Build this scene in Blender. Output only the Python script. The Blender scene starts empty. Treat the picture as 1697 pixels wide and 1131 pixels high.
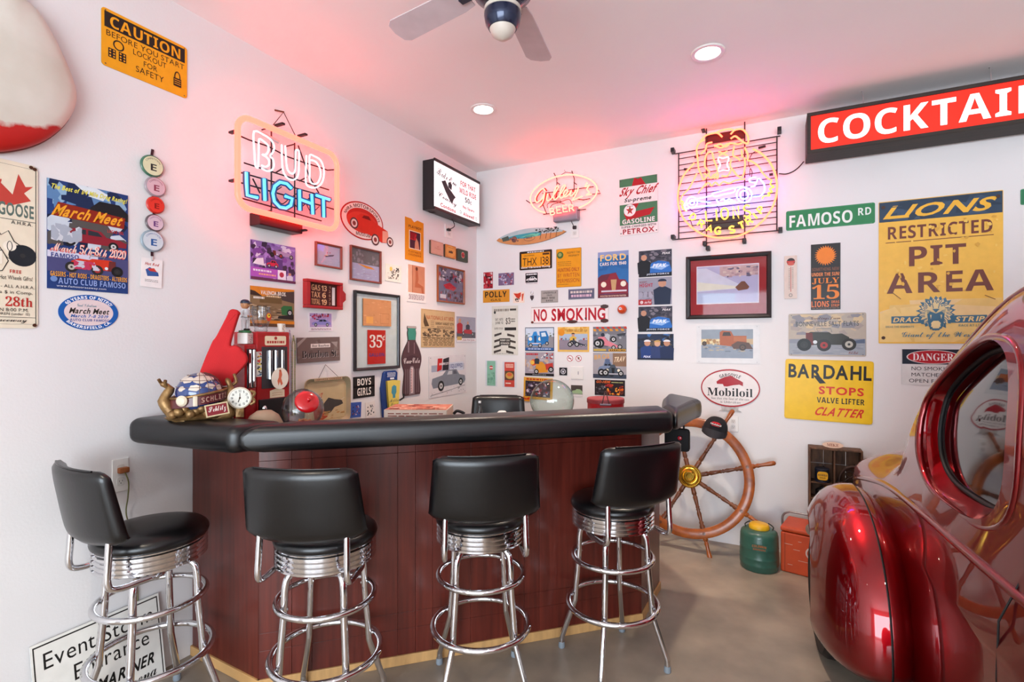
# Garage bar corner: two walls of memorabilia, a bar with four stools, and a red coupe.
import bpy, bmesh, math, random
from mathutils import Matrix, Vector
random.seed(7)
S = bpy.context.scene
COL = S.collection
PI = math.pi

# ------------------------------------------------------------------ camera, world, lights, exposure
YAW = math.radians(27.3)
FOC = 846.0
CAM = Vector((2.684, -4.42, 1.62))
CEIL = 3.325
FWD = Vector((-math.sin(YAW), math.cos(YAW), 0))
RGT = Vector((math.cos(YAW), math.sin(YAW), 0))
cd = bpy.data.cameras.new('camera'); cam = bpy.data.objects.new('camera', cd); COL.objects.link(cam)
cam.location = CAM; cam.rotation_euler = (PI/2, 0, YAW)
cd.sensor_width = 36; cd.lens = FOC/1697*36; cd.clip_start = .02
S.camera = cam
w = bpy.data.worlds.new('daylight'); S.world = w; w.use_nodes = True
w.node_tree.nodes['Background'].inputs[0].default_value = (.80, .90, 1, 1)
w.node_tree.nodes['Background'].inputs[1].default_value = 3.0
S.view_settings.view_transform = 'Standard'; S.view_settings.look = 'None'
S.view_settings.exposure = 0.68; S.view_settings.gamma = 1; S.view_settings.use_curve_mapping = False

def light(kind, loc, energy, col=(1, 1, 1), rot=(0, 0, 0), **kw):
    l = bpy.data.lights.new('lamp_' + kind.lower(), kind); l.energy = energy; l.color = col
    for k, v in kw.items(): setattr(l, k, v)
    o = bpy.data.objects.new('lamp_' + kind.lower(), l); o.location = loc; o.rotation_euler = rot; COL.objects.link(o); return o
# daylight through the open garage door behind the camera
light('AREA', (3.6, -8.9, 1.5), 225, (.80, .90, 1), (PI/2, 0, 0), shape='RECTANGLE', size=5.0, size_y=2.5)
# recessed ceiling cans (the first two are in view)
CANS = []
def camspace(px, depth, z): return CAM + RGT*((px-848.5)/FOC*depth) + FWD*depth + Vector((0, 0, z-CAM.z))
for px, py in ((1173, 87), (801, 181)):
    d = (CEIL-CAM.z)*FOC/(565.5-py); CANS.append(camspace(px, d, CEIL))
for x, y in ((1.2, -4.6), (3.6, -4.2), (1.2, -6.6), (4.9, -6.0), (5.1, -3.6), (5.1, -1.2)): CANS.append(Vector((x, y, CEIL)))
for c in CANS:
    light('SPOT', c-Vector((0, 0, .03)), 105, (1, .86, .68), spot_size=1.65, spot_blend=1.0, shadow_soft_size=.05)

# ------------------------------------------------------------------ pixel <-> wall helpers
def ray(px, py): return FWD + RGT*((px-848.5)/FOC) + Vector((0, 0, (565.5-py)/FOC))
def hit(w, px, py, off=0.0):
    """point on the left wall (x = off), the back wall (y = -off) or a level plane z = off"""
    r = ray(px, py)
    k = (off-CAM.x)/r.x if w == 'L' else (-off-CAM.y)/r.y if w == 'B' else (off-CAM.z)/r.z
    return CAM + r*k
AX = {'L': (Vector((0, 1, 0)), Vector((0, 0, 1)), Vector((1, 0, 0))), 'B': (Vector((1, 0, 0)), Vector((0, 0, 1)), Vector((0, -1, 0)))}
def frame_at(w, p, rot=0, lean=0):
    u, v, n = AX[w]
    M = Matrix((( u.x, v.x, n.x, p.x), (u.y, v.y, n.y, p.y), (u.z, v.z, n.z, p.z), (0, 0, 0, 1)))
    return M @ Matrix.Rotation(math.radians(rot), 4, 'Z') @ Matrix.Rotation(math.radians(lean), 4, 'X')
def wall_rect(w, x0, y0, x1, y1, off=0.0, rot=0):
    a, b = hit(w, x0, y0, off), hit(w, x1, y1, off)
    u = AX[w][0]
    return frame_at(w, (a+b)/2, rot), abs((b-a).dot(u)), abs(a.z-b.z)

# ------------------------------------------------------------------ materials
def lin(c):
    if isinstance(c, str):
        c = c.lstrip('#')
        if len(c) == 3: c = ''.join(k*2 for k in c)
        c = [int(c[i:i+2], 16)/255 for i in (0, 2, 4)]
    return tuple((x/12.92 if x <= .04045 else ((x+.055)/1.055)**2.4) for x in c[:3])
MATS = {}
def mat(name, col='#888888', rough=.5, metal=0, coat=0, var=.06, scale=12, bump=0, bscale=60, emit=None, es=0, stretch=(1, 1, 1), col2=None, crough=.05, spec=.5, alpha=1, trans=0, ior=1.45, coatior=1.5):
    if name in MATS: return MATS[name]
    m = bpy.data.materials.new(name); m.use_nodes = True; nt = m.node_tree; b = nt.nodes['Principled BSDF']
    base = lin(col); c2 = lin(col2) if col2 else tuple(x*(1-var*2.2) for x in base)
    tc = nt.nodes.new('ShaderNodeTexCoord'); mp = nt.nodes.new('ShaderNodeMapping'); mp.inputs['Scale'].default_value = stretch
    nt.links.new(tc.outputs['Object'], mp.inputs[0])
    if var or col2:
        n = nt.nodes.new('ShaderNodeTexNoise'); n.inputs['Scale'].default_value = scale; n.inputs['Detail'].default_value = 5
        nt.links.new(mp.outputs[0], n.inputs[0])
        r = nt.nodes.new('ShaderNodeValToRGB'); r.color_ramp.elements[0].position = .3; r.color_ramp.elements[1].position = .7
        r.color_ramp.elements[0].color = (*c2, 1); r.color_ramp.elements[1].color = (*base, 1)
        nt.links.new(n.outputs[0], r.inputs[0]); nt.links.new(r.outputs[0], b.inputs['Base Color'])
    else: b.inputs['Base Color'].default_value = (*base, 1)
    b.inputs['Roughness'].default_value = rough; b.inputs['Metallic'].default_value = metal
    b.inputs['Coat Weight'].default_value = coat; b.inputs['Coat Roughness'].default_value = crough; b.inputs['Coat IOR'].default_value = coatior
    b.inputs['Specular IOR Level'].default_value = spec
    b.inputs['Alpha'].default_value = alpha; b.inputs['Transmission Weight'].default_value = trans; b.inputs['IOR'].default_value = ior
    if bump:
        n2 = nt.nodes.new('ShaderNodeTexNoise'); n2.inputs['Scale'].default_value = bscale; n2.inputs['Detail'].default_value = 4
        nt.links.new(mp.outputs[0], n2.inputs[0])
        bp = nt.nodes.new('ShaderNodeBump'); bp.inputs['Strength'].default_value = bump; bp.inputs['Distance'].default_value = .01
        nt.links.new(n2.outputs[0], bp.inputs['Height']); nt.links.new(bp.outputs[0], b.inputs['Normal'])
    if emit is not None:
        e = emit if not isinstance(emit, str) else lin(emit)
        b.inputs['Emission Color'].default_value = (*e, 1); b.inputs['Emission Strength'].default_value = es
    MATS[name] = m; return m
def print_mat(name, rough, coat=0, es=0):
    """ink on paper or enamel: colours come from the printed layers' own colour attribute"""
    m = bpy.data.materials.new(name); m.use_nodes = True; nt = m.node_tree; b = nt.nodes['Principled BSDF']
    a = nt.nodes.new('ShaderNodeAttribute'); a.attribute_name = 'Col'
    tc = nt.nodes.new('ShaderNodeTexCoord'); n = nt.nodes.new('ShaderNodeTexNoise'); n.inputs['Scale'].default_value = 18; n.inputs['Detail'].default_value = 4
    nt.links.new(tc.outputs['Object'], n.inputs[0])
    mr = nt.nodes.new('ShaderNodeMapRange'); mr.inputs[3].default_value = .84; mr.inputs[4].default_value = 1.06
    nt.links.new(n.outputs[0], mr.inputs[0])
    mx = nt.nodes.new('ShaderNodeVectorMath'); mx.operation = 'SCALE'
    nt.links.new(a.outputs['Color'], mx.inputs[0]); nt.links.new(mr.outputs[0], mx.inputs['Scale'])
    nt.links.new(mx.outputs[0], b.inputs['Base Color'])
    b.inputs['Roughness'].default_value = rough; b.inputs['Coat Weight'].default_value = coat; b.inputs['Coat Roughness'].default_value = .12; b.inputs['Specular IOR Level'].default_value = .22
    if es:
        nt.links.new(a.outputs['Color'], b.inputs['Emission Color']); b.inputs['Emission Strength'].default_value = es
    return m
PAPER, TIN, PHOTO = print_mat('printed_paper', .75), print_mat('enamelled_tin', .4, .06), print_mat('glossy_photo_print', .45, .12)
BACKLIT = print_mat('backlit_print', .4, 0, .36)
BACKRED = print_mat('backlit_red_print', .4, 0, .62)
WHITE = mat('white_plastic', '#e6e4e0', .4, var=.02)
BLACK = mat('black_paint', '#151315', .45, var=.1)
VINYL = mat('black_vinyl', '#0c0c0e', .34, var=.1, bump=.05, bscale=260, spec=.6)
CHROME = mat('chrome', '#d9d9dc', .07, 1, var=0)
WIRE = mat('black_wire', '#241a1c', .5, var=0)
def pane_mat(name='thin_glass_pane', tint=(.97, .98, .98), base=.012, edge=None):
    m = bpy.data.materials.new(name); m.use_nodes = True; nt = m.node_tree; nt.nodes.clear()
    o = nt.nodes.new('ShaderNodeOutputMaterial'); t = nt.nodes.new('ShaderNodeBsdfTransparent'); g = nt.nodes.new('ShaderNodeBsdfGlossy')
    g.inputs['Roughness'].default_value = .03; w_ = nt.nodes.new('ShaderNodeLayerWeight'); w_.inputs[0].default_value = .5
    pw = nt.nodes.new('ShaderNodeMath'); pw.operation = 'POWER'; pw.inputs[1].default_value = 4; nt.links.new(w_.outputs['Facing'], pw.inputs[0])
    f = nt.nodes.new('ShaderNodeMath'); f.operation = 'MULTIPLY_ADD'; f.inputs[1].default_value = .8; f.inputs[2].default_value = base; nt.links.new(pw.outputs[0], f.inputs[0])
    t.inputs[0].default_value = (*tint, 1)
    if edge:      # blown glass looks deeper where it is seen edge on
        e_ = nt.nodes.new('ShaderNodeMix'); e_.data_type = 'RGBA'; e_.inputs[6].default_value = (*tint, 1); e_.inputs[7].default_value = (*edge, 1)
        p2 = nt.nodes.new('ShaderNodeMath'); p2.operation = 'POWER'; p2.inputs[1].default_value = 2.2; nt.links.new(w_.outputs['Facing'], p2.inputs[0]); nt.links.new(p2.outputs[0], e_.inputs[0]); nt.links.new(e_.outputs[2], t.inputs[0])
    x = nt.nodes.new('ShaderNodeMixShader'); nt.links.new(f.outputs[0], x.inputs[0]); nt.links.new(t.outputs[0], x.inputs[1]); nt.links.new(g.outputs[0], x.inputs[2]); nt.links.new(x.outputs[0], o.inputs[0])
    return m
PANE = pane_mat(); GLASSM = pane_mat('thin_clear_glass', (.93, .95, .96), .05, (.45, .50, .54)); GG = pane_mat('thin_sea_glass', (.88, .96, .93), .07, (.30, .48, .43))

# ------------------------------------------------------------------ mesh helpers
def tagit(o, label=None, cat=None, group=None, kind=None):
    if label: o['label'] = label
    if cat: o['category'] = cat
    if group: o['group'] = group
    if kind: o['kind'] = kind
    return o
def obj(name, bm, m, parent=None, M=None, smooth=26, **tags):
    me = bpy.data.meshes.new(name); bmesh.ops.recalc_face_normals(bm, faces=bm.faces[:])
    if smooth and len(bm.edges) < 900:      # keep broad flats flat beside their narrow rounded edges
        flat = [e.index for e in (bm.edges.index_update() or bm.edges) if len(e.link_faces) == 2 and .05 < e.calc_face_angle(0) and (lambda a, b: max(a, b) > 12*min(a, b))(e.link_faces[0].calc_area(), e.link_faces[1].calc_area())]
    else: flat = []
    bm.to_mesh(me); bm.free()
    me.materials.append(m)
    if smooth:
        me.shade_smooth(); me.set_sharp_from_angle(angle=math.radians(smooth))
        for i in flat: me.edges[i].use_edge_sharp = True
    return link(name, me, parent, M, **tags)
def link(name, me, parent=None, M=None, **tags):
    o = bpy.data.objects.new(name, me); COL.objects.link(o)
    if M is not None: o.matrix_local = M
    if parent: o.parent = parent
    return tagit(o, **tags)
def thing(name, label, cat, loc=(0, 0, 0), rotz=0, group=None, M=None):
    o = bpy.data.objects.new(name, None); COL.objects.link(o); o.empty_display_size = .1
    o.matrix_local = M if M is not None else Matrix.Translation(loc) @ Matrix.Rotation(rotz, 4, 'Z')
    return tagit(o, label, cat, group)
def dup(o, M=None, label=None, group=None, parent=None):
    c = o.copy(); COL.objects.link(c)
    if parent: c.parent = parent
    if M is not None: c.matrix_local = M
    if label: c['label'] = label
    if group: c['group'] = group
    for ch in list(o.children): dup(ch, parent=c)
    return c
def B_(): return bmesh.new()
def T(x, y, z): return Matrix.Translation((x, y, z))
def bx(bm, c, s, bev=0, M=None, seg=2):
    r = bmesh.ops.create_cube(bm, size=1, matrix=(M or Matrix()) @ T(*c) @ Matrix.Diagonal((*s, 1)))
    if bev:
        es = list({e for v in r['verts'] for e in v.link_edges}); bmesh.ops.bevel(bm, geom=es, offset=bev, segments=seg, profile=.5, affect='EDGES')
    return bm
def loft(bm, rings, closed=True, caps=True, loop=False):
    vs = [[bm.verts.new(p) for p in r] for r in rings]
    n = len(vs[0]); m = len(vs)
    for i in range(m if loop else m-1):
        a, b = vs[i], vs[(i+1) % m]
        for j in range(n if closed else n-1):
            k = (j+1) % n
            try: bm.faces.new((a[j], a[k], b[k], b[j]))
            except ValueError: pass
    if caps and closed and not loop:
        bm.faces.new(vs[0][::-1]); bm.faces.new(vs[-1])
    return vs
def tube(bm, pts, r, n=8, closed=False, caps=True):
    pts = [Vector(p) for p in pts]
    rad = r if isinstance(r, (list, tuple)) else [r]*len(pts)
    N = len(pts); rings = []; up = None
    for i, p in enumerate(pts):
        a = pts[i-1] if (i or closed) else p; b = pts[(i+1) % N] if (i < N-1 or closed) else p
        t = (b-a)
        if t.length < 1e-9: t = Vector((0, 0, 1))
        t.normalize()
        if up is None: up = t.orthogonal().normalized()
        up = (up - t*up.dot(t))
        if up.length < 1e-6: up = t.orthogonal()
        up.normalize(); s = t.cross(up)
        rings.append([p + (up*math.cos(2*PI*k/n) + s*math.sin(2*PI*k/n))*rad[i] for k in range(n)])
    if closed:   # undo the twist left over at the joint
        best = min(range(n), key=lambda q: (rings[-1][q]-rings[0][0]).length)
        vs = loft(bm, rings, True, False)
        a, b = vs[-1], vs[0]
        for j in range(n):
            bm.faces.new((a[(j+best) % n], a[(j+1+best) % n], b[(j+1) % n], b[j]))
    else: loft(bm, rings, True, caps)
    return bm
def curve(pts, k=6, closed=False):
    """Catmull-Rom through the points"""
    P = [Vector(p) for p in pts]; n = len(P); out = []
    for i in range(n if closed else n-1):
        p0 = P[(i-1) % n] if closed or i else P[0]*2-P[1]; p1 = P[i]; p2 = P[(i+1) % n]
        p3 = P[(i+2) % n] if closed or i+2 < n else P[-1]*2-P[-2]
        for q in range(k):
            t = q/k
            out.append(.5*((2*p1)+(p2-p0)*t+(2*p0-5*p1+4*p2-p3)*t*t+(3*p1-p0-3*p2+p3)*t**3))
    if not closed: out.append(P[-1])
    return out
def lathe(bm, prof, n=32, M=None, sx=1, sy=1):
    M = M or Matrix(); rings = []
    for r, z in prof:
        rings.append([M @ Vector((sx*max(r, 1e-4)*math.cos(2*PI*k/n), sy*max(r, 1e-4)*math.sin(2*PI*k/n), z)) for k in range(n)])
    loft(bm, rings, True, True); return bm
def prism(bm, poly, z0, z1, M=None, bev=0, seg=3):
    M = M or Matrix()
    a = [bm.verts.new(M @ Vector((x, y, z0))) for x, y in poly]; b = [bm.verts.new(M @ Vector((x, y, z1))) for x, y in poly]
    fs = [bm.faces.new(a[::-1]), bm.faces.new(b)]
    n = len(poly)
    for i in range(n): fs.append(bm.faces.new((a[i], a[(i+1) % n], b[(i+1) % n], b[i])))
    if bev:
        bmesh.ops.recalc_face_normals(bm, faces=fs)
        bmesh.ops.bevel(bm, geom=list({e for f in fs for e in f.edges}), offset=bev, segments=seg, profile=.5, affect='EDGES')
    return bm
def ring_pts(r, z, n=40, cx=0, cy=0): return [(cx+r*math.cos(2*PI*k/n), cy+r*math.sin(2*PI*k/n), z) for k in range(n)]

# ------------------------------------------------------------------ printed graphics
FONTS = {'b': (0x1D5D4, 0x1D5EE, 0x1D7EC), 'i': (0x1D63C, 0x1D656, 0x1D7EC), 'f': (0x1D400, 0x1D41A, 0x1D7CE), 'g': (0x1D468, 0x1D482, 0x1D7CE), 'c': (0x1D4D0, 0x1D4EA, 0x1D7CE)}
TCACHE = {}; ATLAS = {}
def styled(c, f):
    if f in FONTS:
        A, a, z = FONTS[f]
        return chr(A+ord(c)-65) if 'A' <= c <= 'Z' else chr(a+ord(c)-97) if 'a' <= c <= 'z' else chr(z+ord(c)-48) if '0' <= c <= '9' else c
    return c
def set_type(lines, f):
    """one text object, one character per line -> list of (verts, faces) per line"""
    c = bpy.data.curves.new('lettering', 'FONT'); c.body = '\n'.join(lines); c.resolution_u = 3; c.space_line = 3
    if f == 'h': c.offset = .028
    o = bpy.data.objects.new('lettering', c); me = o.to_mesh()
    V = [(v.co.x, v.co.y) for v in me.vertices]; F = [tuple(q.vertices) for q in me.polygons]
    o.to_mesh_clear(); bpy.data.objects.remove(o); bpy.data.curves.remove(c)
    return V, F
def atlas(s, f):
    """outlines of the characters of s in style f, each read from Blender's own font once"""
    A = ATLAS.setdefault(f, {' ': ([], [], .30)}); new = sorted(set(s)-set(A))
    if not new: return A
    if 'D' not in ATLAS:
        V, F = set_type(['H', 'H'], 'r'); ys = [v[1] for v in V]; ATLAS['D'] = max(ys)-max(y for y in ys if y < min(ys)+1.4)
    D = ATLAS['D']; V, F = set_type([styled(c, f) for c in new], f); gl = {}
    for fc in F: gl.setdefault(int(round(-(V[fc[0]][1]-.3)/D)), []).append(fc)
    for k, c in enumerate(new):
        fs = gl.get(k, []); idx = sorted({i for q in fs for i in q}); mp_ = {i: j for j, i in enumerate(idx)}
        x1 = max([V[i][0] for i in idx] or [.2])
        A[c] = ([(V[i][0], V[i][1]+k*D) for i in idx], [tuple(mp_[i] for i in q) for q in fs], x1+{'c': -.01, 'f': .03, 'h': .075}.get(f, .055))
    return A
def glyphs(s, f):
    """outline of a line of writing, scaled to the unit square"""
    if (s, f) in TCACHE: return TCACHE[s, f]
    A = atlas(s, f); V = []; F = []; x = 0
    for ch in s:
        v, q, adv = A[ch]; k = len(V)
        V += [(x+a, b) for a, b in v]; F += [tuple(k+i for i in t) for t in q]; x += adv
    x0 = min(v[0] for v in V); x1 = max(v[0] for v in V); y0 = min(v[1] for v in V); y1 = max(v[1] for v in V)
    sx = max(x1-x0, 1e-6); sy = max(y1-y0, 1e-6)
    TCACHE[s, f] = ([((x-x0)/sx, (y-y0)/sy) for x, y in V], F, sx/sy)
    return TCACHE[s, f]
def rrect(w, h, r, k=4):
    out = []
    for cx, cy, a in ((w/2-r, h/2-r, 0), (-w/2+r, h/2-r, 90), (-w/2+r, -h/2+r, 180), (w/2-r, -h/2+r, 270)):
        for i in range(k+1):
            t = math.radians(a+90*i/k); out.append((cx+r*math.cos(t), cy+r*math.sin(t)))
    return out
class Art:
    """a flat board or sheet with printed layers; x, y in percent, y downwards"""
    def __init__(s, w, h, t=.003, bg='#fff', r=0, shape=None, edge=None, open_=False):
        s.w, s.h, s.V, s.F, s.C, s.z, s.t = w, h, [], [], [], t+.0002, t
        if not open_:
            if shape == 'oval': poly = [(w/2*math.cos(2*PI*k/48), h/2*math.sin(2*PI*k/48)) for k in range(48)]
            elif shape: poly = [((x/100-.5)*w, (.5-y/100)*h) for x, y in shape][::-1]
            elif r: poly = rrect(w, h, r)
            else: poly = [(w/2, h/2), (-w/2, h/2), (-w/2, -h/2), (w/2, -h/2)]
            n = len(poly); i0 = 0
            s.V += [(x, y, 0) for x, y in poly] + [(x, y, t) for x, y in poly]
            c, e = lin(bg), lin(edge or bg)
            s.F.append(tuple(range(n, 2*n))); s.C.append(c)
            s.F.append(tuple(range(n))[::-1]); s.C.append(e)
            for i in range(n):
                j = (i+1) % n; s.F.append((i, j, n+j, n+i)); s.C.append(e)
    def P(s, x, y): return ((x/100-.5)*s.w, (.5-y/100)*s.h)
    def _add(s, pts, faces, col, fan=0):
        k = len(s.V); s.V += [(x, y, s.z + (i//fan*6e-6 if fan else 0)) for i, (x, y) in enumerate(pts)]; s.z += (len(pts)//fan*6e-6 if fan else 0); c = lin(col)
        for f in faces:
            if len(f) > 2:
                a = sum(pts[f[i]][0]*pts[f[(i+1) % len(f)]][1]-pts[f[(i+1) % len(f)]][0]*pts[f[i]][1] for i in range(len(f)))
                f = f if a > 0 else f[::-1]
                s.F.append(tuple(k+i for i in f)); s.C.append(c)
        s.z += .00007; return s
    def poly(s, pts, col): p = [s.P(*q) for q in pts]; return s._add(p, [tuple(range(len(p)))], col)
    def rect(s, x0, y0, x1, y1, col): return s.poly([(x0, y0), (x1, y0), (x1, y1), (x0, y1)], col)
    def ell(s, cx, cy, rx, ry, col, n=24, a0=0, a1=360, rot=0):
        c0, s0 = math.cos(math.radians(rot)), math.sin(math.radians(rot)); p = []
        for k in range(n + (a1-a0 < 360)):
            t = math.radians(a0+(a1-a0)*k/n); x, y = rx*math.cos(t), ry*math.sin(t); p.append((cx+x*c0-y*s0, cy+x*s0+y*c0))
        return s.poly(p, col)
    def circ(s, cx, cy, r, col, n=24): return s.ell(cx, cy, r*s.h/s.w, r, col, n)   # r in percent of the height
    def rng(s, cx, cy, rx, ry, wd, col, n=40):
        """ring; wd in percent of the height"""
        q = wd*s.h/s.w; p = []
        for k in range(n):
            t = 2*PI*k/n; p.append(s.P(cx+rx*math.cos(t), cy+ry*math.sin(t)))
        for k in range(n):
            t = 2*PI*k/n; p.append(s.P(cx+(rx-q)*math.cos(t), cy+(ry-wd)*math.sin(t)))
        return s._add(p, [(k, (k+1) % n, n+(k+1) % n, n+k) for k in range(n)], col)
    def line(s, pts, wd, col, closed=False):
        p = [Vector(s.P(*q)) for q in pts]; wd = wd/100*s.h/2; V = []; F = []
        n = len(p)
        for i in range(n):
            a = p[i-1] if i or closed else p[i]; b = p[(i+1) % n] if i < n-1 or closed else p[i]
            t = (b-a); t = t.normalized() if t.length > 1e-9 else Vector((1, 0)); nn = Vector((-t.y, t.x))*wd
            V += [tuple(p[i]+nn), tuple(p[i]-nn)]
        for i in range(n if closed else n-1): j = (i+1) % n; F.append((2*i, 2*i+1, 2*j+1, 2*j))
        return s._add(V, F, col)
    def box(s, x0, y0, x1, y1, wd, col): return s.line([(x0, y0), (x1, y0), (x1, y1), (x0, y1)], wd, col, True)
    def t_(s, txt, x0, y0, x1, y1, col, f='b', sh=0, rot=0, bow=0):
        if f == 'i': f = 'h'; sh += 2.6
        if f == 'g': f = 'f'; sh += 2
        if f == 'b' and any(c.islower() for c in txt): f = 'h'
        V, F, _ = glyphs(txt, f); p = []
        cx, cy = (x0+x1)/2, (y0+y1)/2
        c, q = math.cos(math.radians(rot)), math.sin(math.radians(rot))
        for x, y in V:
            X = x0+(x1-x0)*x + sh*.10*(y-.5)*(y1-y0)*s.h/s.w; Y = y1-(y1-y0)*y - bow*(1-(2*x-1)**2)
            a, b = s.P(X, Y); ox, oy = s.P(cx, cy)
            a -= ox; b -= oy; p.append((ox+a*c-b*q, oy+a*q+b*c))
        return s._add(p, F, col)
    def arc(s, txt, cx, cy, rx, ry, hgt, a0, a1, col, f='b', low=False):
        """writing along an ellipse between angles a0..a1 (degrees, 0 = right, 90 = top); low: upright along the bottom"""
        V, F, _ = glyphs(txt, f); p = []
        for x, y in V:
            t = math.radians(a0+(a1-a0)*x); k = (y if not low else -y)*hgt
            p.append(s.P(cx+(rx+k*s.h/s.w)*math.cos(t), cy-(ry+k)*math.sin(t)))
        return s._add(p, F, col)
    def speck(s, x0, y0, x1, y1, cols, n, size=8, seed=1, flat=1.0):
        R = random.Random(seed); pts = []
        for c in cols:
            V = []; F = []
            for _ in range(max(1, n//len(cols))):
                a, b = size*R.uniform(.3, 1)*s.h/s.w, size*R.uniform(.3, 1)*flat
                cx, cy = R.uniform(x0, x1), R.uniform(y0, y1); k = len(V); m = 5
                for j in range(m):
                    t = 2*PI*(j+R.uniform(-.3, .3))/m
                    V.append(s.P(min(max(cx+a*math.cos(t), x0), x1), min(max(cy+b*math.sin(t), y0), y1)))
                F.append(tuple(range(k, k+m)))
            s._add(V, F, c, 5)
        return s
    def lines(s, x0, y0, x1, y1, n, col, wd=1.2, seed=3):
        """small print too fine to read: rows of short dashes"""
        R = random.Random(seed); V = []; F = []
        for i in range(n):
            y = y0+(y1-y0)*(i+.5)/n; x = x0 + R.uniform(0, .06)*(x1-x0)
            while x < x1-2:
                l = R.uniform(.05, .16)*(x1-x0); e = min(x+l, x1); k = len(V)
                V += [s.P(x, y-wd/2), s.P(e, y-wd/2), s.P(e, y+wd/2), s.P(x, y+wd/2)]; F.append((k, k+1, k+2, k+3)); x = e+.03*(x1-x0)
        return s._add(V, F, col)
    def build(s, name, m=PAPER, M=None, parent=None, **tags):
        me = bpy.data.meshes.new(name); me.from_pydata(s.V, [], s.F); me.materials.append(m)
        ca = me.color_attributes.new('Col', 'FLOAT_COLOR', 'CORNER'); buf = []
        for f, c in zip(s.F, s.C): buf += [c[0], c[1], c[2], 1.0]*len(f)
        ca.data.foreach_set('color', buf)
        return link(name, me, parent, M, **tags)
def wall_art(w, box, t=.003, off=.0005, rot=0, **kw):
    M, W, H = wall_rect(w, *box, off=off, rot=rot); a = Art(W, H, t, **kw); a.M = M; return a
def fin(a, name, label, cat, m=PAPER, group=None): return a.build(name, m, a.M, label=label, cat=cat, group=group)
# ------------------------------------------------------------------ room
WALLM = mat('painted_wall', '#e2dfde', .6, var=.015, scale=2, bump=.06, bscale=90)
CEILM = mat('painted_ceiling', '#f4f1f0', .7, var=.01, scale=2)
FLOORM = mat('polished_concrete', '#a39483', .36, var=.2, scale=3.2, col2='#7d7469', bump=.05, bscale=14)
RX, RY = 6.9, -9.0
obj('wall_left', bx(B_(), (-.05, RY/2, CEIL/2), (.1, -RY+.2, CEIL)), WALLM, kind='structure')
obj('wall_back', bx(B_(), (RX/2, .05, CEIL/2), (RX, .1, CEIL)), WALLM, kind='structure')
obj('wall_right', bx(B_(), (RX+.05, RY/2, CEIL/2), (.1, -RY+.2, CEIL)), WALLM, kind='structure')
b = B_()
bx(b, (.55, RY-.05, CEIL/2), (1.1, .1, CEIL)); bx(b, (6.5, RY-.05, CEIL/2), (.8, .1, CEIL)); bx(b, (3.6, RY-.05, CEIL-.25), (5.0, .1, .5))
obj('wall_front', b, WALLM, kind='structure')
b = B_(); bx(b, (RX/2, RY/2, CEIL+.05), (RX+.2, -RY+.2, .1)); ceiling = obj('ceiling', b, CEILM, kind='structure')
b = B_(); bx(b, (RX/2, RY/2-1, -.05), (RX+.2, -RY+2.2, .1)); obj('floor', b, FLOORM, kind='structure')
# recessed cans: trim ring, warm lamp
LAMPM = mat('lit_lamp', '#ffffff', .5, var=0, emit=(1, .93, .82), es=7)
for i, c in enumerate(CANS):
    lab = ['round recessed ceiling light, the larger one on the right near the neon lion', 'round recessed ceiling light on the left above the light box corner'][i] if i < 2 else 'round recessed ceiling light behind the camera'
    t = thing('ceiling_light', lab, 'ceiling light', c, 0, 'recessed ceiling lights')
    obj('trim_ring', lathe(B_(), [(.070, -.001), (.072, -.007), (.092, -.008), (.096, -.004), (.096, 0), (.070, 0)][::-1] , 36), WHITE, t)
    obj('lamp', lathe(B_(), [(.069, -.0005), (.066, -.003), (.04, -.0045), (.0, -.005)], 32), LAMPM, t)

# ------------------------------------------------------------------ bar
WOOD = mat('mahogany_panel', '#63251b', .3, var=.2, scale=3, stretch=(14, 14, .8), col2='#481710', coat=.25, crough=.2)
BIRCH = mat('birch_trim', '#c79a63', .45, var=.12, scale=6, stretch=(1, 8, 1))
TOPM = mat('dark_wood_top', '#4a2018', .3, var=.2, scale=4, coat=.5)
def P2(v): return Vector((v.x, v.y))
def Z(px, py, z): return P2(hit('Z', px, py, z))
ZB, ZT = 1.165, 1.262
A = Z(428.6, 1145, 0); Bc = Z(1063, 1031, 0); B2 = Z(1093, 977, 0); Lw = Z(325, 1089, 0); Lw.x = .012
Ap, Bp, Cp = Z(385.6, 747, ZB), Z(1119, 713, ZB), Z(1163, 682, ZB+.03)
L0, L1 = Vector((.006, -3.14)), Vector((.006, -2.93))
bar = thing('home_bar', 'dark red mahogany bar with black padded armrest standing in the corner', 'bar', (0, 0, 0))
HB = 1.128
def wallbox(bm, p, q, z0, z1, th, out=0, gap=0, bev=.0015):
    """upright board from p to q (plan points, outside on the right of p->q seen from above), th thick inwards"""
    d = (q-p).normalized(); n = Vector((d.y, -d.x)); m = (p+q)/2 + n*(out-th/2); L = (q-p).length-2*gap
    M = T(m.x, m.y, (z0+z1)/2) @ Matrix.Rotation(math.atan2(d.y, d.x), 4, 'Z'); bx(bm, (0, 0, 0), (L, th, z1-z0), bev, M); return bm
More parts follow.
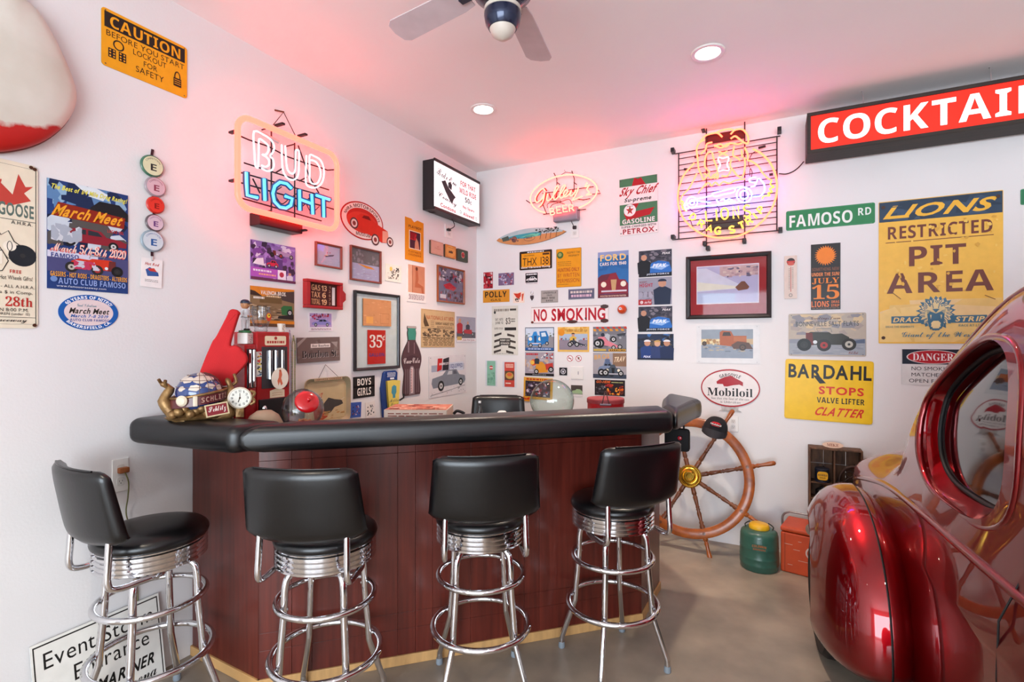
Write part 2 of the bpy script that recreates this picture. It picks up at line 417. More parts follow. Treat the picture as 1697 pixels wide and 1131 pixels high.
# front: stiles and panels side by side, thin grooves between
d = (Bc-A)
cuts = [428.6, 483.6, 517, 575, 659, 688.5, 717, 780, 868.5, 893.5, 1000, 1063]
def at_front(px):
    r = ray(px, 600); den = d.x*r.y-d.y*r.x; s_ = ((CAM.x-A.x)*r.y-(CAM.y-A.y)*r.x)/den; return A+d*s_
cp = [A] + [at_front(c) for c in cuts[1:-1]] + [Bc]
for i in range(len(cp)-1):
    for z0, z1 in ((.05, .1785), (.1797, .2605), (.2617, 1.0605), (1.0617, HB)):
        obj('front_panel', wallbox(B_(), cp[i], cp[i+1], z0, z1, .018, 0, .0007, .0008), WOOD, bar)
obj('diagonal_panel', wallbox(B_(), Lw, A, .05, HB, .018, 0, .0008), WOOD, bar)
obj('end_panel', wallbox(B_(), Bc, B2, .05, HB, .018, 0, .0008), WOOD, bar)
for p, q in ((Lw, A), (A, Bc), (Bc, B2)):
    dd = (q-p).normalized(); obj('base_trim', wallbox(B_(), p-dd*.006, q+dd*.006, .001, .05, .02, .008), BIRCH, bar)
for p, q in ((Lw, A), (A, Bc), (Bc, B2)): obj('carcass', wallbox(B_(), p, q, .05, HB-.001, .02, -.019), mat('carcass_board', '#2a1210', .7), bar)
# wooden top: runs from the left wall round to the right-hand end
off = lambda p, q, s: (p+(Vector((-(q-p).y, (q-p).x)).normalized()*s), q+(Vector((-(q-p).y, (q-p).x)).normalized()*s))
fi0, fi1 = off(Ap, Bp, .10); bi0, bi1 = off(Ap, Bp, .80)
top = [(.004, L0.y+.17), (Ap.x-.03, Ap.y+.21), (Bp.x-.15, Bp.y+.16), (Cp.x-.2, Cp.y+.05), (Cp.x-.34, Cp.y+.12), (Bp.x-.42, Bp.y+.66), (.52, Ap.y+.86), (.44, -2.42), (.004, -2.42)]
obj('bar_top', prism(B_(), top, HB+.001, ZB+.004, bev=.004), TOPM, bar)
def seg_pad(name, poly, bev=.042):
    return obj(name, prism(B_(), poly, ZB-.022, ZT, bev=bev, seg=5), VINYL, bar, smooth=50)
Ai = Ap + Vector((.05, .235)); Bi = Bp + Vector((-.12, .25))
seg_pad('armrest_pad', [tuple(L0), tuple(Ap), tuple(Ai), tuple(L1)])
seg_pad('armrest_pad', [tuple(Ap+Vector((.003, 0))), tuple(Bp), tuple(Bi), tuple(Ai+Vector((.003, 0)))])
Ce = Z(1121, 655, ZT-.02)
Cm = (Cp+Bp)/2 + Vector((.03, -.01))
pts = [tuple(Bp+Vector((.003, 0))), tuple(Cp+Vector((-.02, -.04))), tuple(Cp+Vector((.0, .06))), tuple(Cp+Vector((-.05, .16))), tuple(Ce+Vector((-.06, .0))), tuple((Ce+Bi)/2+Vector((-.05, .02))), tuple(Bi+Vector((.003, 0)))]
seg_pad('armrest_pad', pts)
# inner posts that carry the top behind the bar
for x, y in ((.30, -2.50), (Cp.x-.40, Cp.y+.04)): obj('top_leg', bx(B_(), (x, y, HB/2), (.05, .05, HB), .004), WOOD, bar)
pw = hit('Z', 1100, 740, 1.05)
bg = thing('bag_shaped_cap', 'black cap with small red print, built bag-shaped, hanging under the right end of the bar', 'bag', (Cp.x-.14, Cp.y-.02, .96))  # black cap hanging sideways, built as a simple bag shape with a loop
obj('cap_body', bx(B_(), (0, 0, .055), (.15, .05, .14), .02), mat('black_cloth', '#0f0e10', .8), bg)
obj('handle', tube(B_(), curve([(-.04, 0, .12), (-.03, 0, .165), (.03, 0, .165), (.04, 0, .12)]), .006), mat('black_cloth'), bg)
a = Art(.03, .03, .001, '#0f0e10'); a.circ(50, 50, 40, '#b01828').circ(60, 45, 12, '#eee'); a.build('badge', PAPER, frame_at('B', Vector((.02, -.0275, .07))), bg)

# ------------------------------------------------------------------ stools
VIN2 = mat('stool_vinyl', '#09090b', .3, var=.1, bump=.025, bscale=90, spec=.6)
RUB = mat('grey_rubber', '#7f8890', .6)
def make_stool(label):
    t = thing('bar_stool', label, 'stool', (0, 0, 0), 0, 'chrome bar stools with black backs')
    obj('seat', lathe(B_(), [(.0, .778), (.200, .778), (.209, .787), (.212, .800), (.207, .814), (.192, .827), (.15, .838), (.08, .844), (0, .845)], 48), VIN2, t, smooth=60)
    pr = [(.0, .690), (.190, .690)]
    for k in range(4):
        z = .696+k*.020; pr += [(.199, z), (.206, z+.004), (.206, z+.012), (.199, z+.0165)]
    obj('seat_band', lathe(B_(), pr + [(.200, .7775), (0, .7775)], 56), CHROME, t, smooth=50)
    obj('swivel', lathe(B_(), [(0, .648), (.05, .648), (.055, .662), (.11, .668), (.115, .689), (0, .689)], 28), CHROME, t)
    for k in range(4):
        a = PI/4+k*PI/2; c, s = math.cos(a), math.sin(a)
        P = [(.07, .655), (.125, .672), (.158, .655), (.171, .61), (.176, .5), (.190, .35), (.195, .28), (.203, .245), (.262, .075), (.268, .05), (.269, .018)]
        l = obj('leg', tube(B_(), curve([(r*c, r*s, z) for r, z in P], 4), .0145, 12), CHROME, t, smooth=60)
        obj('foot_cap', lathe(B_(), [(0, .0), (.016, .0), (.018, .006), (.0155, .03), (0, .03)], 16, T(.269*c, .269*s, 0)), RUB, l)
        for r, z in ((.174, .53), (.207, .292)):
            obj('rivet', bx(B_(), ((r-.004)*c, (r-.004)*s, z), (.026, .012, .012), .003), CHROME, l)
    obj('foot_ring', tube(B_(), ring_pts(.199, .53, 48), .0125, 10, True), CHROME, t, smooth=80)
    obj('foot_ring', tube(B_(), ring_pts(.224, .292, 52), .0140, 10, True), CHROME, t, smooth=80)
    # curved padded backrest behind -y
    nu, nv, R = 22, 14, .55; b = B_()
    def face(sgn):
        g = []
        for j in range(nv+1):
            v = j/nv; row = []
            for i in range(nu+1):
                u = 2*i/nu-1; wd = .250-.022*v
                eu = (1-abs(u)**5)**.35; ev = (1-abs(2*v-1)**5)**.35
                th = .007+.021*min(eu, 1)*min(ev, 1)
                ang = u*wd/R; lo = .012*(1-u*u)
                rr = R+sgn*th
                z = .866-lo*1.8*(1-v)+.275*v
                z += (-1 if v < .5 else 1)*.0
                row.append(Vector((rr*math.sin(ang), -.238+R-rr*math.cos(ang)-.050*v, z)))
            g.append(row)
        return g
    g1, g2 = face(1), face(-1)
    def corner(i, j):  # round the corners of the pad in plan of the face
        return 1
    V1 = [[b.verts.new(p) for p in r] for r in g1]; V2 = [[b.verts.new(p) for p in r] for r in g2]
    cut = lambda i, j: False
    for j in range(nv):
        for i in range(nu):
            b.faces.new((V1[j][i], V1[j][i+1], V1[j+1][i+1], V1[j+1][i])); b.faces.new((V2[j][i], V2[j+1][i], V2[j+1][i+1], V2[j][i+1]))
    for i in range(nu):
        b.faces.new((V1[0][i], V2[0][i], V2[0][i+1], V1[0][i+1])); b.faces.new((V1[nv][i], V1[nv][i+1], V2[nv][i+1], V2[nv][i]))
    for j in range(nv):
        b.faces.new((V1[j][0], V1[j+1][0], V2[j+1][0], V2[j][0])); b.faces.new((V1[j][nu], V2[j][nu], V2[j+1][nu], V1[j+1][nu]))
    # pull the outer corners in so the pad reads rounded
    for row1, row2, v in ((V1[0], V2[0], 0), (V1[nv], V2[nv], 1), (V1[1], V2[1], .3), (V1[nv-1], V2[nv-1], .7)):
        e = 1 if v in (0, 1) else .25
        for r_ in (row1, row2):
            for i, vv in enumerate(r_):
                u = 2*i/nu-1
                if abs(u) > .8: vv.co.z += (.018*((abs(u)-.8)/.2)**2)*e*(1 if v < .5 else -1)
    back = obj('backrest', b, VIN2, t, smooth=75)
    edge = [Vector(p) for p in g2[nv][1:-1]]
    wl = [(p.x, p.y, p.z+.001) for p in [Vector(q) for q in g1[nv][3:-3]]]
    obj('piping', tube(B_(), wl, .0035, 6), VIN2, back, smooth=80)
    for sx in (-1, 1):
        P = [(.10*sx, .0, .687), (.168*sx, -.04, .684), (.176*sx, -.12, .682), (.177*sx, -.195, .684), (.176*sx, -.224, .71), (.174*sx, -.222, .79), (.171*sx, -.216, .90)]
        obj('back_bracket', tube(B_(), curve(P, 5), .0125, 10), CHROME, t, smooth=70)
    return t
def stool_M(px, depth, back):
    """stool centre at a pixel column and depth; back = camera-space direction (right, away) in which the backrest lies"""
    p = camspace(px, depth, 0); b = RGT*back[0] + FWD*back[1]
    return T(p.x, p.y, 0) @ Matrix.Rotation(math.atan2(-b.y, -b.x)-PI/2, 4, 'Z')
st = make_stool('leftmost chrome bar stool, seen from the side beside the left wall')
STOOLS = [(252, 2.18, (-.52, -.86)), (541, 2.19, (-.05, -1)), (797, 2.405, (.16, -1)), (1015, 2.60, (.42, -1)), (822, 4.22, (.05, 1))]
LAB = [None, 'chrome bar stool with black back second from the left, in front of the bar corner', 'chrome bar stool with black back third from the left, in front of the bar middle', 'chrome bar stool with black back rightmost, by the right end of the bar', 'bar stool standing behind the bar, only its black back top showing']
stool_protos = []
st.matrix_local = stool_M(*STOOLS[0])
for k in range(1, 5): dup(st, stool_M(*STOOLS[k]), LAB[k])
# ------------------------------------------------------------------ little printed pictures used on posters and cards
def wheel(a, x, y, r, tyre='#1a1a1c', hub='#c9c9c9'): a.circ(x, y, r, tyre); a.circ(x, y, r*.55, hub); a.circ(x, y, r*.2, '#333')
def coupe(a, x0, y0, x1, y1, c, win='#20242c', flip=False, wh=(.2, .8)):
    X = lambda u: (x1-(x1-x0)*u) if flip else x0+(x1-x0)*u
    Y = lambda v: y0+(y1-y0)*v
    a.poly([(X(u), Y(v)) for u, v in [(.01, .8), (0, .55), (.1, .42), (.3, .36), (.38, .08), (.62, .02), (.78, .12), (.86, .36), (.97, .44), (1, .8)]], c)
    a.poly([(X(u), Y(v)) for u, v in [(.36, .36), (.42, .14), (.56, .1), (.56, .36)]], win)
    a.poly([(X(u), Y(v)) for u, v in [(.59, .36), (.59, .1), (.7, .13), (.78, .36)]], win)
    r = (y1-y0)*.24
    for u in wh: wheel(a, X(u), Y(.8), r)
def roadster(a, x0, y0, x1, y1, c, flip=False):
    X = lambda u: (x1-(x1-x0)*u) if flip else x0+(x1-x0)*u
    Y = lambda v: y0+(y1-y0)*v
    a.poly([(X(u), Y(v)) for u, v in [(.16, .72), (.16, .2), (.22, .14), (.55, .16), (.6, .24), (.78, .22), (.9, .38), (.94, .72)]], c)
    a.poly([(X(u), Y(v)) for u, v in [(.13, .74), (.13, .18), (.25, .18), (.27, .74)]], '#6b2a28')
    a.line([(X(.36), Y(.14)), (X(.32), Y(.0)), (X(.58), Y(.0)), (X(.6), Y(.16))], (y1-y0)*.035, '#8a8a84')
    r = (y1-y0)*.27
    wheel(a, X(.1), Y(.72), r*1.05, '#161618', '#2b2b2b'); wheel(a, X(.46), Y(.74), r, '#2a2a2a', '#a33'); wheel(a, X(.9), Y(.7), r, '#2a2826', '#b8b4a8')
    a.circ(X(.3), Y(.6), r*.3, '#dfe6ea')
def dragster(a, x0, y0, x1, y1, c, flip=False):
    X = lambda u: (x1-(x1-x0)*u) if flip else x0+(x1-x0)*u
    Y = lambda v: y0+(y1-y0)*v
    a.poly([(X(u), Y(v)) for u, v in [(.05, .25), (.3, .2), (.45, .45), (1, .85), (1, .93), (.5, .8), (.1, .7)]], c)
    a.poly([(X(u), Y(v)) for u, v in [(.32, .2), (.42, .0), (.55, .1), (.52, .5)]], '#b9bcc2')
    a.circ(X(.25), Y(.1), (y1-y0)*.12, '#2a3040')
    r = (y1-y0)*.3
    wheel(a, X(.12), Y(.62), r); wheel(a, X(.96), Y(.84), r*.5); wheel(a, X(.7), Y(.88), r*.45)
def face_car(a, x0, y0, x1, y1, c, grille='#c9a070'):
    X = lambda u: x0+(x1-x0)*u
    Y = lambda v: y0+(y1-y0)*v
    a.poly([(X(u), Y(v)) for u, v in [(0, .9), (0, .5), (.1, .35), (.3, .3), (.4, .05), (.6, .02), (.7, .3), (.9, .32), (1, .5), (1, .92)]], c)
    a.poly([(X(.42), Y(.3)), (X(.62), Y(.3)), (X(.58), Y(.8)), (X(.46), Y(.8))], grille)
    for u in (.18, .84): a.circ(X(u), Y(.5), (y1-y0)*.12, '#f3ead2')
    a.rect(X(.1), Y(.76), X(.95), Y(.83), '#d7cfd8')
def person(a, x, y, h, shirt, skin='#c79275', hat=None):
    q = a.h/a.w
    a.poly([(x-h*.3*q, y+h), (x-h*.34*q, y+h*.42), (x-h*.12*q, y+h*.3), (x+h*.12*q, y+h*.3), (x+h*.34*q, y+h*.42), (x+h*.3*q, y+h)], shirt)
    a.circ(x, y+h*.17, h*.15, skin)
    if hat: a.ell(x, y+h*.1, h*.17*q, h*.1, hat, 16, 180, 360)
def tacks(a, cols='#777'):
    for x in (4, 96):
        for y in (4, 96): a.circ(x, y, 1.2, cols, 8)
def framed(name, label, w, box, col, fw, depth, draw, bg='#ccc', cat='framed picture', glass=True, rough=.35):
    """wall frame: four mitred rails, print, glass"""
    M, W, H = wall_rect(w, *box, off=0.0)
    t = thing(name, label, cat, M=M)
    fm = mat('frame_'+col.strip('#'), col, rough, var=.12, scale=8, coat=.3)
    for k in range(4):
        b = B_(); hw, hh = W/2, H/2
        prof = [(0, .001), (0, depth), (.25*fw, depth*1.15), (.8*fw, depth*.9), (fw, depth*.55), (fw, .001)]
        C = [(-hw, -hh), (hw, -hh), (hw, hh), (-hw, hh)]; I = [(1, 1), (-1, 1), (-1, -1), (1, -1)]
        p, q, ip, iq = C[k], C[(k+1) % 4], I[k], I[(k+1) % 4]
        loft(b, [[(p[0]+ip[0]*e, p[1]+ip[1]*e, z) for e, z in prof], [(q[0]+iq[0]*e, q[1]+iq[1]*e, z) for e, z in prof]])
        obj('frame_rail', b, fm, t)
    a = Art(W-fw*1.7, H-fw*1.7, .003, bg); draw(a); a.build('picture', PAPER, T(0, 0, .002), t)
    if glass: obj('glass', bx(B_(), (0, 0, depth*.6), (W-fw*1.9, H-fw*1.9, .0012)), PANE, t)
    return t
def loop(w, pts, r, name, m, parent=None, off=.01, k=5, closed=False, **tags):
    P = [hit(w, x, y, off) if len(q) == 2 else hit(w, x, y, q[2]) for q in pts for x, y in [q[:2]]]
    return obj(name, tube(B_(), curve(P, k, closed), r, 7, closed), m, parent, smooth=80, **tags)

# ================================================================== LEFT WALL
# rounded painted panel, top left (a teardrop sheet-metal shape)
c = hit('L', 20, 120, .0); e = hit('L', 125, 150, 0)
out = []
for px, py in ((38, -2), (62, 20), (88, 62), (110, 108), (124, 148), (124, 176), (108, 206), (76, 232), (34, 247), (-20, 250), (-75, 225), (-110, 160), (-105, 80), (-60, 0), (-15, -30), (15, -25)):
    p = hit('L', px, py, .03); out.append(((p.y-c.y), (p.z-c.z)))
out = [(p.x, p.y) for p in curve([(x, y, 0) for x, y in out], 4, True)]
pan = thing('wall_panel', 'big rounded off-white painted metal panel with scuffs and red lower edge', 'wall decoration', M=frame_at('L', Vector((0, c.y, c.z))))
b = B_(); loft(b, [[(x*s_, y*s_, z) for x, y in out] for s_, z in ((.97, .001), (1, .012), (1.0, .03), (.985, .045), (.93, .058), (.8, .068), (.5, .076), (.2, .079))])
m = mat('scuffed_white_paint', '#d9d3c8', .45, var=.08, scale=5, col2='#c9c0b2'); 
nt = m.node_tree; bs = nt.nodes['Principled BSDF']; old = bs.inputs['Base Color'].links[0].from_socket
tc = nt.nodes.new('ShaderNodeTexCoord'); sp = nt.nodes.new('ShaderNodeSeparateXYZ'); nt.links.new(tc.outputs['Object'], sp.inputs[0])
nz = nt.nodes.new('ShaderNodeTexNoise'); nz.inputs['Scale'].default_value = 9; nz.inputs['Detail'].default_value = 6; nt.links.new(tc.outputs['Object'], nz.inputs[0])
m1 = nt.nodes.new('ShaderNodeMath'); m1.operation = 'MULTIPLY_ADD'; m1.inputs[1].default_value = .12; nt.links.new(nz.outputs[0], m1.inputs[0]); nt.links.new(sp.outputs['Y'], m1.inputs[2])
m3 = nt.nodes.new('ShaderNodeMath'); m3.operation = 'MULTIPLY_ADD'; m3.inputs[1].default_value = -.42; nt.links.new(sp.outputs['X'], m3.inputs[0]); nt.links.new(m1.outputs[0], m3.inputs[2])
ml = nt.nodes.new('ShaderNodeMapRange'); ml.inputs[1].default_value = -.155; ml.inputs[2].default_value = -.17; nt.links.new(m3.outputs[0], ml.inputs[0])
mx = nt.nodes.new('ShaderNodeMix'); mx.data_type = 'RGBA'; nt.links.new(ml.outputs[0], mx.inputs[0]); nt.links.new(old, mx.inputs[6]); mx.inputs[7].default_value = (*lin('#b81a14'), 1)
nt.links.new(mx.outputs[2], bs.inputs['Base Color'])
obj('painted_shell', b, m, pan, smooth=60)
b = B_()
for s_ in (0,): tube(b, [(x*1.0, y*1.0, .014) for x, y in out], .005, 6, True)
obj('rim', b, mat('dull_edge', '#7a3a34', .5), pan)
obj('bottle_print', bx(B_(), (-.165, -.09, .074), (.035, .16, .004), .0015), mat('green_glass_print', '#2c4a40', .4), pan)

# boxing-style racing tin sign at the left edge
M, W, H = wall_rect('L', -62, 248, 62, 545, .0); a = Art(W, H, .004, '#e9dcc4', r=.02, edge='#8c7a60'); a.M = M
a.box(3, 2.5, 97, 97.5, .5, '#5b5850'); a.poly([(30, 8), (64, 20), (72, 7), (82, 14), (93, 13), (80, 18), (90, 22), (60, 27), (30, 26)], '#c0453a')
a.t_('SNAKE VS', 6, 12, 46, 22, '#c0453a', 'i').t_('MONGOOSE', 10, 25, 94, 33, '#5f7068', 'h')
a.line([(3, 35), (97, 35)], .4, '#5b5850').t_('A.H.R.A.', 62, 35.5, 92, 37.5, '#333')
wheel(a, 78, 56, 6.5, '#22262c', '#22262c'); a.circ(60, 51, 3, '#f2e8d6').rng(60, 51, 4, 3, .4, '#333')
a.poly([(6, 57), (50, 54), (50, 62), (6, 66)], '#f4ead8'); a.line([(6, 57), (50, 54), (58, 60), (50, 66), (6, 70)], .5, '#222'); a.line([(40, 40), (48, 45), (58, 42), (66, 48), (74, 50)], .5, '#222'); a.line([(36, 44), (46, 52), (56, 58), (70, 60)], .4, '#222')
a.t_('FREE', 60, 65, 76, 67, '#c0302a').t_('Hot Wheels Gifts!', 46, 68.5, 92, 71, '#222', 'r').t_('Funny Cars - ALL A.H.R.A.', 10, 74, 95, 76.5, '#222', 'r').t_('Extra $ in Comp.', 30, 77.5, 92, 80, '#222', 'r')
a.t_('28th', 54, 81, 92, 87, '#b8322c', 'f').t_('OPEN 8:00 P.M.', 30, 88, 86, 90, '#222', 'r').t_('CHILDREN (under 12)', 30, 90.6, 88, 92.6, '#222', 'r').t_('Raceway', 30, 94, 84, 97, '#222', 'c').line([(3, 93.4), (97, 93.4)], .3, '#5b5850')
for x, y in ((5, 2), (95, 2), (95, 98), (90, 1.4)): a.circ(x, y, 1.1, '#4b2a1c', 8)
fin(a, 'tin_sign', 'tall cream racing tin sign with red flame cut by the left picture edge', 'sign', TIN)

a = wall_art('L', (167.5, 9.5, 309.5, 164.5), r=.015, bg='#eea21a', edge='#b98a20')
a.poly([(3, 5), (97, 5), (97, 32), (3, 32)], '#2a1f1c').t_('CAUTION', 9, 9, 91, 29, '#eea21a', 'b')
a.t_('BEFORE YOU START', 5, 36, 96, 46, '#3a2414', 'r').t_('LOCKOUT', 34, 49, 73, 59, '#3a2414', 'r').t_('FOR', 46, 63, 62, 73, '#3a2414', 'r').t_('SAFETY', 37, 77, 70, 88, '#3a2414', 'r')
a.rng(18, 56, 6, 9, 2.2, '#2a1f1c')
for x in (11, 22):
    a.rect(x-4, 66, x+4, 82, '#2a1f1c')
    for i in (0, 1):
        for j in (0, 1, 2): a.circ(x-2+i*4, 69+j*5, 1.5, '#eea21a', 8)
a.rng(87, 66, 4, 11, 2, '#3a2414').rect(82, 68, 92, 84, '#3a2414')
for y in (70, 74, 78): a.rect(83, y+1, 91, y+2, '#eea21a')
tacks(a, '#6b5a40'); fin(a, 'tin_sign', 'yellow CAUTION lockout tin sign with black header, high on the left wall', 'sign', TIN)

a = wall_art('L', (77.5, 294.5, 211.5, 487.5), bg='#223d78')
a.speck(0, 0, 100, 30, ['#8fb3cf', '#5d86b4', '#dfe8ee', '#16294f'], 50, 10, 2).speck(0, 30, 100, 60, ['#2a3f74', '#16213f', '#c9d3dd', '#54504e'], 60, 10, 3)
a.poly([(50, 20), (62, 12), (88, 12), (100, 20), (100, 27), (52, 27)], '#1b1d22').rect(0, 66, 100, 84, '#4a4a78').rect(0, 65, 60, 71, '#d6d4e6')
a.t_('The Best of 1/4 Mile Drag Racing!', 4, 4, 98, 10, '#e6e05a', 'i').poly([(4, 33), (12, 20), (96, 24), (94, 35)], '#8c2414').t_('March Meet', 8, 22, 92, 33, '#f0a52a', 'i', 2)
a.t_('LUCAS OIL', 72, 38, 94, 41, '#c23a3a'); coupe(a, 8, 40, 98, 58, '#8e2230', '#2a3038', True); a.speck(4, 40, 40, 56, ['#cfd3da', '#a9b0bd'], 20, 7, 9)
a.t_('March 5th-8th 2020', 4, 56.5, 97, 66, '#e86058', 'c', 2).t_('March 5th-8th 2020', 4.4, 57, 96.6, 65, '#f6d9cc', 'c').t_('FAMOSO', 4, 67, 36, 71, '#3a4688')
roadster(a, 20, 66, 92, 84, '#d1381f', True); a.speck(30, 72, 62, 80, ['#c9c9d6', '#c23a5a'], 20, 4, 4)
a.t_('GASSERS - HOT RODS - DRAGSTERS - ALTEREDS', 3, 84, 98, 88.5, '#eca52a', 'b').t_('AUTO CLUB FAMOSO', 12, 89.5, 96, 95, '#8fa5dc', 'b').t_('www.famosoraceway.com', 10, 96, 70, 98.5, '#e0e4f0', 'r').circ(7, 91, 2.6, '#6d8cc4')
fin(a, 'poster', 'glossy blue March Meet drag racing poster with red gasser car', 'poster', PHOTO)

M, W, H = wall_rect('L', 96, 472.5, 195.5, 560.5, .0005); a = Art(W, H*.70, .002, '#1f5ba8', shape='oval'); a.M = M
a.ell(50, 50, 41, 37, '#e3cfcf', 40).arc('60 YEARS OF NITRO!', 50, 50, 41.5, 38, 9, 148, 32, '#fff').arc('BAKERSFIELD, CA.', 50, 50, 47, 48, 9, 215, 325, '#fff', low=True)
a.t_('March Meet', 18, 38, 84, 54, '#2a2420', 'i').t_('Good Vibrations', 30, 26, 62, 34, '#3c7c8c', 'c').t_('March 7-8 2019', 20, 56, 82, 65, '#3a63a8', 'i').t_('AUTO CLUB FAMOSO', 18, 68, 84, 75, '#2a4a94')
fin(a, 'oval_sticker', 'blue oval 60 YEARS OF NITRO sticker below the blue race poster', 'sticker')

# ribbon of button badges
p = hit('L', 252, 250, 0)
rb = thing('badge_ribbon', 'dark ribbon hung with five round button badges and a pass card', 'badge ribbon', M=frame_at('L', Vector((0, p.y, p.z))))
def LP(px, py): q = hit('L', px, py, 0); return (q.y-p.y, q.z-p.z)
b = B_(); P = [LP(x, y) for x, y in ((252, 248), (250, 262), (251, 300), (254, 340), (254, 370), (251, 400), (251, 425))]
loft(b, [[(x-.006, y, .004), (x+.006, y, .004), (x+.006, y, .006), (x-.006, y, .006)] for x, y in P]); obj('ribbon', b, mat('maroon_ribbon', '#3c1822', .8), rb)
for (px, py, r, cf, ce, ct) in ((250.5, 276, 17, '#d9dcb4', '#3e6a54', '#333'), (255.5, 310.5, 15.5, '#d8b4bc', '#9a8a90', '#8a3c50'), (256, 340.5, 13.5, '#e0382a', '#c22a20', '#8a1810'), (254.5, 370, 13.5, '#d8bcc8', '#5a4a50', '#6a3a78'), (251, 400, 17, '#cfd8de', '#8896a0', '#2a5a9a')):
    x, y = LP(px, py); q = r*2.62/FOC
    bd = obj('badge', lathe(B_(), [(0, .0065), (q, .0065), (q*1.0, .010), (q*.93, .013), (q*.6, .0155), (0, .0165)], 28, T(x, y, 0)), mat('badge_'+ce.strip('#'), ce, .3, var=0, coat=.6), rb, smooth=60)
    a = Art(q*1.7, q*1.7, .0004, cf, shape='oval'); a.t_('E', 38, 40, 68, 76, ct).arc('COMPETITION', 50, 52, 36, 36, 9, 150, 30, ct, 'r'); a.build('badge_face', TIN, T(x, y, .0165), bd)
x, y = LP(250.5, 453); qq = hit('L', 268, 453); q0 = hit('L', 233, 453); a = Art(qq.y-q0.y, 45*2.6/FOC, .0012, '#f1ebe8', r=.004)
a.t_('Hot Rod', 18, 14, 82, 24, '#b83a30', 'i').poly([(20, 40), (40, 30), (80, 46), (84, 58), (30, 62)], '#3a5c9c').poly([(30, 36), (60, 32), (74, 44), (40, 44)], '#c84038').lines(18, 72, 82, 82, 2, '#444', 1.5)
cd_ = a.build('pass_card', PAPER, T(x, y, .004) @ Matrix.Rotation(-.04, 4, 'Z'), rb)
obj('clip', bx(B_(), (*LP(251, 429), .006), (.008, .022, .006), .001), CHROME, rb)

# electric outlets and switch plates
def outlet(w, box, label, sockets=True):
    M, W, H = wall_rect(w, *box, off=0); t = thing('power_outlet', label, 'outlet', M=M)
    obj('plate', bx(B_(), (0, 0, .003), (W, H, .006), .0025), WHITE, t)
    if sockets:
        for s_ in (-1, 1):
            f = obj('socket', prism(B_(), rrect(W*.46, H*.26, .008), .0055, .0075, T(0, s_*H*.19, 0)), mat('socket_plastic', '#d9d6d0', .4), t)
            obj('slots', bx(bx(bx(B_(), (-.006, s_*H*.19+.003, .0077), (.002, .008, .0006)), (.006, s_*H*.19+.003, .0077), (.002, .007, .0006)), (0, s_*H*.19-.007, .0077), (.004, .004, .0006)), mat('dark_slot', '#2a2726', .7), f, kind='stuff')
    return t
outlet('L', (185, 763, 212.5, 812), 'white wall outlet with an orange plug beside the left stool')
outlet('L', (737, 371, 749.5, 397), 'white wall outlet below the cowboy light box')
outlet('B', (946, 370.5, 959.7, 394), 'white wall outlet below the neon beer script')
outlet('B', (1207, 690, 1223.6, 716.5), 'white wall outlet beside the black cap on the ship wheel')
th = outlet('B', (946.4, 607.5, 967, 629.4), 'blank white double switch plate between the car pictures', False); th.name = 'switch_plate'; th['category'] = 'switch'
obj('toggle', bx(B_(), (.012, 0, .008), (.006, .03, .006), .001), mat('grey_mark', '#9a98a0', .5), th)
pl = thing('extension_cord', 'orange plug with green cord running down from the left outlet', 'cord', M=frame_at('L', hit('L', 202, 779, .008)))
obj('plug', bx(B_(), (0, 0, .014), (.042, .026, .026), .005), mat('orange_brown_plug', '#9c5a30', .5), pl)
o = hit('L', 202, 779, .008)
P = [(x, y, dz) for x, y, dz in ((206, 781, .03), (213, 800, .04), (212, 825, .03), (209, 850, .02), (216, 880, .012), (225, 930, .006), (228, 990, .004), (226, 1040, .004))]
P = [frame_at('L', o).inverted() @ hit('L', x, y, dz) for x, y, dz in P]
obj('cable', tube(B_(), curve(P, 5), .0028, 7), mat('olive_cable', '#6c6c3c', .5), pl, smooth=80)
# leaning event sign
p0, p1 = hit('L', 55, 1072, .04), hit('L', 268, 990.7, .04)
W = p1.y-p0.y; H = (p0.z+p1.z)/2 + .006
ml = math.degrees(math.atan2(.055, H)); a = Art(W, H, .006, '#e6e3dc', edge='#bbb')
a.box(2, 3.5, 98, 96, 2, '#26221f').t_('Event Storm', 8, 12, 93, 29, '#1e1b19', 'r').t_('Entrance', 28, 37, 88, 54, '#1e1b19', 'r').t_('1', 30, 62, 36, 82, '#161413', 'b', 2).t_('ST', 37, 61, 43, 66, '#161413').t_('MARINER', 44, 65, 92, 78, '#161413', 'i').t_('Arena', 58, 79, 92, 93, '#161413', 'c')
M = frame_at('L', Vector((.038, (p0.y+p1.y)/2, H/2)), 1.0, -ml)
a.build('event_sign', TIN, M, label='white Event Storm Entrance sign leaning on the floor behind the left stool', cat='sign')

# small things on the left wall
M, W, H = wall_rect('L', 566, 352, 636.5, 382, 0); W_ = W; H_ = 67*3.05/FOC
def P_(px, py): q = hit('L', px, py, 0); return q
cc = P_(601, 366.5); a = Art(W_, .272, .002, '#b5221c', shape='oval'); a.M = frame_at('L', cc)
a.ell(50, 50, 47.5, 46.5, '#f0d9d0', 44).ell(50, 50, 37, 33, '#c22a20', 40).ell(50, 55, 36, 28, '#d43a2a', 30).arc('NHRA MOTORSPORTS', 50, 50, 38, 35, 9, 168, 14, '#5a1c18').t_('MUSEUM', 34, 82, 68, 91, '#5a1c18')
a.poly([(36, 40), (46, 32), (66, 30), (76, 44), (112, 60), (116, 92), (96, 96), (74, 86), (40, 74)], '#d2301f').poly([(48, 42), (52, 34), (64, 33), (70, 43)], '#7c1612').poly([(98, 62), (112, 60), (116, 92), (98, 94)], '#e89a84')
for x, y, r in ((30, 62, 15), (80, 92, 16), (118, 88, 14)): a.circ(x, y, r, '#5a3838').circ(x, y, r*.72, '#e6ccc4').circ(x, y, r*.4, '#8a3a34')
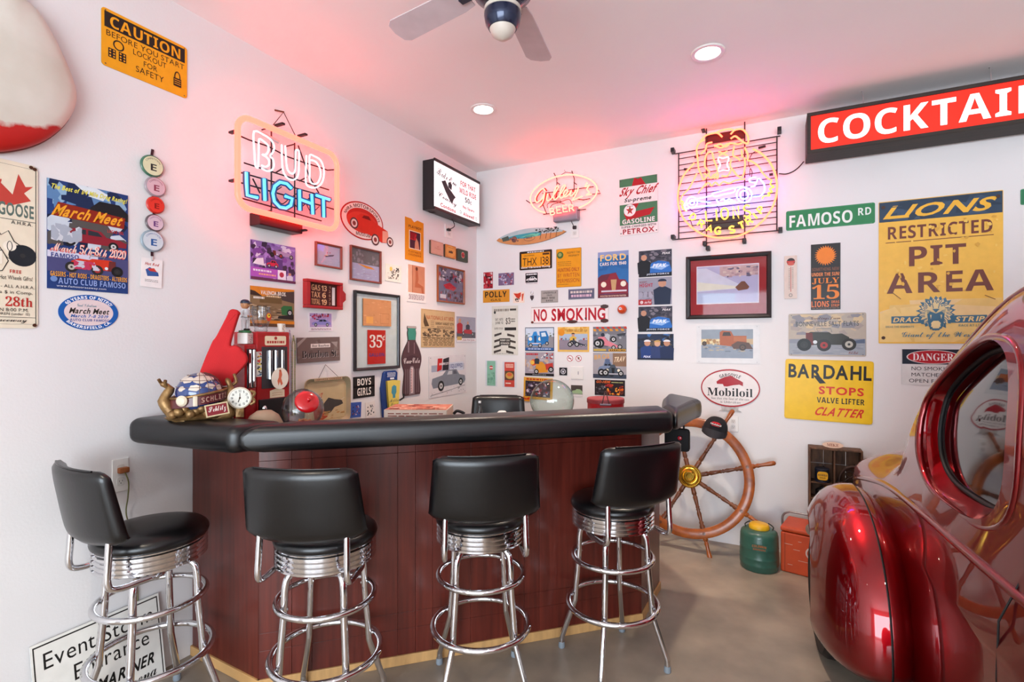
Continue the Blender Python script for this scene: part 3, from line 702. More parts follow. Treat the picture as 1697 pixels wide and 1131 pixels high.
fin(a, 'museum_sticker', 'red oval NHRA motorsports museum emblem with red hot rod', 'sticker')

a = wall_art('L', (414.6, 396.5, 488.8, 471.2), bg='#8d6ab0')
a.speck(0, 0, 100, 100, ['#a884cc', '#5b3f74', '#d9cfe6', '#7c4a9c', '#3c2c44'], 80, 12, 5).rect(0, 68, 60, 92, '#b45cc0').rect(32, 40, 70, 68, '#5a3c7c'); coupe(a, 34, 44, 60, 64, '#c92a44'); roadster(a, 40, 14, 95, 36, '#a890b8')
a.poly([(4, 60), (12, 46), (26, 42), (28, 62)], '#e9e4f0').rect(58, 68, 77, 94, '#ece6f2').circ(67, 80, 7, '#b83a50').lines(4, 71, 44, 80, 1, '#f2e4f6', 5).lines(16, 81, 54, 88, 1, '#f3b08c', 4); person(a, 86, 70, 30, '#d9d2e0', hat='#5a3a6c'); a.rect(0, 93, 100, 100, '#6a3450')
fin(a, 'poster', 'purple collage race poster above the orange race poster', 'poster', PHOTO)
a = wall_art('L', (414.1, 473.4, 487, 543), bg='#8a7150')
a.poly([(0, 0), (100, 0), (100, 4), (60, 12), (28, 24), (0, 22)], '#d98524').poly([(0, 10), (10, 12), (26, 24), (0, 22)], '#3a2a22').poly([(56, 10), (100, 5), (100, 36), (70, 30)], '#4a3c38').rect(20, 26, 70, 40, '#6d5733')
a.speck(0, 44, 70, 86, ['#b09a7c', '#7a6244', '#4a3b2c', '#c9b08c'], 70, 14, 6, .2).poly([(68, 50), (74, 44), (94, 44), (97, 70), (70, 68)], '#2f6b3a').poly([(62, 72), (98, 66), (98, 80), (60, 78)], '#2c2524')
wheel(a, 89, 62, 9); a.rect(0, 84, 100, 92, '#d98524').rect(0, 92, 100, 100, '#6a4c34').t_('VALENCIA BROS.', 22, 9, 80, 19, '#f4eee0', 'h', 1).lines(34, 20, 68, 25, 1, '#f2d8a8', 3).lines(6, 24, 30, 32, 1, '#f4eee0', 5)
fin(a, 'poster', 'orange and brown race poster with green car behind the figurine', 'poster', PHOTO)

def boat(a, hill, water, hull, y=60):
    a.rect(0, 0, 100, y, hill); a.rect(0, y-8, 100, 100, water); a.speck(0, 0, 100, y-10, [hill, '#8d7f84'], 30, 10, 8); a.speck(0, y, 100, 100, ['#c4c2d6', water], 24, 10, 9, .3)
    a.poly([(20, y-8), (70, y-2), (84, y+4), (52, y+4)], hull); a.t_('-', 40, y+22, 70, y+23, '#a88')
framed('boat_photo', 'small brown wooden frame with a speedboat on pale water', 'L', (521, 400, 564.8, 447.5), '#8a3424', .014, .016, lambda a: (a.rect(0, 0, 100, 100, '#b9bcd2'), a.poly([(30, 52), (75, 40), (70, 48), (40, 58)], '#5a4a58'), a.poly([(30, 52), (44, 44), (50, 50)], '#e7cfae'), a.circ(46, 36, 3, '#c22a30'), a.circ(56, 34, 3, '#c22a30'), a.speck(0, 60, 100, 100, ['#aab4c6', '#c8c8da'], 20, 12, 3, .3)))
framed('boat_photo', 'larger brown wooden frame with an orange boat below wooded hills', 'L', (579, 406, 629.6, 471.4), '#7d3222', .015, .018, lambda a: boat(a, '#6f6466', '#b3abc9', '#e08a24', 56))
def race_crowd(a):
    a.rect(0, 0, 100, 100, '#77708c'); a.speck(0, 0, 100, 40, ['#5a4a54', '#a83040', '#cfc6cf', '#3a3440'], 60, 9, 11); a.poly([(20, 52), (45, 42), (72, 56), (60, 66), (30, 62)], '#c62a34'); a.speck(10, 66, 96, 98, ['#b03a44', '#8a8aa6', '#5a4c56'], 50, 8, 12); a.rect(8, 80, 30, 92, '#e6dfe6')
framed('race_photo', 'light brown wooden frame with a crowded red racing boat picture', 'L', (723.4, 438.7, 768, 505.5), '#9a4c22', .016, .018, race_crowd)
def gal(a):
    a.rect(0, 0, 100, 100, '#d5dcd9')
framed_big = framed('shadow_frame', 'tall black frame holding a wooden plaque above a red 35 cent card', 'L', (585, 481, 659.7, 610.3), '#1f1a1f', .022, .022, gal)
M, W, H = wall_rect('L', 600.7, 494.5, 647, 541.5, .008); bM = framed_big.matrix_basis.inverted()
a = Art(W, H, .007, '#c98c5e', edge='#8a5a34'); a.speck(0, 0, 100, 100, ['#c08254', '#d49a6c'], 20, 14, 3, .3).rect(10, 66, 34, 92, '#dfa056').box(60, 52, 92, 90, 1.2, '#9c6238'); a.build('wood_plaque', PAPER, bM @ M, framed_big)
M, W, H = wall_rect('L', 608.8, 547, 638.5, 602.6, .008); a = Art(W, H, .003, '#c9281c'); a.t_('35', 10, 14, 80, 52, '#f6ece0', 'f').t_('¢', 80, 14, 96, 34, '#f6ece0', 'b').t_('GALLON', 8, 68, 92, 78, '#3a3a88'); a.build('price_card', PAPER, bM @ M, framed_big)

a = wall_art('L', (638.2, 436.5, 664.7, 469.5), bg='#ece4d8'); a.speck(14, 26, 86, 86, ['#3a3634', '#8a7c70', '#6a645c'], 34, 8, 21).circ(34, 26, 12, '#e8c468').speck(60, 14, 92, 40, ['#3a3634'], 8, 7, 22); fin(a, 'art_card', 'small cream card with black ink cartoon drawing and yellow dot', 'card')
M, W, H = wall_rect('L', 671, 359, 701.5, 436.5, .0005); a = Art(W, H, .003, '#e08a1a', shape=[(0, 0), (32, 0), (48, 7), (66, 0), (100, 2), (100, 100), (0, 100)]); a.M = M
a.t_('PLAYBOY', 18, 16, 88, 22, '#5a2414').rect(20, 28, 84, 72, '#f0d0b0').rect(24, 30, 81, 70, '#4a2230').speck(26, 32, 62, 50, ['#b81c24', '#8e141c'], 14, 10, 5).poly([(50, 70), (52, 54), (60, 44), (70, 52), (76, 70)], '#c88468').t_('PLAYMATE', 16, 76, 86, 81, '#a85c14').t_('CALENDAR', 18, 83, 86, 88, '#a85c14')
fin(a, 'calendar_envelope', 'orange calendar envelope with a notched top and dark red photo', 'calendar')
a = wall_art('L', (674, 433.5, 705.2, 503), bg='#f0e4e0'); a.rect(6, 6, 94, 76, '#c98464').rect(6, 6, 26, 76, '#dba68a').rect(26, 6, 30, 76, '#b06a4c').poly([(44, 18), (56, 18), (60, 40), (56, 50), (86, 58), (88, 76), (78, 76), (74, 62), (40, 62), (44, 40)], '#b46444').circ(50, 14, 5, '#6c3424').lines(8, 80, 92, 94, 4, '#a8989c', 2.5); fin(a, 'wall_calendar', 'narrow wall calendar with tan photo hanging under the orange envelope', 'calendar')
for box, c, lab, dr in (((711.1, 397.5, 731.9, 425.4), '#d9a38e', 'flat pale pink cigarette tin, leftmost of the three tins', lambda a: a.circ(55, 40, 4, '#a8443c').t_('Players', 30, 50, 74, 60, '#a8443c', 'c')),
                        ((734.8, 404.5, 752.7, 430.4), '#d68a3c', 'flat orange cigarette tin with a small camel, middle of the three tins', lambda a: a.ell(50, 50, 42, 44, '#dfa04e').poly([(30, 62), (36, 44), (46, 48), (54, 40), (66, 48), (72, 42), (68, 62)], '#5c3418').lines(26, 16, 76, 24, 1, '#6a3c1c', 3)),
                        ((755.7, 412, 772.7, 436.3), '#3c4636', 'flat dark green cigarette tin with red dot, rightmost of the three tins', lambda a: a.circ(50, 45, 27, '#c7b8a0').circ(50, 45, 23, '#c42a2a').lines(34, 40, 66, 52, 2, '#3a2020', 4))):
    a = wall_art('L', box, t=.02, bg=c, edge='#5c4a3c', r=.008); a.box(5, 5, 95, 95, 1.5, '#6c5444'); dr(a); fin(a, 'cigarette_tin', lab, 'tin', TIN, 'three flat cigarette tins')
M, W, H = wall_rect('L', 501.5, 462, 561.5, 514.4, 0); gr = thing('gas_price_rack', 'red metal gas price rack with GAS TAX TOTAL numbers', 'price rack', M=M)
for k, (cx, cy, sx, sy) in enumerate(((0, H/2-.009, W, .018), (0, -H/2+.009, W, .018), (-W/2+.014, 0, .028, H-.038), (W/2-.012, 0, .024, H-.038))): obj('rack_rail', bx(B_(), (cx, cy, .02), (sx, sy, .04), .002), mat('red_rack_paint', '#a61c1c', .4), gr)
a = Art(W-.05, H-.034, .004, '#4a221c'); a.t_('GAS', 14, 8, 42, 33, '#dca878').t_('TAX', 14, 39, 42, 63, '#dca878').t_('TOTAL', 14, 69, 42, 93, '#dca878').t_('13', 46, 8, 64, 33, '#e6b484').t_('6', 49, 39, 61, 63, '#e6b484').t_('19', 46, 69, 64, 93, '#e6b484').rect(66, 3, 67, 97, '#2a1210').rect(82, 12, 92, 92, '#e6dcd6')
for k, ch in enumerate('12672'): a.t_(ch, 71, 8+k*18, 77, 20+k*18, '#a88068')
a.build('number_board', TIN, T(.003, 0, .003), gr)
obj('hanging_tab', prism(B_(), [(W/2-.001, -.05), (W/2+.035, -.022), (W/2+.035, .022), (W/2-.001, .05)], .01, .03), mat('red_rack_paint'), gr)
M, W, H = wall_rect('L', 511, 517, 551, 549.5, .0005, 1.5); a = Art(W, H, .002, '#efe6ea'); a.M = M
a.rect(5, 5, 95, 78, '#b79ac8').speck(5, 5, 95, 40, ['#c03450', '#5a3a78', '#d8c6e0', '#3a3040'], 30, 9, 31); coupe(a, 12, 34, 92, 74, '#8c86c4'); a.t_('Hot Rod', 24, 8, 80, 24, '#c03040', 'i').lines(8, 84, 92, 94, 2, '#b08a94', 3); fin(a, 'small_calendar', 'small purple car calendar page above the street sign', 'calendar')
M, W, H = wall_rect('L', 491.7, 559, 562.4, 598.5, .004, 1.3); a = Art(W, H, .004, '#75615c', edge='#4a3c38'); a.M = M
a.poly([(0, 22), (16, 0), (22, 0), (0, 40)], '#a89a94').speck(0, 0, 100, 100, ['#6a5650', '#80706a'], 20, 16, 6).rect(30, 26, 76, 42, '#e8ddd6').t_('Rue Bourbon', 33, 29, 73, 39, '#3c2c28', 'f').t_('Bourbon St.', 10.7, 54.7, 95.7, 83, '#d8ccc8', 'f').t_('Bourbon St.', 10, 53, 95, 82, '#1c1517', 'f').poly([(78, 20), (94, 20), (92, 44)], '#a89a94')
bs_ = fin(a, 'street_sign', 'brown Bourbon St. street plate hanging on a small wire', 'sign', TIN); obj('hook', tube(B_(), curve([(-.01, .06, .002), (0, .078, .002), (.01, .06, .002)]), .0015, 5), WIRE, bs_)
for box, tx in (((585, 625.5, 620.5, 640), 'BOYS'), ((585, 641.2, 620.5, 656.6), 'GIRLS')):
    a = wall_art('L', box, bg='#1e1a1a', rot=0); a.t_(tx, 18, 18, 82, 82, '#f0e6dc', 'b'); fin(a, 'door_sign', 'black %s restroom plate, %s of the pair beside the tray' % (tx, 'upper' if tx == 'BOYS' else 'lower'), 'sign', TIN)
# bottle shaped thermometer board
p = hit('L', 681.5, 598, 0); Hh = 148.0*3.27/FOC; Ww = hit('L', 698, 598).y-hit('L', 665.5, 598).y
prof = [(.22, 0), (.24, .03), (.2, .05), (.235, .1), (.2, .2), (.26, .25), (.38, .32), (.5, .42), (.52, .5), (.47, .58), (.4, .66), (.42, .75), (.46, .86), (.47, .95), (.44, 1)]
pr = [(v.x, v.y) for v in curve([(x, y, 0) for x, y in prof], 3)]
a = Art(Ww, Hh, .006, '#54383c', shape=[(50+x*96, y*100) for x, y in pr]+[(50-x*96, y*100) for x, y in pr[::-1]], edge='#2a1c20')
a.poly([(50+x*90, y*100) for x, y in pr if y < .21][::1]+[(50-x*90, y*100) for x, y in pr[::-1] if y < .21], '#3f8c78').poly([(28, .3), (72, .3), (72, 3), (28, 3)], '#b8a09c').rect(30, 22, 36, 38, '#8c7478').rect(60, 24, 64, 40, '#86686c')
a.poly([(9, 46), (50, 42), (91, 46), (93, 54), (50, 56), (7, 54)], '#4a2e34').t_('Coca-Cola', 9, 46, 91, 54, '#ecdcd8', 'c')
a.poly([(36, 99), (36, 64), (44, 58), (56, 58), (64, 64), (64, 99)], '#8f7c80').rect(44, 60, 56, 97, '#d9c8c6').rect(49, 62, 51, 95, '#b83a3a')
for k in range(9): a.rect(44, 62+k*4, 48, 62.6+k*4, '#6a5558')
for x in (16, 26, 72, 82): a.rect(x, 62, x+4, 97, '#7c666a')
a.build('bottle_thermometer', TIN, frame_at('L', p+Vector((.001, 0, 0))), label='soda bottle shaped thermometer board with green neck', cat='thermometer')
a = wall_art('L', (697.5, 512, 753.1, 575.5), bg='#cfae80', rot=-.5)
a.box(2, 2, 98, 98, .6, '#8a6c48').poly([(6, 34), (8, 10), (14, 26), (22, 44), (10, 46)], '#5a4630').t_('NATIONALS AT MID', 14, 16, 96, 26, '#b4643c').t_('SUNDAY AUGUST 12TH', 40, 32, 96, 39, '#3c2c20').lines(26, 28, 38, 46, 4, '#5a4430').lines(44, 42, 92, 48, 2, '#6a5038')
a.speck(3, 50, 98, 72, ['#6e5a44', '#4e4034', '#8a7458'], 60, 9, 41, .5).lines(4, 74, 96, 96, 6, '#6e5638', 1.6); a.line([(2, 49), (98, 49)], .8, '#4e4034').line([(2, 74), (98, 74)], .8, '#4e4034')
fin(a, 'newspaper_flyer', 'yellowed newsprint race flyer beside the bottle thermometer', 'flyer')
a = wall_art('L', (756.3, 524.5, 787.5, 567.4), bg='#a8a4b0'); a.rect(0, 60, 100, 84, '#5c5860'); person(a, 16, 6, 60, '#b02430'); person(a, 58, 16, 44, '#3a3440'); a.poly([(32, 64), (40, 50), (78, 50), (84, 68)], '#b43038'); wheel(a, 34, 66, 8); wheel(a, 84, 68, 8); a.rect(0, 84, 100, 100, '#e9e2e2').t_('John Paul Jones', 30, 87, 94, 96, '#a03040', 'c').rect(2, 78, 26, 92, '#c9a860'); fin(a, 'racer_card', 'driver photo card with red kart, nearest the room corner', 'card', PHOTO)
M, W, H = wall_rect('L', 710.4, 591, 771.8, 650.5, .0005, .5); a = Art(W, H, .003, '#dfdadb', r=.008, edge='#aaa'); a.M = M
a.rect(6, 22, 94, 38, '#a4aabb').rect(54, 18, 92, 40, '#cfd4e0').poly([(22, 6), (34, 6), (32, 34), (20, 38)], '#c42020').poly([(36, 8), (52, 4), (50, 36), (34, 36)], '#26222a').t_('HURST', 26, 17, 50, 23, '#f6f0f0').t_('EQUIPPED', 56, 22, 90, 35, '#3a4a86')
a.poly([(6, 66), (8, 54), (34, 48), (44, 36), (72, 36), (80, 50), (96, 54), (98, 66), (94, 74), (10, 78)], '#7e848e').poly([(46, 48), (50, 39), (60, 39), (60, 48)], '#c4c8cc').poly([(63, 48), (63, 39), (70, 39), (74, 48)], '#5a5c66'); wheel(a, 30, 74, 13); wheel(a, 84, 70, 10); a.line([(4, 94), (50, 88), (96, 80)], 1, '#555').speck(4, 80, 96, 96, ['#3a3a40'], 14, 2, 7)
tacks(a, '#555'); fin(a, 'tin_sign', 'white Hurst Equipped tin sign with a grey sedan', 'sign', TIN)
for box, c, lab, rot in (((580.8, 670.5, 598.2, 688.5), '#3c5aa8', 'small blue ticket card behind the bar pad', -3), ((605.6, 669.5, 621.5, 688.5), '#e9e2dc', 'small white ticket card with a black ink head', 4)):
    M, W, H = wall_rect('L', *box, off=.0005, rot=rot); a = Art(W, H*1.2, .002, c); a.M = M; a.speck(14, 20, 86, 84, ['#8c4050', '#c8b4c0', '#2c2c44'] if c[1] == '3' else ['#333', '#8a8684', '#222'], 24, 8, 51); fin(a, 'ticket_card', lab, 'card')
# tray
M, W, H = wall_rect('L', 500, 629, 577.5, 697, .012); tr = thing('serving_tray', 'tan metal beer tray with a bullfighter picture hanging on a wire', 'tray', M=M)
b = B_(); loft(b, [[(x, y, z) for x, y in rrect(W*s_, H*s2, .045)] for s_, s2, z in ((.9, .88, .0), (1, 1, .022), (.985, .985, .024), (.86, .84, .004))]); obj('tray_shell', b, mat('tan_enamel', '#b99f7c', .4, var=.15, scale=8, col2='#8f8a6c'), tr, smooth=50)
a = Art(W*.86, H*.84, .001, '#cdb58a', r=.025); a.box(3, 3, 97, 97, 1, '#8a6c44').poly([(20, 92), (16, 60), (24, 40), (32, 30), (40, 28), (36, 44), (42, 60), (52, 90), (40, 96)], '#b2492e').circ(34, 34, 5, '#cf9c78').poly([(44, 84), (42, 56), (54, 42), (70, 48), (88, 52), (92, 62), (80, 66), (70, 68), (60, 80)], '#4a4440').line([(86, 52), (96, 46)], 1.5, '#d9cbb0').speck(6, 76, 96, 96, ['#c08c58', '#a8824e'], 18, 10, 61, .3); a.build('tray_picture', TIN, T(0, 0, .004), tr)
a = Art(W*.6, .016, .0005, '#b99f7c'); a.t_('CERVEZA CORONA', 4, 15, 96, 85, '#7a4a34'); a.build('rim_lettering', PAPER, T(0, H*.465, .0225), tr)
obj('hanging_wire', tube(B_(), [(-.09, H/2-.012, .02), (0, H/2+.085, -.008), (.10, H/2-.012, .02)], .0015, 5), WIRE, tr)
# tap board
M, W, H = wall_rect('L', 629, 616, 660, 692, .002); tb = thing('tap_sign', 'blue and yellow beer tap sign beside the bottle thermometer', 'sign', M=M)
obj('backboard', prism(B_(), [(-W*.38, -H/2), (W*.3, -H/2), (W*.34, .02), (W*.36, H*.46), (.25*W, H/2), (-.3*W, H/2), (-.38*W, H*.46), (-.5*W, .06)], .0, .02, bev=.004), mat('royal_blue', '#1e3c7c', .4), tb)
a = Art(W*.72, H*.56, .018, '#e7cf62', shape=[(2, 2), (50, 0), (98, 4), (88, 70), (84, 99), (16, 99), (10, 70)], edge='#b89c3c'); a.poly([(30, 46), (34, 24), (50, 18), (68, 24), (68, 46), (60, 54), (60, 66), (40, 66), (40, 54)], '#4c96a8').t_('Miller', 16, 70, 86, 80, '#2a3a5c', 'c').t_('Time', 24, 84, 78, 94, '#2a3a5c', 'c'); a.build('yellow_shield', TIN, T(W*.06, H*.03, .02), tb)
a = Art(W*.56, H*.17, .0008, '#1e3c7c'); a.lines(10, 8, 90, 66, 4, '#dde4f0', 7).rect(38, 74, 76, 94, '#e4e8f0'); a.build('small_print', PAPER, T(.01*W, H*.40, .0202), tb)
obj('tap_lever', tube(B_(), [(W*.4, -.05, .03), (W*.52, -.03, .05), (W*.55, .0, .05)], .007, 8), BLACK, tb)
# bead strings
def beads(name, label, c1, c2, x, y0, y1, r, n, lean=0):
    t = []; b = B_(); top_, bot = hit('L', x, y0, .012), hit('L', x+lean, y1, .012)
    for s_ in (-1, 1):
        for k in range(n):
            p = top_.lerp(bot, k/n) + Vector((0, s_*.010*min(1, k/6), 0)); bmesh.ops.create_icosphere(b, subdivisions=1, radius=r, matrix=T(*p))
    return obj(name, b, mat('beads_'+name, c1, .25, .6, var=.1, scale=60, col2=c2), smooth=60, label=label, cat='necklace', kind='stuff')
beads('purple_bead_necklace', 'strings of purple and white beads hanging beside the red vending machine', '#8a6aa8', '#b8b0c8', 480, 548, 690, .0042, 60)
beads('green_bead_necklace', 'strings of green and gold beads hanging left of the street plate', '#3c8a44', '#c0a850', 486.5, 557, 690, .0046, 56)

# ================================================================== BACK WALL
# surfboard
p = hit('B', 879.5, 392, 0); W = hit('B', 937, 392).x-hit('B', 822, 392).x; H = 27*4.72/FOC
sh = []
for k in range(25):
    u = k/24; sh.append((u*100, 50-50*math.sin(PI*u**.92)**.75))
sh += [(100-x, 100-y) if False else (x, 100-y) for x, y in sh[::-1][1:-1]]
a = Art(W*1.0, H, .014, '#c98c58', shape=sh, edge='#6b3018')
a.poly([q for q in sh[1:24]][::1] + [(95, 48), (70, 46), (40, 46), (10, 50)], '#a9bcc0')
a.poly([(12, 44), (30, 32), (52, 28), (66, 30), (66, 54), (40, 60), (22, 52)], '#3f98a4').poly([(36, 50), (52, 36), (64, 40), (60, 56)], '#6cc0a4').poly([(8, 40), (18, 30), (20, 60), (10, 64)], '#4c5a52')
for x in (64, 72, 78, 86): a.line([(x, 78), (x+2, 30)], 3, '#3a2c28')
a.speck(58, 12, 90, 40, ['#3c4540', '#5c6660', '#2c3230'], 34, 12, 71, .7).circ(27, 58, 20, '#6a4c46').speck(20, 44, 34, 74, ['#4a3a4c', '#8a5a4c'], 14, 10, 72).rng(49, 62, 8, 18, 2, '#3c3440').lines(44, 50, 54, 66, 2, '#3c3440', 4)
a.build('decorative_surfboard', TIN, frame_at('B', p+Vector((0, -.001, 0)), 1.5), label='small painted surfboard with palms and waves below the neon beer script', cat='surfboard')

a = wall_art('B', (861.2, 418, 914.9, 444.8), bg='#2c2018', r=.01); a.rect(6, 12, 94, 86, '#e79a1c').lines(24, 2, 76, 11, 1, '#eee', 5).t_('CALIFORNIA', 14, 19, 46, 28, '#7a5420').rect(72, 16, 92, 26, '#4a3018').t_('THX 138', 10, 36, 90, 78, '#2c1c14', 'r').t_('Good Vibrations Racing', 5, 82, 95, 95, '#f2ece6', 'i'); fin(a, 'license_plate', 'orange THX 138 license plate in a black frame', 'license plate', TIN)
a = wall_art('B', (922, 413.7, 963.6, 475), bg='#e59a17', r=.008, edge='#5c5a34'); a.box(1, 1, 99, 99, .8, '#5c5a34').circ(16, 16, 9, '#3f6a34').circ(15, 15, 5, '#93a060').t_('RESPECT THE', 44, 9, 94, 14, '#7a5420').t_('PROPERTY', 50, 17, 92, 22, '#7a5420').lines(6, 32, 60, 46, 3, '#7a5420').t_('HUNTING ONLY', 6, 50, 92, 60, '#b04a1c', 'b').t_('BY WRITTEN', 6, 64, 92, 74, '#b04a1c', 'r').t_('PERMISSION', 6, 78, 92, 88, '#b04a1c', 'r').lines(6, 91, 50, 94, 1, '#7a5420'); fin(a, 'tin_sign', 'orange HUNTING ONLY BY WRITTEN PERMISSION tin sign', 'sign', TIN)
a = wall_art('B', (991, 419, 1041.7, 492.5), bg='#2b6cab'); a.rect(0, 0, 100, 12, '#8f9cc4').speck(0, 10, 100, 40, ['#2f78b4', '#2463a0'], 14, 16, 81).t_('FORD', 8, 6, 92, 20, '#eec878', 'h').t_('CARS FOR 1940', 7, 23, 93, 30, '#f2e6dc', 'b').poly([(0, 56), (12, 50), (60, 46), (66, 90), (0, 92)], '#6b2c3c'); face_car(a, 2, 46, 99, 96, '#8c2636'); a.rect(0, 92, 100, 100, '#6c2634').t_('AN EXCITING YEAR IN THE FORD TRADITION', 8, 94.5, 92, 98, '#e8c9b4'); fin(a, 'metal_poster', 'blue FORD cars for 1940 tin poster with maroon car', 'poster', TIN)
a = wall_art('B', (801.5, 452, 816.8, 478), bg='#a81c28'); a.speck(0, 0, 100, 100, ['#6a1420', '#c8404c', '#3a1018', '#d8b8b8'], 30, 12, 91); fin(a, 'photo_print', 'tiny red car photo print, nearest the corner', 'photo', PHOTO)
a = wall_art('B', (826.3, 453.5, 851.7, 472.3), bg='#7a6484'); a.speck(0, 0, 100, 100, ['#5c4c68', '#b03a40', '#a898b8', '#c4b8cc'], 40, 12, 92); fin(a, 'photo_print', 'tiny purple race photo print right of the tiny red one', 'photo', PHOTO)
a = wall_art('B', (869.7, 452.6, 892.6, 471), bg='#f0e8e8'); a.rect(6, 4, 94, 84, '#221c20'); coupe(a, 12, 34, 90, 76, '#e8e4e4'); a.lines(12, 8, 88, 24, 1, '#eee', 11).lines(8, 88, 92, 96, 1, '#777', 4); fin(a, 'business_card', 'small black and white truck card under the orange plate', 'card')
a = wall_art('B', (800.7, 481.8, 844.4, 500.5), bg='#d9902c', edge='#a86c20'); a.t_('POLLY', 8, 12, 90, 60, '#26201a', 'b').t_('GAS', 30, 72, 68, 90, '#6b4418', 'b'); fin(a, 'tin_sign', 'small orange POLLY GAS tin plate beside the corner', 'sign', TIN)
a = wall_art('B', (850.5, 484.8, 869.2, 501.9), bg='#f3dccb'); a.poly([(4, 10), (40, 14), (70, 4), (68, 40), (50, 64), (30, 50)], '#cc3c28').poly([(76, 20), (96, 14), (86, 80), (78, 84)], '#d9583a').speck(18, 56, 60, 90, ['#4a3a3c'], 8, 12, 93); fin(a, 'greeting_card', 'small peach card with red hearts beside the key ring', 'card')
p = hit('B', 882, 484, .0); kc = thing('key_ring', 'small round key ring with a dark shield tag on a nail', 'key ring', M=frame_at('B', p)); obj('ring', tube(B_(), [(.014*math.cos(2*PI*k/20), -.012+.014*math.sin(2*PI*k/20), .006) for k in range(20)], .0018, 6, True), CHROME, kc); obj('shield_tag', prism(B_(), [(-.018, -.035), (.018, -.035), (.018, -.06), (0, -.085), (-.018, -.06)], .003, .007, bev=.001), mat('dark_pewter', '#4a4448', .4, .6), kc)
obj('nail', lathe(B_(), [(0, 0), (.002, 0), (.002, .009), (.005, .0095), (0, .011)], 10), CHROME, kc)
a = wall_art('B', (896.8, 482.2, 924.8, 501.4), bg='#a8a09a', edge='#5c5654'); a.box(2, 3, 98, 97, 2, '#5c5654').t_('LOUISVILLE', 12, 12, 90, 26, '#3c3636').t_('TRUCK', 34, 34, 66, 46, '#3c3636').t_('MAY 1950', 6, 54, 82, 70, '#3c3636').t_('6450', 30, 76, 70, 90, '#4a4444'); fin(a, 'truck_plate', 'grey embossed LOUISVILLE TRUCK plate of 1950', 'license plate', TIN)
a = wall_art('B', (942.1, 480, 984.9, 495.2), bg='#5a5c74', edge='#2c2c34'); a.box(2, 6, 98, 94, 5, '#8c8c98').lines(7, 14, 93, 46, 1, '#d4c8c0', 22).lines(10, 46, 90, 88, 1, '#d8b4c4', 24); fin(a, 'souvenir_plate', 'dark blue grey souvenir plate right of the grey truck plate', 'license plate', TIN)
a = wall_art('B', (880, 509.5, 1008.8, 534.6), bg='#efe4e2', r=.006, edge='#4a3c38'); a.box(.6, 3, 99.4, 97, 2.5, '#6c4a44').t_('NO', 4, 13, 22, 87, '#b51628', 'h').t_('SMOKING', 28, 13, 96, 87, '#b51628', 'h').ell(55, 93, 7, 10, '#4a2c28', 12).ell(95, 10, 5, 12, '#4a3a38', 10).ell(95, 90, 5, 12, '#4a2c28', 10).ell(72, 74, 1.2, 6, '#4a3a38', 8).ell(2, 92, 2, 8, '#6b2c20', 8); tacks(a, '#4a3a38'); fin(a, 'enamel_sign', 'white NO SMOKING enamel sign with red letters and rust chips', 'sign', TIN)
p = hit('B', 1033, 513.5, .0); bl = thing('antenna_ball', 'orange gas station ball with a small blue number on the wall', 'ball', M=frame_at('B', p))
b = B_(); bmesh.ops.create_uvsphere(b, u_segments=24, v_segments=14, radius=.040, matrix=T(0, 0, .041)); obj('ball', b, mat('orange_plastic', '#d94a1c', .35, coat=.4), bl, smooth=80); a = Art(.026, .026, .0005, '#e8d8d0', shape='oval'); a.t_('76', 22, 28, 78, 72, '#2a4a9c'); a.build('number_sticker', PAPER, T(-.006, .006, .081), bl)
a = wall_art('B', (815.3, 508, 858.4, 589), bg='#d8d4c8'); a.lines(8, 5, 66, 12, 1, '#8c8478', 5).rect(70, 6, 94, 10, '#4a4440').ell(12, 13, 4, 3, '#333').t_('SAT. NITE', 14, 25, 44, 30, '#5a544c').t_('JUNE 12', 14, 32, 44, 38, '#5a544c').t_('$3', 54, 24, 72, 39, '#3a342e', 'f').lines(74, 25, 92, 34, 2, '#5a544c', 2.4).rect(50, 44, 94, 50, '#2c2826').t_('SUPER STOCK', 10, 44, 44, 48, '#6a645c')
for x0, y0, s_ in ((10, 58, -1), (60, 56, 1), (10, 70, -1), (64, 68, 1), (8, 82, -1), (64, 80, 1), (8, 92, -1), (56, 90, 1)): a.poly([(x0, y0), (x0+28, y0-4*s_*-1), (x0+28, y0+4+4*s_), (x0, y0+5)], '#463f3a')
a.rect(30, 66, 72, 80, '#3a3430').t_('FUNNY CAR', 33, 68, 69, 72, '#d8d4c8').t_('BONANZA', 35, 74, 68, 78, '#d8d4c8').lines(8, 96, 80, 98, 1, '#888', 1); fin(a, 'race_flyer', 'pale grey printed race flyer left of the car posters', 'flyer')
def track(a, sky, ground, y=50, sd=1):
    a.rect(0, 0, 100, y, sky); a.rect(0, y, 100, 100, ground); a.speck(0, y-16, 100, y, ['#5a6a58', '#7a8478', sky], 26, 8, sd, .6); a.speck(0, y, 100, 100, [ground, '#77757c'], 16, 14, sd+1, .25)
a = wall_art('B', (870.3, 543, 918.6, 582.3), bg='#b9c4d0'); track(a, '#c8d4e2', '#8c8a90', 40, 3); face_car(a, 10, 16, 60, 82, '#2f86c9', '#1c4a80'); a.poly([(50, 18), (74, 16), (82, 40), (80, 66), (56, 74)], '#2470b0').poly([(56, 24), (70, 22), (74, 38), (58, 40)], '#cfe0ea'); wheel(a, 20, 76, 9); wheel(a, 52, 78, 9); wheel(a, 76, 68, 8); a.rect(2, 86, 98, 97, '#2b5c9c').lines(10, 88, 90, 95, 1, '#dfe6f2', 3).box(1.5, 2, 98.5, 98, 3, '#22242c'); fin(a, 'car_poster', 'poster of a blue Willys coupe, top of the left poster column', 'poster', PHOTO)
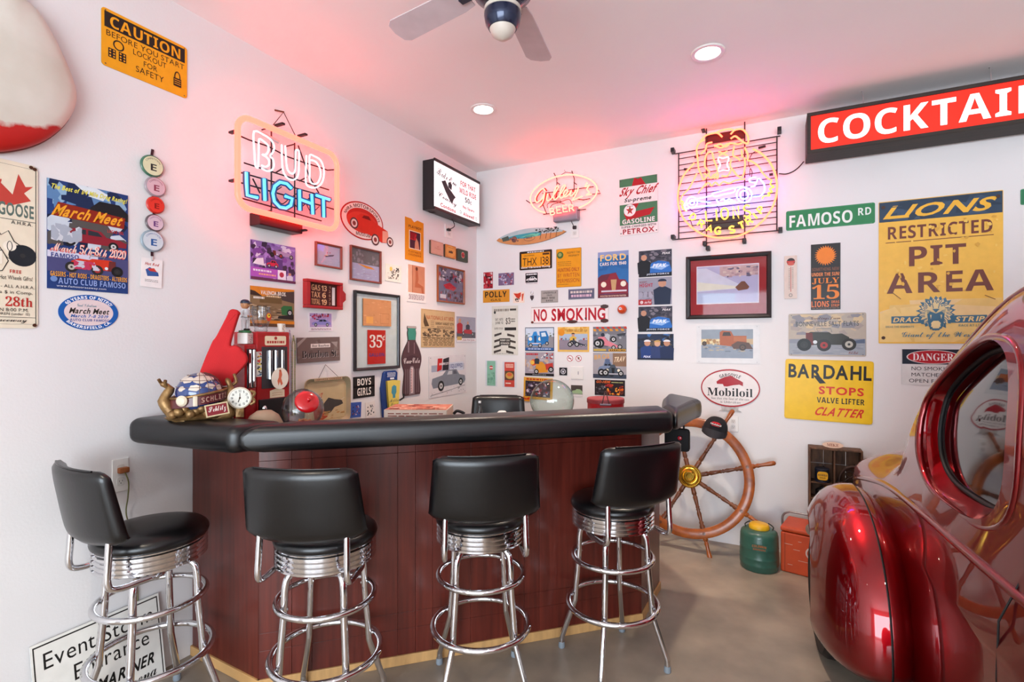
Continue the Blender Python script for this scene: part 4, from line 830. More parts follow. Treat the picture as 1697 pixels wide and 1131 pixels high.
a = wall_art('B', (870.3, 583.6, 918.2, 624.2), bg='#a49ba4'); a.speck(0, 30, 100, 80, ['#bcb6be', '#8c848e', '#c8a890'], 34, 14, 5).circ(30, 44, 14, '#d4552c').circ(26, 44, 9, '#e8b84c').poly([(36, 78), (40, 42), (60, 40), (76, 60), (80, 84), (40, 88)], '#d8902c').poly([(70, 50), (96, 44), (98, 70), (74, 74)], '#c03a34'); person(a, 42, 16, 34, '#30343c'); wheel(a, 40, 82, 11); wheel(a, 90, 72, 12); a.speck(56, 2, 98, 30, ['#46506c', '#b84038', '#ddd'], 20, 8, 6).lines(4, 4, 46, 14, 1, '#b8242c', 8).rect(0, 90, 100, 100, '#1e1a20').lines(26, 93, 74, 97, 1, '#bbb', 2); fin(a, 'car_poster', 'poster of a yellow front-engine racer, middle of the left poster column', 'poster', PHOTO)
M, W, H = wall_rect('B', 868, 625.5, 916, 664, .0005, -1.5); a = Art(W, H, .003, '#d9a23c'); a.M = M; a.rect(6, 16, 92, 88, '#3a2c34').speck(8, 20, 90, 84, ['#b03a34', '#6a5a78', '#c8bcc8', '#221c24'], 44, 10, 7).lines(8, 3, 92, 14, 1, '#b4401c', 8); fin(a, 'car_poster', 'yellow bordered racer poster partly behind the glass bowl', 'poster', PHOTO)
a = wall_art('B', (866.5, 657.5, 878, 665.5), bg='#e09a2c', rot=-2, off=.006); a.poly([(5, 60), (5, 10), (50, 40), (95, 0), (95, 60)], '#c8301c'); fin(a, 'small_sticker', 'tiny orange and red sticker left of the glass bowl', 'sticker')
a = wall_art('B', (924.4, 542.5, 976.5, 583.8), bg='#e3b45c'); a.speck(2, 0, 98, 20, ['#ecc878', '#d89c3c'], 20, 14, 8).rect(5, 28, 95, 92, '#a8b8cc').rect(5, 52, 95, 92, '#8d8390').speck(6, 44, 94, 54, ['#5c7488', '#6a8a9c', '#a03c3c'], 20, 6, 9).circ(12, 22, 14, '#dc8c24').t_('The BONNEVILLE Age', 24, 8, 94, 22, '#9c6a34', 'g'); person(a, 50, 24, 44, '#d8b04c', hat='#222'); dragster(a, 38, 46, 92, 78, '#3a3e4c'); wheel(a, 40, 70, 10); wheel(a, 62, 70, 10); fin(a, 'car_poster', 'golden bordered Bonneville racer poster in the middle column', 'poster', PHOTO)
for x, lab, dr in ((944.6, 'cigarette', lambda a: a.rect(24, 46, 66, 54, '#333').rect(68, 46, 74, 54, '#888')), (958.9, 'leaf', lambda a: a.poly([(50, 18), (56, 38), (72, 32), (60, 50), (70, 66), (50, 58), (30, 66), (40, 50), (28, 32), (44, 38)], '#3c6c48').line([(50, 58), (50, 78)], 4, '#3c6c48'))):
    p = hit('B', x, 594.4, .0005); a = Art(.064, .064, .001, '#f2eeee', shape='oval'); a.M = frame_at('B', p); dr(a); a.rng(50, 50, 46, 46, 8, '#b42838').line([(20, 20), (80, 80)], 8, '#b42838'); fin(a, 'prohibition_sticker', 'round red and white sticker with a crossed-out %s' % lab, 'sticker')
a = wall_art('B', (927.1, 609.4, 939.9, 622.6), bg='#1e1c22'); a.circ(50, 50, 36, '#c8c4cc').circ(50, 50, 25, '#1e1c22').poly([(36, 40), (64, 40), (58, 62), (50, 70), (42, 62)], '#d8d4dc'); fin(a, 'skull_sticker', 'small black square sticker with a pale round emblem', 'sticker')
a = wall_art('B', (946, 638, 965.8, 658.4), bg='#dedada'); a.rect(2, 2, 98, 60, '#4c4440').poly([(10, 70), (14, 50), (40, 44), (50, 34), (78, 36), (96, 52), (98, 72)], '#9cb88c').rect(0, 72, 100, 80, '#8a9a84'); fin(a, 'photo_print', 'small photo of a pale green car above the glass bowl', 'photo', PHOTO)
for box, c, lab in (((804.5, 597.5, 824, 640.8), '#86b8a0', 'pale green menu card in a clear sleeve, left of the pair'), ((833, 599.5, 856, 643), '#c8483c', 'orange red menu card in a clear sleeve, right of the pair')):
    a = wall_art('B', box, bg='#d4d6dc', t=.0015); a.rect(14, 2, 86, 98, c)
    if c[1] == '8': a.circ(50, 28, 8, '#c03c3c').rect(36, 26, 64, 30, '#f0e0dc').speck(20, 46, 80, 90, ['#7aac94', '#6c9c88'], 14, 10, 3)
    else: a.lines(22, 8, 78, 24, 3, '#f6d8c4', 3).rect(16, 36, 84, 72, '#5c4434').ell(50, 54, 28, 13, '#c89c4c').ell(50, 50, 18, 7, '#d8683c').rect(22, 82, 60, 86, '#f6e0d0')
    fin(a, 'menu_card', lab, 'card', PHOTO, 'two menu cards near the corner')
a = wall_art('B', (983, 542, 1038.2, 584), bg='#77767c'); 
for i in range(12):
    for j in range(2):
        if (i+j) % 2: a.poly([(i*8.3, j*9), (i*8.3+8.3, j*9), (i*8.3+11, j*9+9), (i*8.3+2.7, j*9+9)], '#c23a2c' if j == 0 else '#d89434')
a.speck(0, 20, 100, 90, ['#8c8c90', '#5c5c64', '#aaa8ac'], 40, 14, 10, .4); dragster(a, 12, 26, 84, 90, '#d8808c'); wheel(a, 14, 66, 16); wheel(a, 62, 50, 12); a.poly([(72, 30), (98, 24), (98, 34), (76, 38)], '#3c4048').rect(2, 88, 40, 96, '#c8a850').rect(48, 88, 98, 97, '#d8a02c').lines(50, 89, 96, 96, 1, '#2a2420', 4); fin(a, 'car_poster', 'pink dragster poster with red checkered top', 'poster', PHOTO)
a = wall_art('B', (983, 585, 1038.2, 628.4), bg='#a6a0a4'); a.rect(60, 0, 100, 52, '#8c6c54').rect(0, 84, 100, 100, '#3c4454').t_('BROS', 4, 6, 50, 24, '#d8a45c', 'h', 1, 6).t_('TRAV', 64, 14, 96, 34, '#f0d8b4', 'i', 1, 6); coupe(a, 16, 28, 66, 90, '#7d8ca8'); face_car(a, 34, 44, 86, 92, '#4a5460', '#22262c'); wheel(a, 38, 78, 14); wheel(a, 84, 80, 11); person(a, 44, 14, 30, '#5a6a8a'); fin(a, 'car_poster', 'poster of a grey blue hot rod below the pink dragster', 'poster', PHOTO)
a = wall_art('B', (985.7, 629.2, 1035.8, 657.2), bg='#2a2024'); a.speck(40, 26, 96, 96, ['#e0661c', '#a83420', '#f09a34', '#5a2c24'], 34, 14, 11).speck(4, 36, 36, 96, ['#5a565c', '#8c888c', '#3a343a'], 20, 12, 12).t_('GO-HEMI', 6, 5, 52, 22, '#e06a2c', 'i').lines(56, 10, 94, 20, 1, '#cc8', 5).t_('HOT', 36, 30, 58, 44, '#c82430', 'i'); fin(a, 'car_poster', 'dark flaming orange racer poster behind the red round box', 'poster', PHOTO)
# Sky Chief
M, W, H = wall_rect('B', 1026.5, 297.5, 1090.3, 385.5, .0005, .6); a = Art(W, H, .004, '#efe2e0', r=.006, edge='#777'); a.M = M
a.rect(1, 1, 99, 15, '#4a7a58').poly([(34, 15), (40, 1), (50, 4), (58, 2), (64, 9), (70, 15)], '#b02028').t_('Sky Chief', 3, 16, 96, 35, '#b02028', 'i', 3).t_('Su-preme', 14, 35, 84, 44, '#2c2424', 'i').rect(1, 46, 99, 82, '#4a7a58').poly([(12, 62), (34, 46), (52, 46), (40, 60), (92, 56), (80, 68), (40, 72), (20, 74)], '#b02028').circ(28, 57, 10.5, '#f2e6e4').poly([(28+11*math.cos(PI/2+k*PI/5)*(1 if k % 2 == 0 else .4), 57-8.5*math.sin(PI/2+k*PI/5)*(1 if k % 2 == 0 else .4)) for k in range(10)], '#c02028').t_('T', 25, 54, 31, 60, '#3c7c50').t_('TEXACO', 20, 48.6, 36, 50.8, '#333')
a.t_('GASOLINE', 8, 72, 92, 80, '#f2e6e4', 'b').t_('SUPER-CHARGED WITH', 5, 83.5, 95, 87.5, '#3c3434').t_('PETROX', 9, 89, 91, 98, '#a81c2c', 'h'); tacks(a, '#555'); fin(a, 'enamel_sign', 'green and white Sky Chief gasoline enamel sign with red star', 'sign', TIN)
def force(a):
    a.rect(0, 0, 100, 100, '#3b3b48'); a.speck(0, 0, 100, 50, ['#5a5560', '#2a2a36', '#7c7680'], 26, 16, 13, .5); a.poly([(20, 78), (40, 48), (60, 40), (92, 48), (100, 80), (96, 88), (30, 90)], '#2c6fc0').poly([(30, 66), (60, 50), (94, 60), (70, 76)], '#8fb8e8').t_('PEAK', 44, 52, 84, 66, '#f0f6ff', 'i').t_('PEAK', 72, 10, 96, 18, '#eee', 'i').rect(0, 86, 100, 100, '#16161e').t_('JOHN FORCE', 24, 88, 92, 95, '#dde6f4'); person(a, 16, 14, 74, '#15171f'); a.line([(40, 24), (54, 12), (50, 32), (64, 20)], 1, '#111')
a = wall_art('B', (1058.8, 417, 1113.4, 457), bg='#333'); force(a); fin(a, 'racing_photo', 'blue funny car photo with driver standing, topmost of four', 'photo', PHOTO, 'stack of four racing photos')
a = wall_art('B', (1058.2, 461.8, 1113.4, 504.5), bg='#9a9aa8'); a.speck(0, 50, 60, 96, ['#7a7480', '#a8a4b4'], 20, 16, 14); person(a, 72, 6, 94, '#1c2a44', '#c89478', '#1c2a44'); a.t_('ROBERT', 4, 12, 26, 18, '#7a2430').t_('HIGHT', 4, 20, 44, 34, '#b0243c').rect(0, 80, 40, 100, '#b0242c').circ(10, 90, 6, '#e8d0d0').t_('Auto Club', 18, 84, 38, 95, '#fff', 'c'); fin(a, 'racing_photo', 'driver portrait photo with dark cap, second of four from the top', 'photo', PHOTO, 'stack of four racing photos')
a = wall_art('B', (1058.2, 509, 1114.2, 549.8), bg='#333'); force(a); fin(a, 'racing_photo', 'second blue funny car photo, third of four from the top', 'photo', PHOTO, 'stack of four racing photos')
a = wall_art('B', (1056.5, 554, 1116.3, 597.3), bg='#23304c'); a.speck(0, 0, 100, 60, ['#1c2438', '#3c6ca8', '#5a5048', '#1a1c28'], 40, 12, 15); person(a, 28, 22, 78, '#1f3c7c', '#c79275', '#e6e6ea'); person(a, 56, 24, 76, '#2c3c6c', '#d8a888', '#c8a060'); person(a, 82, 22, 78, '#1c2a50', '#c08a6c', '#e6e6ea'); a.t_('PEAK', 18, 84, 38, 92, '#eef', 'i').rect(0, 94, 100, 100, '#161c30'); fin(a, 'racing_photo', 'photo of three smiling people in blue, lowest of four', 'photo', PHOTO, 'stack of four racing photos')
def redmat(a):
    a.rect(0, 0, 100, 100, '#9c1c24'); a.rect(9, 12, 90, 80, '#e6dce4'); a.rect(10, 13.5, 89, 78.5, '#b8b0d0'); a.rect(40, 14, 89, 32, '#c8a8a8'); a.speck(44, 16, 89, 34, ['#d8c0b8', '#6a6078', '#b09098'], 34, 6, 16, .5); a.poly([(10, 16), (22, 16), (64, 46), (64, 54), (10, 58)], '#d4d0e0'); a.poly([(10, 40), (62, 50), (62, 54), (10, 56)], '#e4dccc'); a.poly([(60, 52), (68, 42), (72, 42), (78, 52), (76, 56), (64, 58)], '#7a4c3c'); a.poly([(10, 60), (60, 62), (60, 78), (10, 78)], '#b8c0dc')
framed('boat_photo', 'black framed speedboat photo with a wide red mat', 'B', (1137.6, 427, 1278.5, 527), '#171216', .034, .028, redmat, '#9c1c24')
a = wall_art('B', (1154.4, 540, 1259, 603.6), bg='#dcdcdc'); a.rect(8, 11, 90, 86, '#8c97a2').rect(8, 36, 90, 50, '#c0a884').speck(8, 36, 44, 52, ['#d8b878', '#a87c4c', '#e0d0a0'], 24, 6, 17).rect(8, 54, 90, 86, '#8a95a4').speck(8, 56, 90, 70, ['#b0a490', '#6e7884'], 24, 10, 18, .3).poly([(38, 52), (38, 18), (42, 14), (56, 16), (60, 28), (80, 28), (80, 52), (60, 56)], '#a8562c').poly([(42, 28), (44, 18), (54, 18), (56, 28)], '#3a2c28').poly([(56, 52), (66, 42), (84, 46), (90, 62), (60, 62)], '#5a3c30').rect(60, 30, 80, 42, '#b4683c'); wheel(a, 74, 58, 8.5, '#3c2c26', '#6a4c3c'); wheel(a, 13, 48, 6, '#3c302a', '#5a4a3c'); tacks(a, '#b8b8b8'); fin(a, 'photo_print', 'white bordered photo of a rusty truck below the red mat frame', 'photo', PHOTO)
# Mobiloil
p = hit('B', 1209.6, 643.5, .0); W = hit('B', 1258.6, 643).x-hit('B', 1160.8, 643).x; H = 62*4.12/FOC
mo = thing('enamel_sign', 'white oval Mobiloil enamel sign with red gargoyle on a small foot', 'sign', M=frame_at('B', p+Vector((0, -.001, 0)), 0))
a = Art(W, H, .005, '#a8202a', shape='oval'); a.ell(50, 50, 48, 46, '#e6dedb', 44).arc('GARGOYLE', 50, 50, 30, 30, 9, 122, 58, '#2a2422').poly([(27, 34), (32, 28), (40, 22), (52, 17), (60, 24), (68, 30), (72, 34), (72, 44), (66, 40), (56, 42), (46, 46), (40, 46), (38, 40), (28, 40)], '#a81c28').t_('Mobiloil', 11, 50, 88, 72, '#1c1818', 'f').t_('See that the Seal of the can', 18, 75, 82, 81, '#555', 'r', 1).t_('is Unbroken', 34, 84, 68, 90, '#555', 'r', 1); a.build('oval_plate', TIN, None, mo)
obj('foot', prism(B_(), [(-W*.19, -H*.62), (W*.2, -H*.62), (W*.14, -H*.57), (W*.15, -H*.47), (-W*.15, -H*.47), (-W*.14, -H*.57)], .0, .004), mat('sign_foot', '#c9c4c0', .5, var=.2, scale=40), mo)
a = wall_art('B', (1302.7, 350.7, 1450, 370.2), bg='#2f8250', r=.012); a.box(1, 4, 99, 96, 3, '#3c9060').t_('FAMOSO', 4, 24, 76, 86, '#eaf0ea', 'b').t_('RD', 82, 20, 96, 56, '#eaf0ea', 'b'); tacks(a, '#999'); fin(a, 'street_sign', 'green FAMOSO RD street sign above the orange sun poster', 'sign', TIN)
a = wall_art('B', (1691, 314, 1760, 334), bg='#2f7a52', r=.01); a.box(1, 4, 99, 96, 3, '#5ca07c'); fin(a, 'street_sign', 'green street sign cut by the right picture edge', 'sign', TIN)
a = wall_art('B', (1299.8, 425, 1320.8, 495), bg='#ddc9bc', t=.008, r=.004, edge='#8c7c70'); a.circ(52, 14, 8.5, '#2c2428').rect(18, 12, 84, 16, '#c8403c').ell(52, 19, 28, 4, '#d05a4c').rect(49, 26, 54, 84, '#b8483c')
for k in range(14): a.rect(34, 30+k*3.6, 45, 31+k*3.6, '#6a5c58').rect(60, 28+k*3.6, 72, 29+k*3.6, '#6a5c58')
a.rng(50, 92, 14, 4, 1, '#555'); fin(a, 'wall_thermometer', 'narrow cream wall thermometer with a round red and black logo', 'thermometer', TIN)
a = wall_art('B', (1343.8, 406, 1392.8, 512.8), bg='#2a2625'); 
a.poly([(50+(38 if k % 2 else 28)*math.cos(2*PI*k/52+(.0 if k % 2 else .06)), 18+(15.5 if k % 2 else 11.5)*math.sin(2*PI*k/52+(0 if k % 2 else .06))) for k in range(52)], '#ec8222')
a.t_('SOMETHING NEW', 4, 36, 96, 41, '#7c4a34').t_('UNDER THE SUN!', 3, 43.5, 97, 49, '#ec8a4a', 'b').t_('JULY', 4, 52, 96, 61, '#ec8222', 'f').t_('15', 4, 62, 96, 84, '#ec8222', 'f').t_('LIONS', 2, 87, 62, 96, '#ec7a3c').t_('DRAG', 70, 86.5, 96, 90.5, '#ec7a3c').t_('STRIP', 69, 92, 96, 96, '#ec7a3c').lines(3, 97.2, 97, 98.6, 1, '#8a6a5a', .8); fin(a, 'metal_poster', 'black and orange sun poster reading JULY 15 LIONS', 'poster', TIN)
a = wall_art('B', (1306.6, 520.7, 1435.5, 591.5), bg='#b7ab9c', r=.012, edge='#777'); a.rect(1, 60, 99, 72, '#8a8f9a').rect(1, 70, 99, 97, '#9aa0a8').speck(3, 2, 97, 50, ['#c8b498', '#a89c94', '#d4bc94', '#8c8a90'], 40, 20, 19, .5).speck(3, 74, 97, 95, ['#a8acb2', '#8c929c'], 20, 14, 20, .2).poly([(80, 66), (98, 60), (98, 70), (80, 70)], '#5a6880'); roadster(a, 14, 36, 86, 88, '#3a3a34'); a.t_('Greetings from', 30, 8, 68, 17, '#5a3438', 'c').t_('BONNEVILLE SALT FLATS', 10, 19, 91, 30, '#444a4c', 'r').t_('Hot Rod', 78, 88, 90, 94, '#8a4444', 'c'); tacks(a, '#666'); fin(a, 'tin_sign', 'Greetings from Bonneville Salt Flats tin sign with dark roadster', 'sign', TIN)
M, W, H = wall_rect('B', 1300.6, 596, 1447, 703.5, .0005, -1.1); a = Art(W, H, .005, '#efc21a', r=.02, edge='#b08c14'); a.M = M
a.box(.8, 1, 99.2, 99, .5, '#c89c14').t_('BARDAHL', 4, 8, 98, 31, '#191512', 'h').poly([(33, 26), (40, 26), (48, 38), (41, 39)], '#191512').t_('STOPS', 40, 43, 90, 56, '#d4301c', 'h').t_('VALVE LIFTER', 38, 61, 91, 70, '#191512', 'b').t_('CLATTER', 37, 77, 91, 91, '#d4301c', 'i', 2); fin(a, 'tin_sign', 'bright yellow BARDAHL tin sign above the wooden crate', 'sign', TIN)
# Lions pit area
a = wall_art('B', (1456, 336, 1662.3, 570), bg='#eebb4c', r=.006, edge='#8a6a3c')
a.speck(1, 70, 99, 99, ['#ecc88c', '#e8c070', '#f0cc80'], 20, 26, 23, .5).rect(.5, .5, 99.5, 14.5, '#2e4258').speck(1, 1, 99, 14, ['#3c5068', '#26384c'], 20, 8, 24, .5)
a.t_('LIONS', 8, 3.5, 93, 12.5, '#f0b83c', 'i', 4).rect(8, 10.5, 26, 12.5, '#f0b83c').rect(10, 4, 20, 4.6, '#2e4258')
a.t_('RESTRICTED', 8, 18, 92, 27, '#70382c', 'b').line([(6, 29.2), (93, 28.6)], .5, '#70382c').t_('PIT', 26, 33, 72, 46.5, '#70382c', 'b').t_('AREA', 7, 51, 93, 65, '#70382c', 'b')
a.rect(11, 81, 88, 86, '#3f6c86').t_('DRAG', 13, 81.8, 34, 85.2, '#eccb86', 'i').t_('STRIP', 64, 81.8, 86, 85.2, '#eccb86', 'i')
R_ = random.Random(4); cb_, cr_ = '#3f6c86', '#ebd29a'
a.poly([(48+(16 if k % 2 else 13)*math.cos(2*PI*k/44)*R_.uniform(.92, 1.06), 79+(12 if k % 2 else 10)*math.sin(2*PI*k/44)*R_.uniform(.92, 1.06)) for k in range(44)], cb_)
a.poly([(48+(13.6 if k % 2 else 11.4)*math.cos(2*PI*k/40), 79+(10.2 if k % 2 else 8.8)*math.sin(2*PI*k/40)) for k in range(40)], cr_)
for k in range(46):
    t = 2*PI*k/46+R_.uniform(-.05, .05); r0, r1 = R_.uniform(8, 9.5), R_.uniform(11, 13.5)
    a.line([(48+r0*math.cos(t), 79+r0*.78*math.sin(t)), (48+r1*math.cos(t+.08), 79+r1*.78*math.sin(t+.08))], .45, cb_)
a.poly([(41, 80), (43.5, 78), (48, 79.5), (52.5, 78), (55, 80), (54, 88), (50.5, 91), (45.5, 91), (42, 88)], cb_).poly([(44, 86), (46, 84.5), (50, 84.5), (52, 86), (50.5, 89.6), (45.5, 89.6)], cr_)
for x in (43.2, 51.6): a.poly([(x, 80.4), (x+1.4, 80.4), (x+.7, 83.4)], cr_)
for x in (44, 50.6): a.poly([(x, 88.6), (x+1.2, 88.6), (x+.6, 86.2)], cr_)
a.poly([(45, 76.4), (51, 76.4), (48, 79)], cb_).line([(46, 76), (45, 72.4)], .4, cb_).line([(50, 76), (51, 72.4)], .4, cb_).line([(40.5, 72), (44.5, 73.4)], .7, cb_).line([(51.5, 73.4), (55.5, 72)], .7, cb_).circ(43.2, 74.3, .5, cb_, 8).circ(52.8, 74.3, .5, cb_, 8)
for k in range(5): a.line([(40+k*.2, 77+k*.7), (43.5, 77.6+k*.4)], .22, cb_).line([(56-k*.2, 77+k*.7), (52.5, 77.6+k*.4)], .22, cb_)
a.t_('DRIVE THE HIGHWAYS', 6, 87.6, 30, 89, '#7a8c84').t_('RACE AT LIONS', 66, 87, 88, 88.6, '#7a8c84').t_('Giant of the West', 20, 92, 78, 97, '#4f7f94', 'c')
a.speck(4, 16, 96, 66, ['#eebb4c', '#f2c860', '#d8a440'], 46, 1.6, 27).line([(12, 64.5), (19, 69)], .4, '#6a4a34').line([(86, 68), (94, 71)], .4, '#8a5a34'); tacks(a, '#4a3428'); fin(a, 'tin_sign', 'large yellow LIONS RESTRICTED PIT AREA tin sign behind the car roof', 'sign', TIN)
M, W, H = wall_rect('B', 1494, 578.5, 1600, 641, .0005, 0); a = Art(W, H, .003, '#dcdad8', r=.004, edge='#555'); a.M = M
a.rect(1, 1, 99, 42, '#222a38').ell(50, 22, 42, 19, '#e8dcdc', 40).ell(50, 22, 40, 17.5, '#b4202c', 40).t_('DANGER', 18, 12, 82, 32, '#f2e8e8', 'f').t_('NO SMOKING', 16, 49, 84, 59, '#26262c', 'r').t_('MATCHES OR', 16, 66, 84, 76, '#26262c', 'r').t_('OPEN FLAMES', 12, 83, 88, 93, '#26262c', 'r'); fin(a, 'tin_sign', 'white and black DANGER no smoking sign half behind the car roof', 'sign', TIN)
# ================================================================== NEON AND LIGHT BOXES
def neon_mat(name, col, es): return mat(name, '#2a1c18', .4, var=0, emit=col, es=es)
N_OR = neon_mat('neon_salmon', (1, .033, .021), 9.5)
N_WH = neon_mat('neon_white', (.62, .86, 1), 1.4)
N_BL = neon_mat('neon_ice_blue', (.08, .50, 1), 1.7)
N_YE = neon_mat('neon_gilleys_red', (1, .058, .038), 9.5)
N_LA = neon_mat('neon_amber', (1, .055, .022), 8.5)
N_LY = neon_mat('neon_yellow', (1, .42, .06), 1.9)
N_LB = neon_mat('neon_dragster_blue', (.065, .11, 1), 9)
N_LP = neon_mat('neon_pink', (1, .17, .24), 4)
def cropmap(ox, oy, sc): return lambda pts: [(ox+p[0]/sc, oy+p[1]/sc) for p in pts]
def tubes(w, mp, off, r, lst, name, m, parent, k=4):
    for pts in lst:
        closed = pts[0] == 'c'; q = mp(pts[1:] if closed else pts)
        P = [hit(w, x, y, off) for x, y in q]
        inv = parent.matrix_basis.inverted(); P = [inv @ p for p in P]
        obj(name, tube(B_(), curve(P, k, closed) if k > 1 and len(P) > 2 else P, r, 7, closed), m, parent, smooth=80)
GL = {'B': [[(0, 0), (0, 1)], [(0, 0), (.7, .05), (.9, .25), (.7, .45), (0, .5)], [(0, .5), (.8, .55), (1, .78), (.75, .98), (0, 1)]], 'E': [[(1, 0), (0, 0), (0, 1), (1, 1)], [(0, .5), (.8, .5)]],
      'R': [[(0, 1), (0, 0), (.7, .02), (.95, .25), (.7, .5), (0, .52)], [(.5, .52), (1, 1)]], 'D': [[(0, 0), (0, 1), (.6, .95), (1, .5), (.6, .05), (0, 0)]], 'A': [[(0, 1), (.5, 0), (1, 1)], [(.2, .65), (.8, .65)]],
      'G': [[(1, .15), (.6, 0), (.15, .2), (0, .5), (.15, .85), (.6, 1), (.95, .85), (.95, .55), (.6, .55)]], 'S': [[(.95, .12), (.5, 0), (.05, .2), (.2, .42), (.8, .58), (.95, .8), (.5, 1), (.03, .88)]],
      'T': [[(0, 0), (1, 0)], [(.5, 0), (.5, 1)]], 'I': [[(.5, 0), (.5, 1)]], 'P': [[(0, 1), (0, 0), (.7, .02), (.95, .25), (.7, .5), (0, .52)]], 'L': [[(0, 0), (0, 1), (.9, 1)]], 'N': [[(0, 1), (0, 0), (.9, 1), (.9, 0)]],
      'O': [[(.5, 0), (.1, .2), (0, .5), (.1, .8), (.5, 1), (.9, .8), (1, .5), (.9, .2), (.5, 0)]]}
CURVY = set('GSO')
def glyph_tubes(ch, cx, cy, wd, ht, rot=0):
    c, s = math.cos(math.radians(rot)), math.sin(math.radians(rot)); out = []
    for st_ in GL[ch]:
        out.append([(cx+(x-.5)*wd*c-(y-.5)*ht*s, cy+(x-.5)*wd*s+(y-.5)*ht*c) for x, y in st_])
    return out

# --- border sign with BUD LIGHT
mp = cropmap(370, 170, 4.917); OFF = .13
o = hit('L', 476, 290, 0)
bud = thing('neon_sign', 'lit neon sign reading BUD LIGHT with salmon border', 'neon sign', M=frame_at('L', o))
inv = bud.matrix_basis.inverted()
def inplane(w, off, inv, x, y): return inv @ hit(w, x, y, off)
q = [inplane('L', OFF, inv, *mp([p])[0]) for p in ((117, 108), (926, 452), (926, 1044), (117, 852))]
x0, x1 = q[0].x, q[1].x; y1, y0 = (q[0].y+q[1].y)/2+.012, (q[2].y+q[3].y)/2
full = [Vector((x+(x0+x1)/2, y+(y0+y1)/2, OFF)) for x, y in rrect(x1-x0, y1-y0, .075, 9)]
full = [full[i-1].lerp(full[i], t/4) for i in range(len(full)) for t in ((0, 1, 2, 3) if (full[i-1]-full[i]).length > .1 else (0,))]
mid = max(range(len(full)), key=lambda i: full[i].y-abs(full[i].x-(x0+x1)/2)*2)
for zz, rr in ((0, .0105),):
    obj('neon_border', tube(B_(), [(p.x, p.y, p.z) for p in full], .0165, 10, True), N_OR, bud, smooth=80)
obj('tube_joint', tube(B_(), curve([(full[mid].x-.03, full[mid].y, OFF+.014), (full[mid].x, full[mid].y-.012, OFF+.016), (full[mid].x+.03, full[mid].y, OFF+.014)], 4), .009, 8), N_OR, bud)
BUD = [[(312, 535), (350, 556), (392, 553), (412, 515), (405, 465), (384, 435), (404, 405), (416, 362), (392, 308), (332, 265), (250, 236), (252, 380), (260, 500), (268, 526), (284, 522), (288, 400), (292, 300), (330, 318), (365, 352), (368, 392), (348, 424), (318, 424), (352, 444), (374, 478), (368, 512), (342, 524), (312, 512)],
       [(476, 345), (478, 440), (484, 540), (508, 600), (548, 630), (590, 622), (612, 580), (617, 480), (618, 400), (604, 388), (590, 396), (588, 480), (584, 560), (562, 580), (536, 566), (518, 525), (510, 430), (505, 352)],
       [(678, 432), (673, 560), (674, 655), (700, 688), (752, 694), (798, 664), (819, 600), (817, 530), (790, 468), (742, 438), (704, 432), (704, 540), (705, 636), (734, 664), (768, 656), (792, 605), (790, 545), (764, 494), (735, 474), (712, 470)]]
tubes('L', mp, OFF, .0046, BUD, 'neon_letter', N_WH, bud, 3)
LIGHT = [[(188, 568), (190, 660), (196, 756), (280, 776)], [(334, 622), (340, 800)], [(556, 700), (520, 664), (462, 650), (420, 682), (404, 742), (416, 806), (460, 852), (512, 862), (550, 838), (562, 784), (505, 764)], [(622, 712), (624, 880)], [(722, 748), (730, 912)], [(626, 790), (726, 826)], [(758, 756), (868, 792)], [(816, 780), (820, 936)]]
tubes('L', mp, OFF, .0085, LIGHT, 'neon_letter', N_BL, bud, 1)
# blue painted letter backs behind the lower word
LB = mat('blue_letter_back', '#1c5f96', .4, var=.05)
tubes('L', mp, OFF-.02, .019, LIGHT, 'letter_back', LB, bud, 1)
FR = [[(85, 250), (210, 305), (360, 355), (520, 440), (660, 490), (760, 520), (850, 552), (905, 548)], [(170, 492), (860, 712)], [(140, 570), (880, 780)], [(80, 636), (900, 870)], [(150, 780), (800, 965)], [(392, 190), (392, 900)], [(582, 330), (582, 1000)], [(610, 350), (700, 600), (780, 740)], [(240, 620), (300, 740)], [(430, 570), (480, 540)], [(620, 640), (680, 610)]]
tubes('L', mp, .085, .0045, FR, 'wire_frame', WIRE, bud, 1)
for x, y in ((85, 240), (85, 636), (455, 182), (640, 268), (640, 1045)): 
    p = inplane('L', .09, inv, *mp([(x, y)])[0]); obj('tube_clip', bx(B_(), (p.x, p.y, .095), (.022, .012, .07), .002), BLACK, bud)
for x, y in ((392, 200), (582, 340), (392, 880), (582, 990)):
    p = inplane('L', .085, inv, *mp([(x, y)])[0]); obj('wall_spacer', tube(B_(), [(p.x, p.y, .001), (p.x, p.y, .085)], .004, 6), WIRE, bud)
a_, b2 = hit('L', 421, 372, .06), hit('L', 500, 372, .06); c1 = inv @ hit('L', 461, 371, .06)
obj('transformer_box', bx(B_(), (c1.x, c1.y, .05), (b2.y-a_.y-.03, .075, .09), .006), mat('dark_red_metal', '#3a1416', .4, .3), bud)
for x in (-.12, .0, .1): obj('loop_wire', tube(B_(), curve([(x, -.12, .10), (x-.05, -.17, .11), (x, -.22, .10), (x+.06, -.17, .10)], 6), .003, 6), WIRE, bud)
top_ = inplane('L', .02, inv, 470, 186)
P = [inplane('L', .09, inv, 453, 207), top_, inplane('L', .09, inv, 490, 226)]
obj('hanging_chain', tube(B_(), P, .0028, 5), mat('old_chain', '#5a3c3c', .5, .6), bud); obj('wall_hook', tube(B_(), [(top_.x-.05, top_.y-.004, .004), (top_.x, top_.y, .024)], .005, 7), mat('old_brass', '#7c5a48', .4, .6), bud)
obj('starter_tube', tube(B_(), [inplane('L', .1, inv, *mp([q])[0]) for q in ((285, 240), (340, 262), (450, 325))], .010, 8), mat('milky_tube', '#c9b4b0', .3), bud)

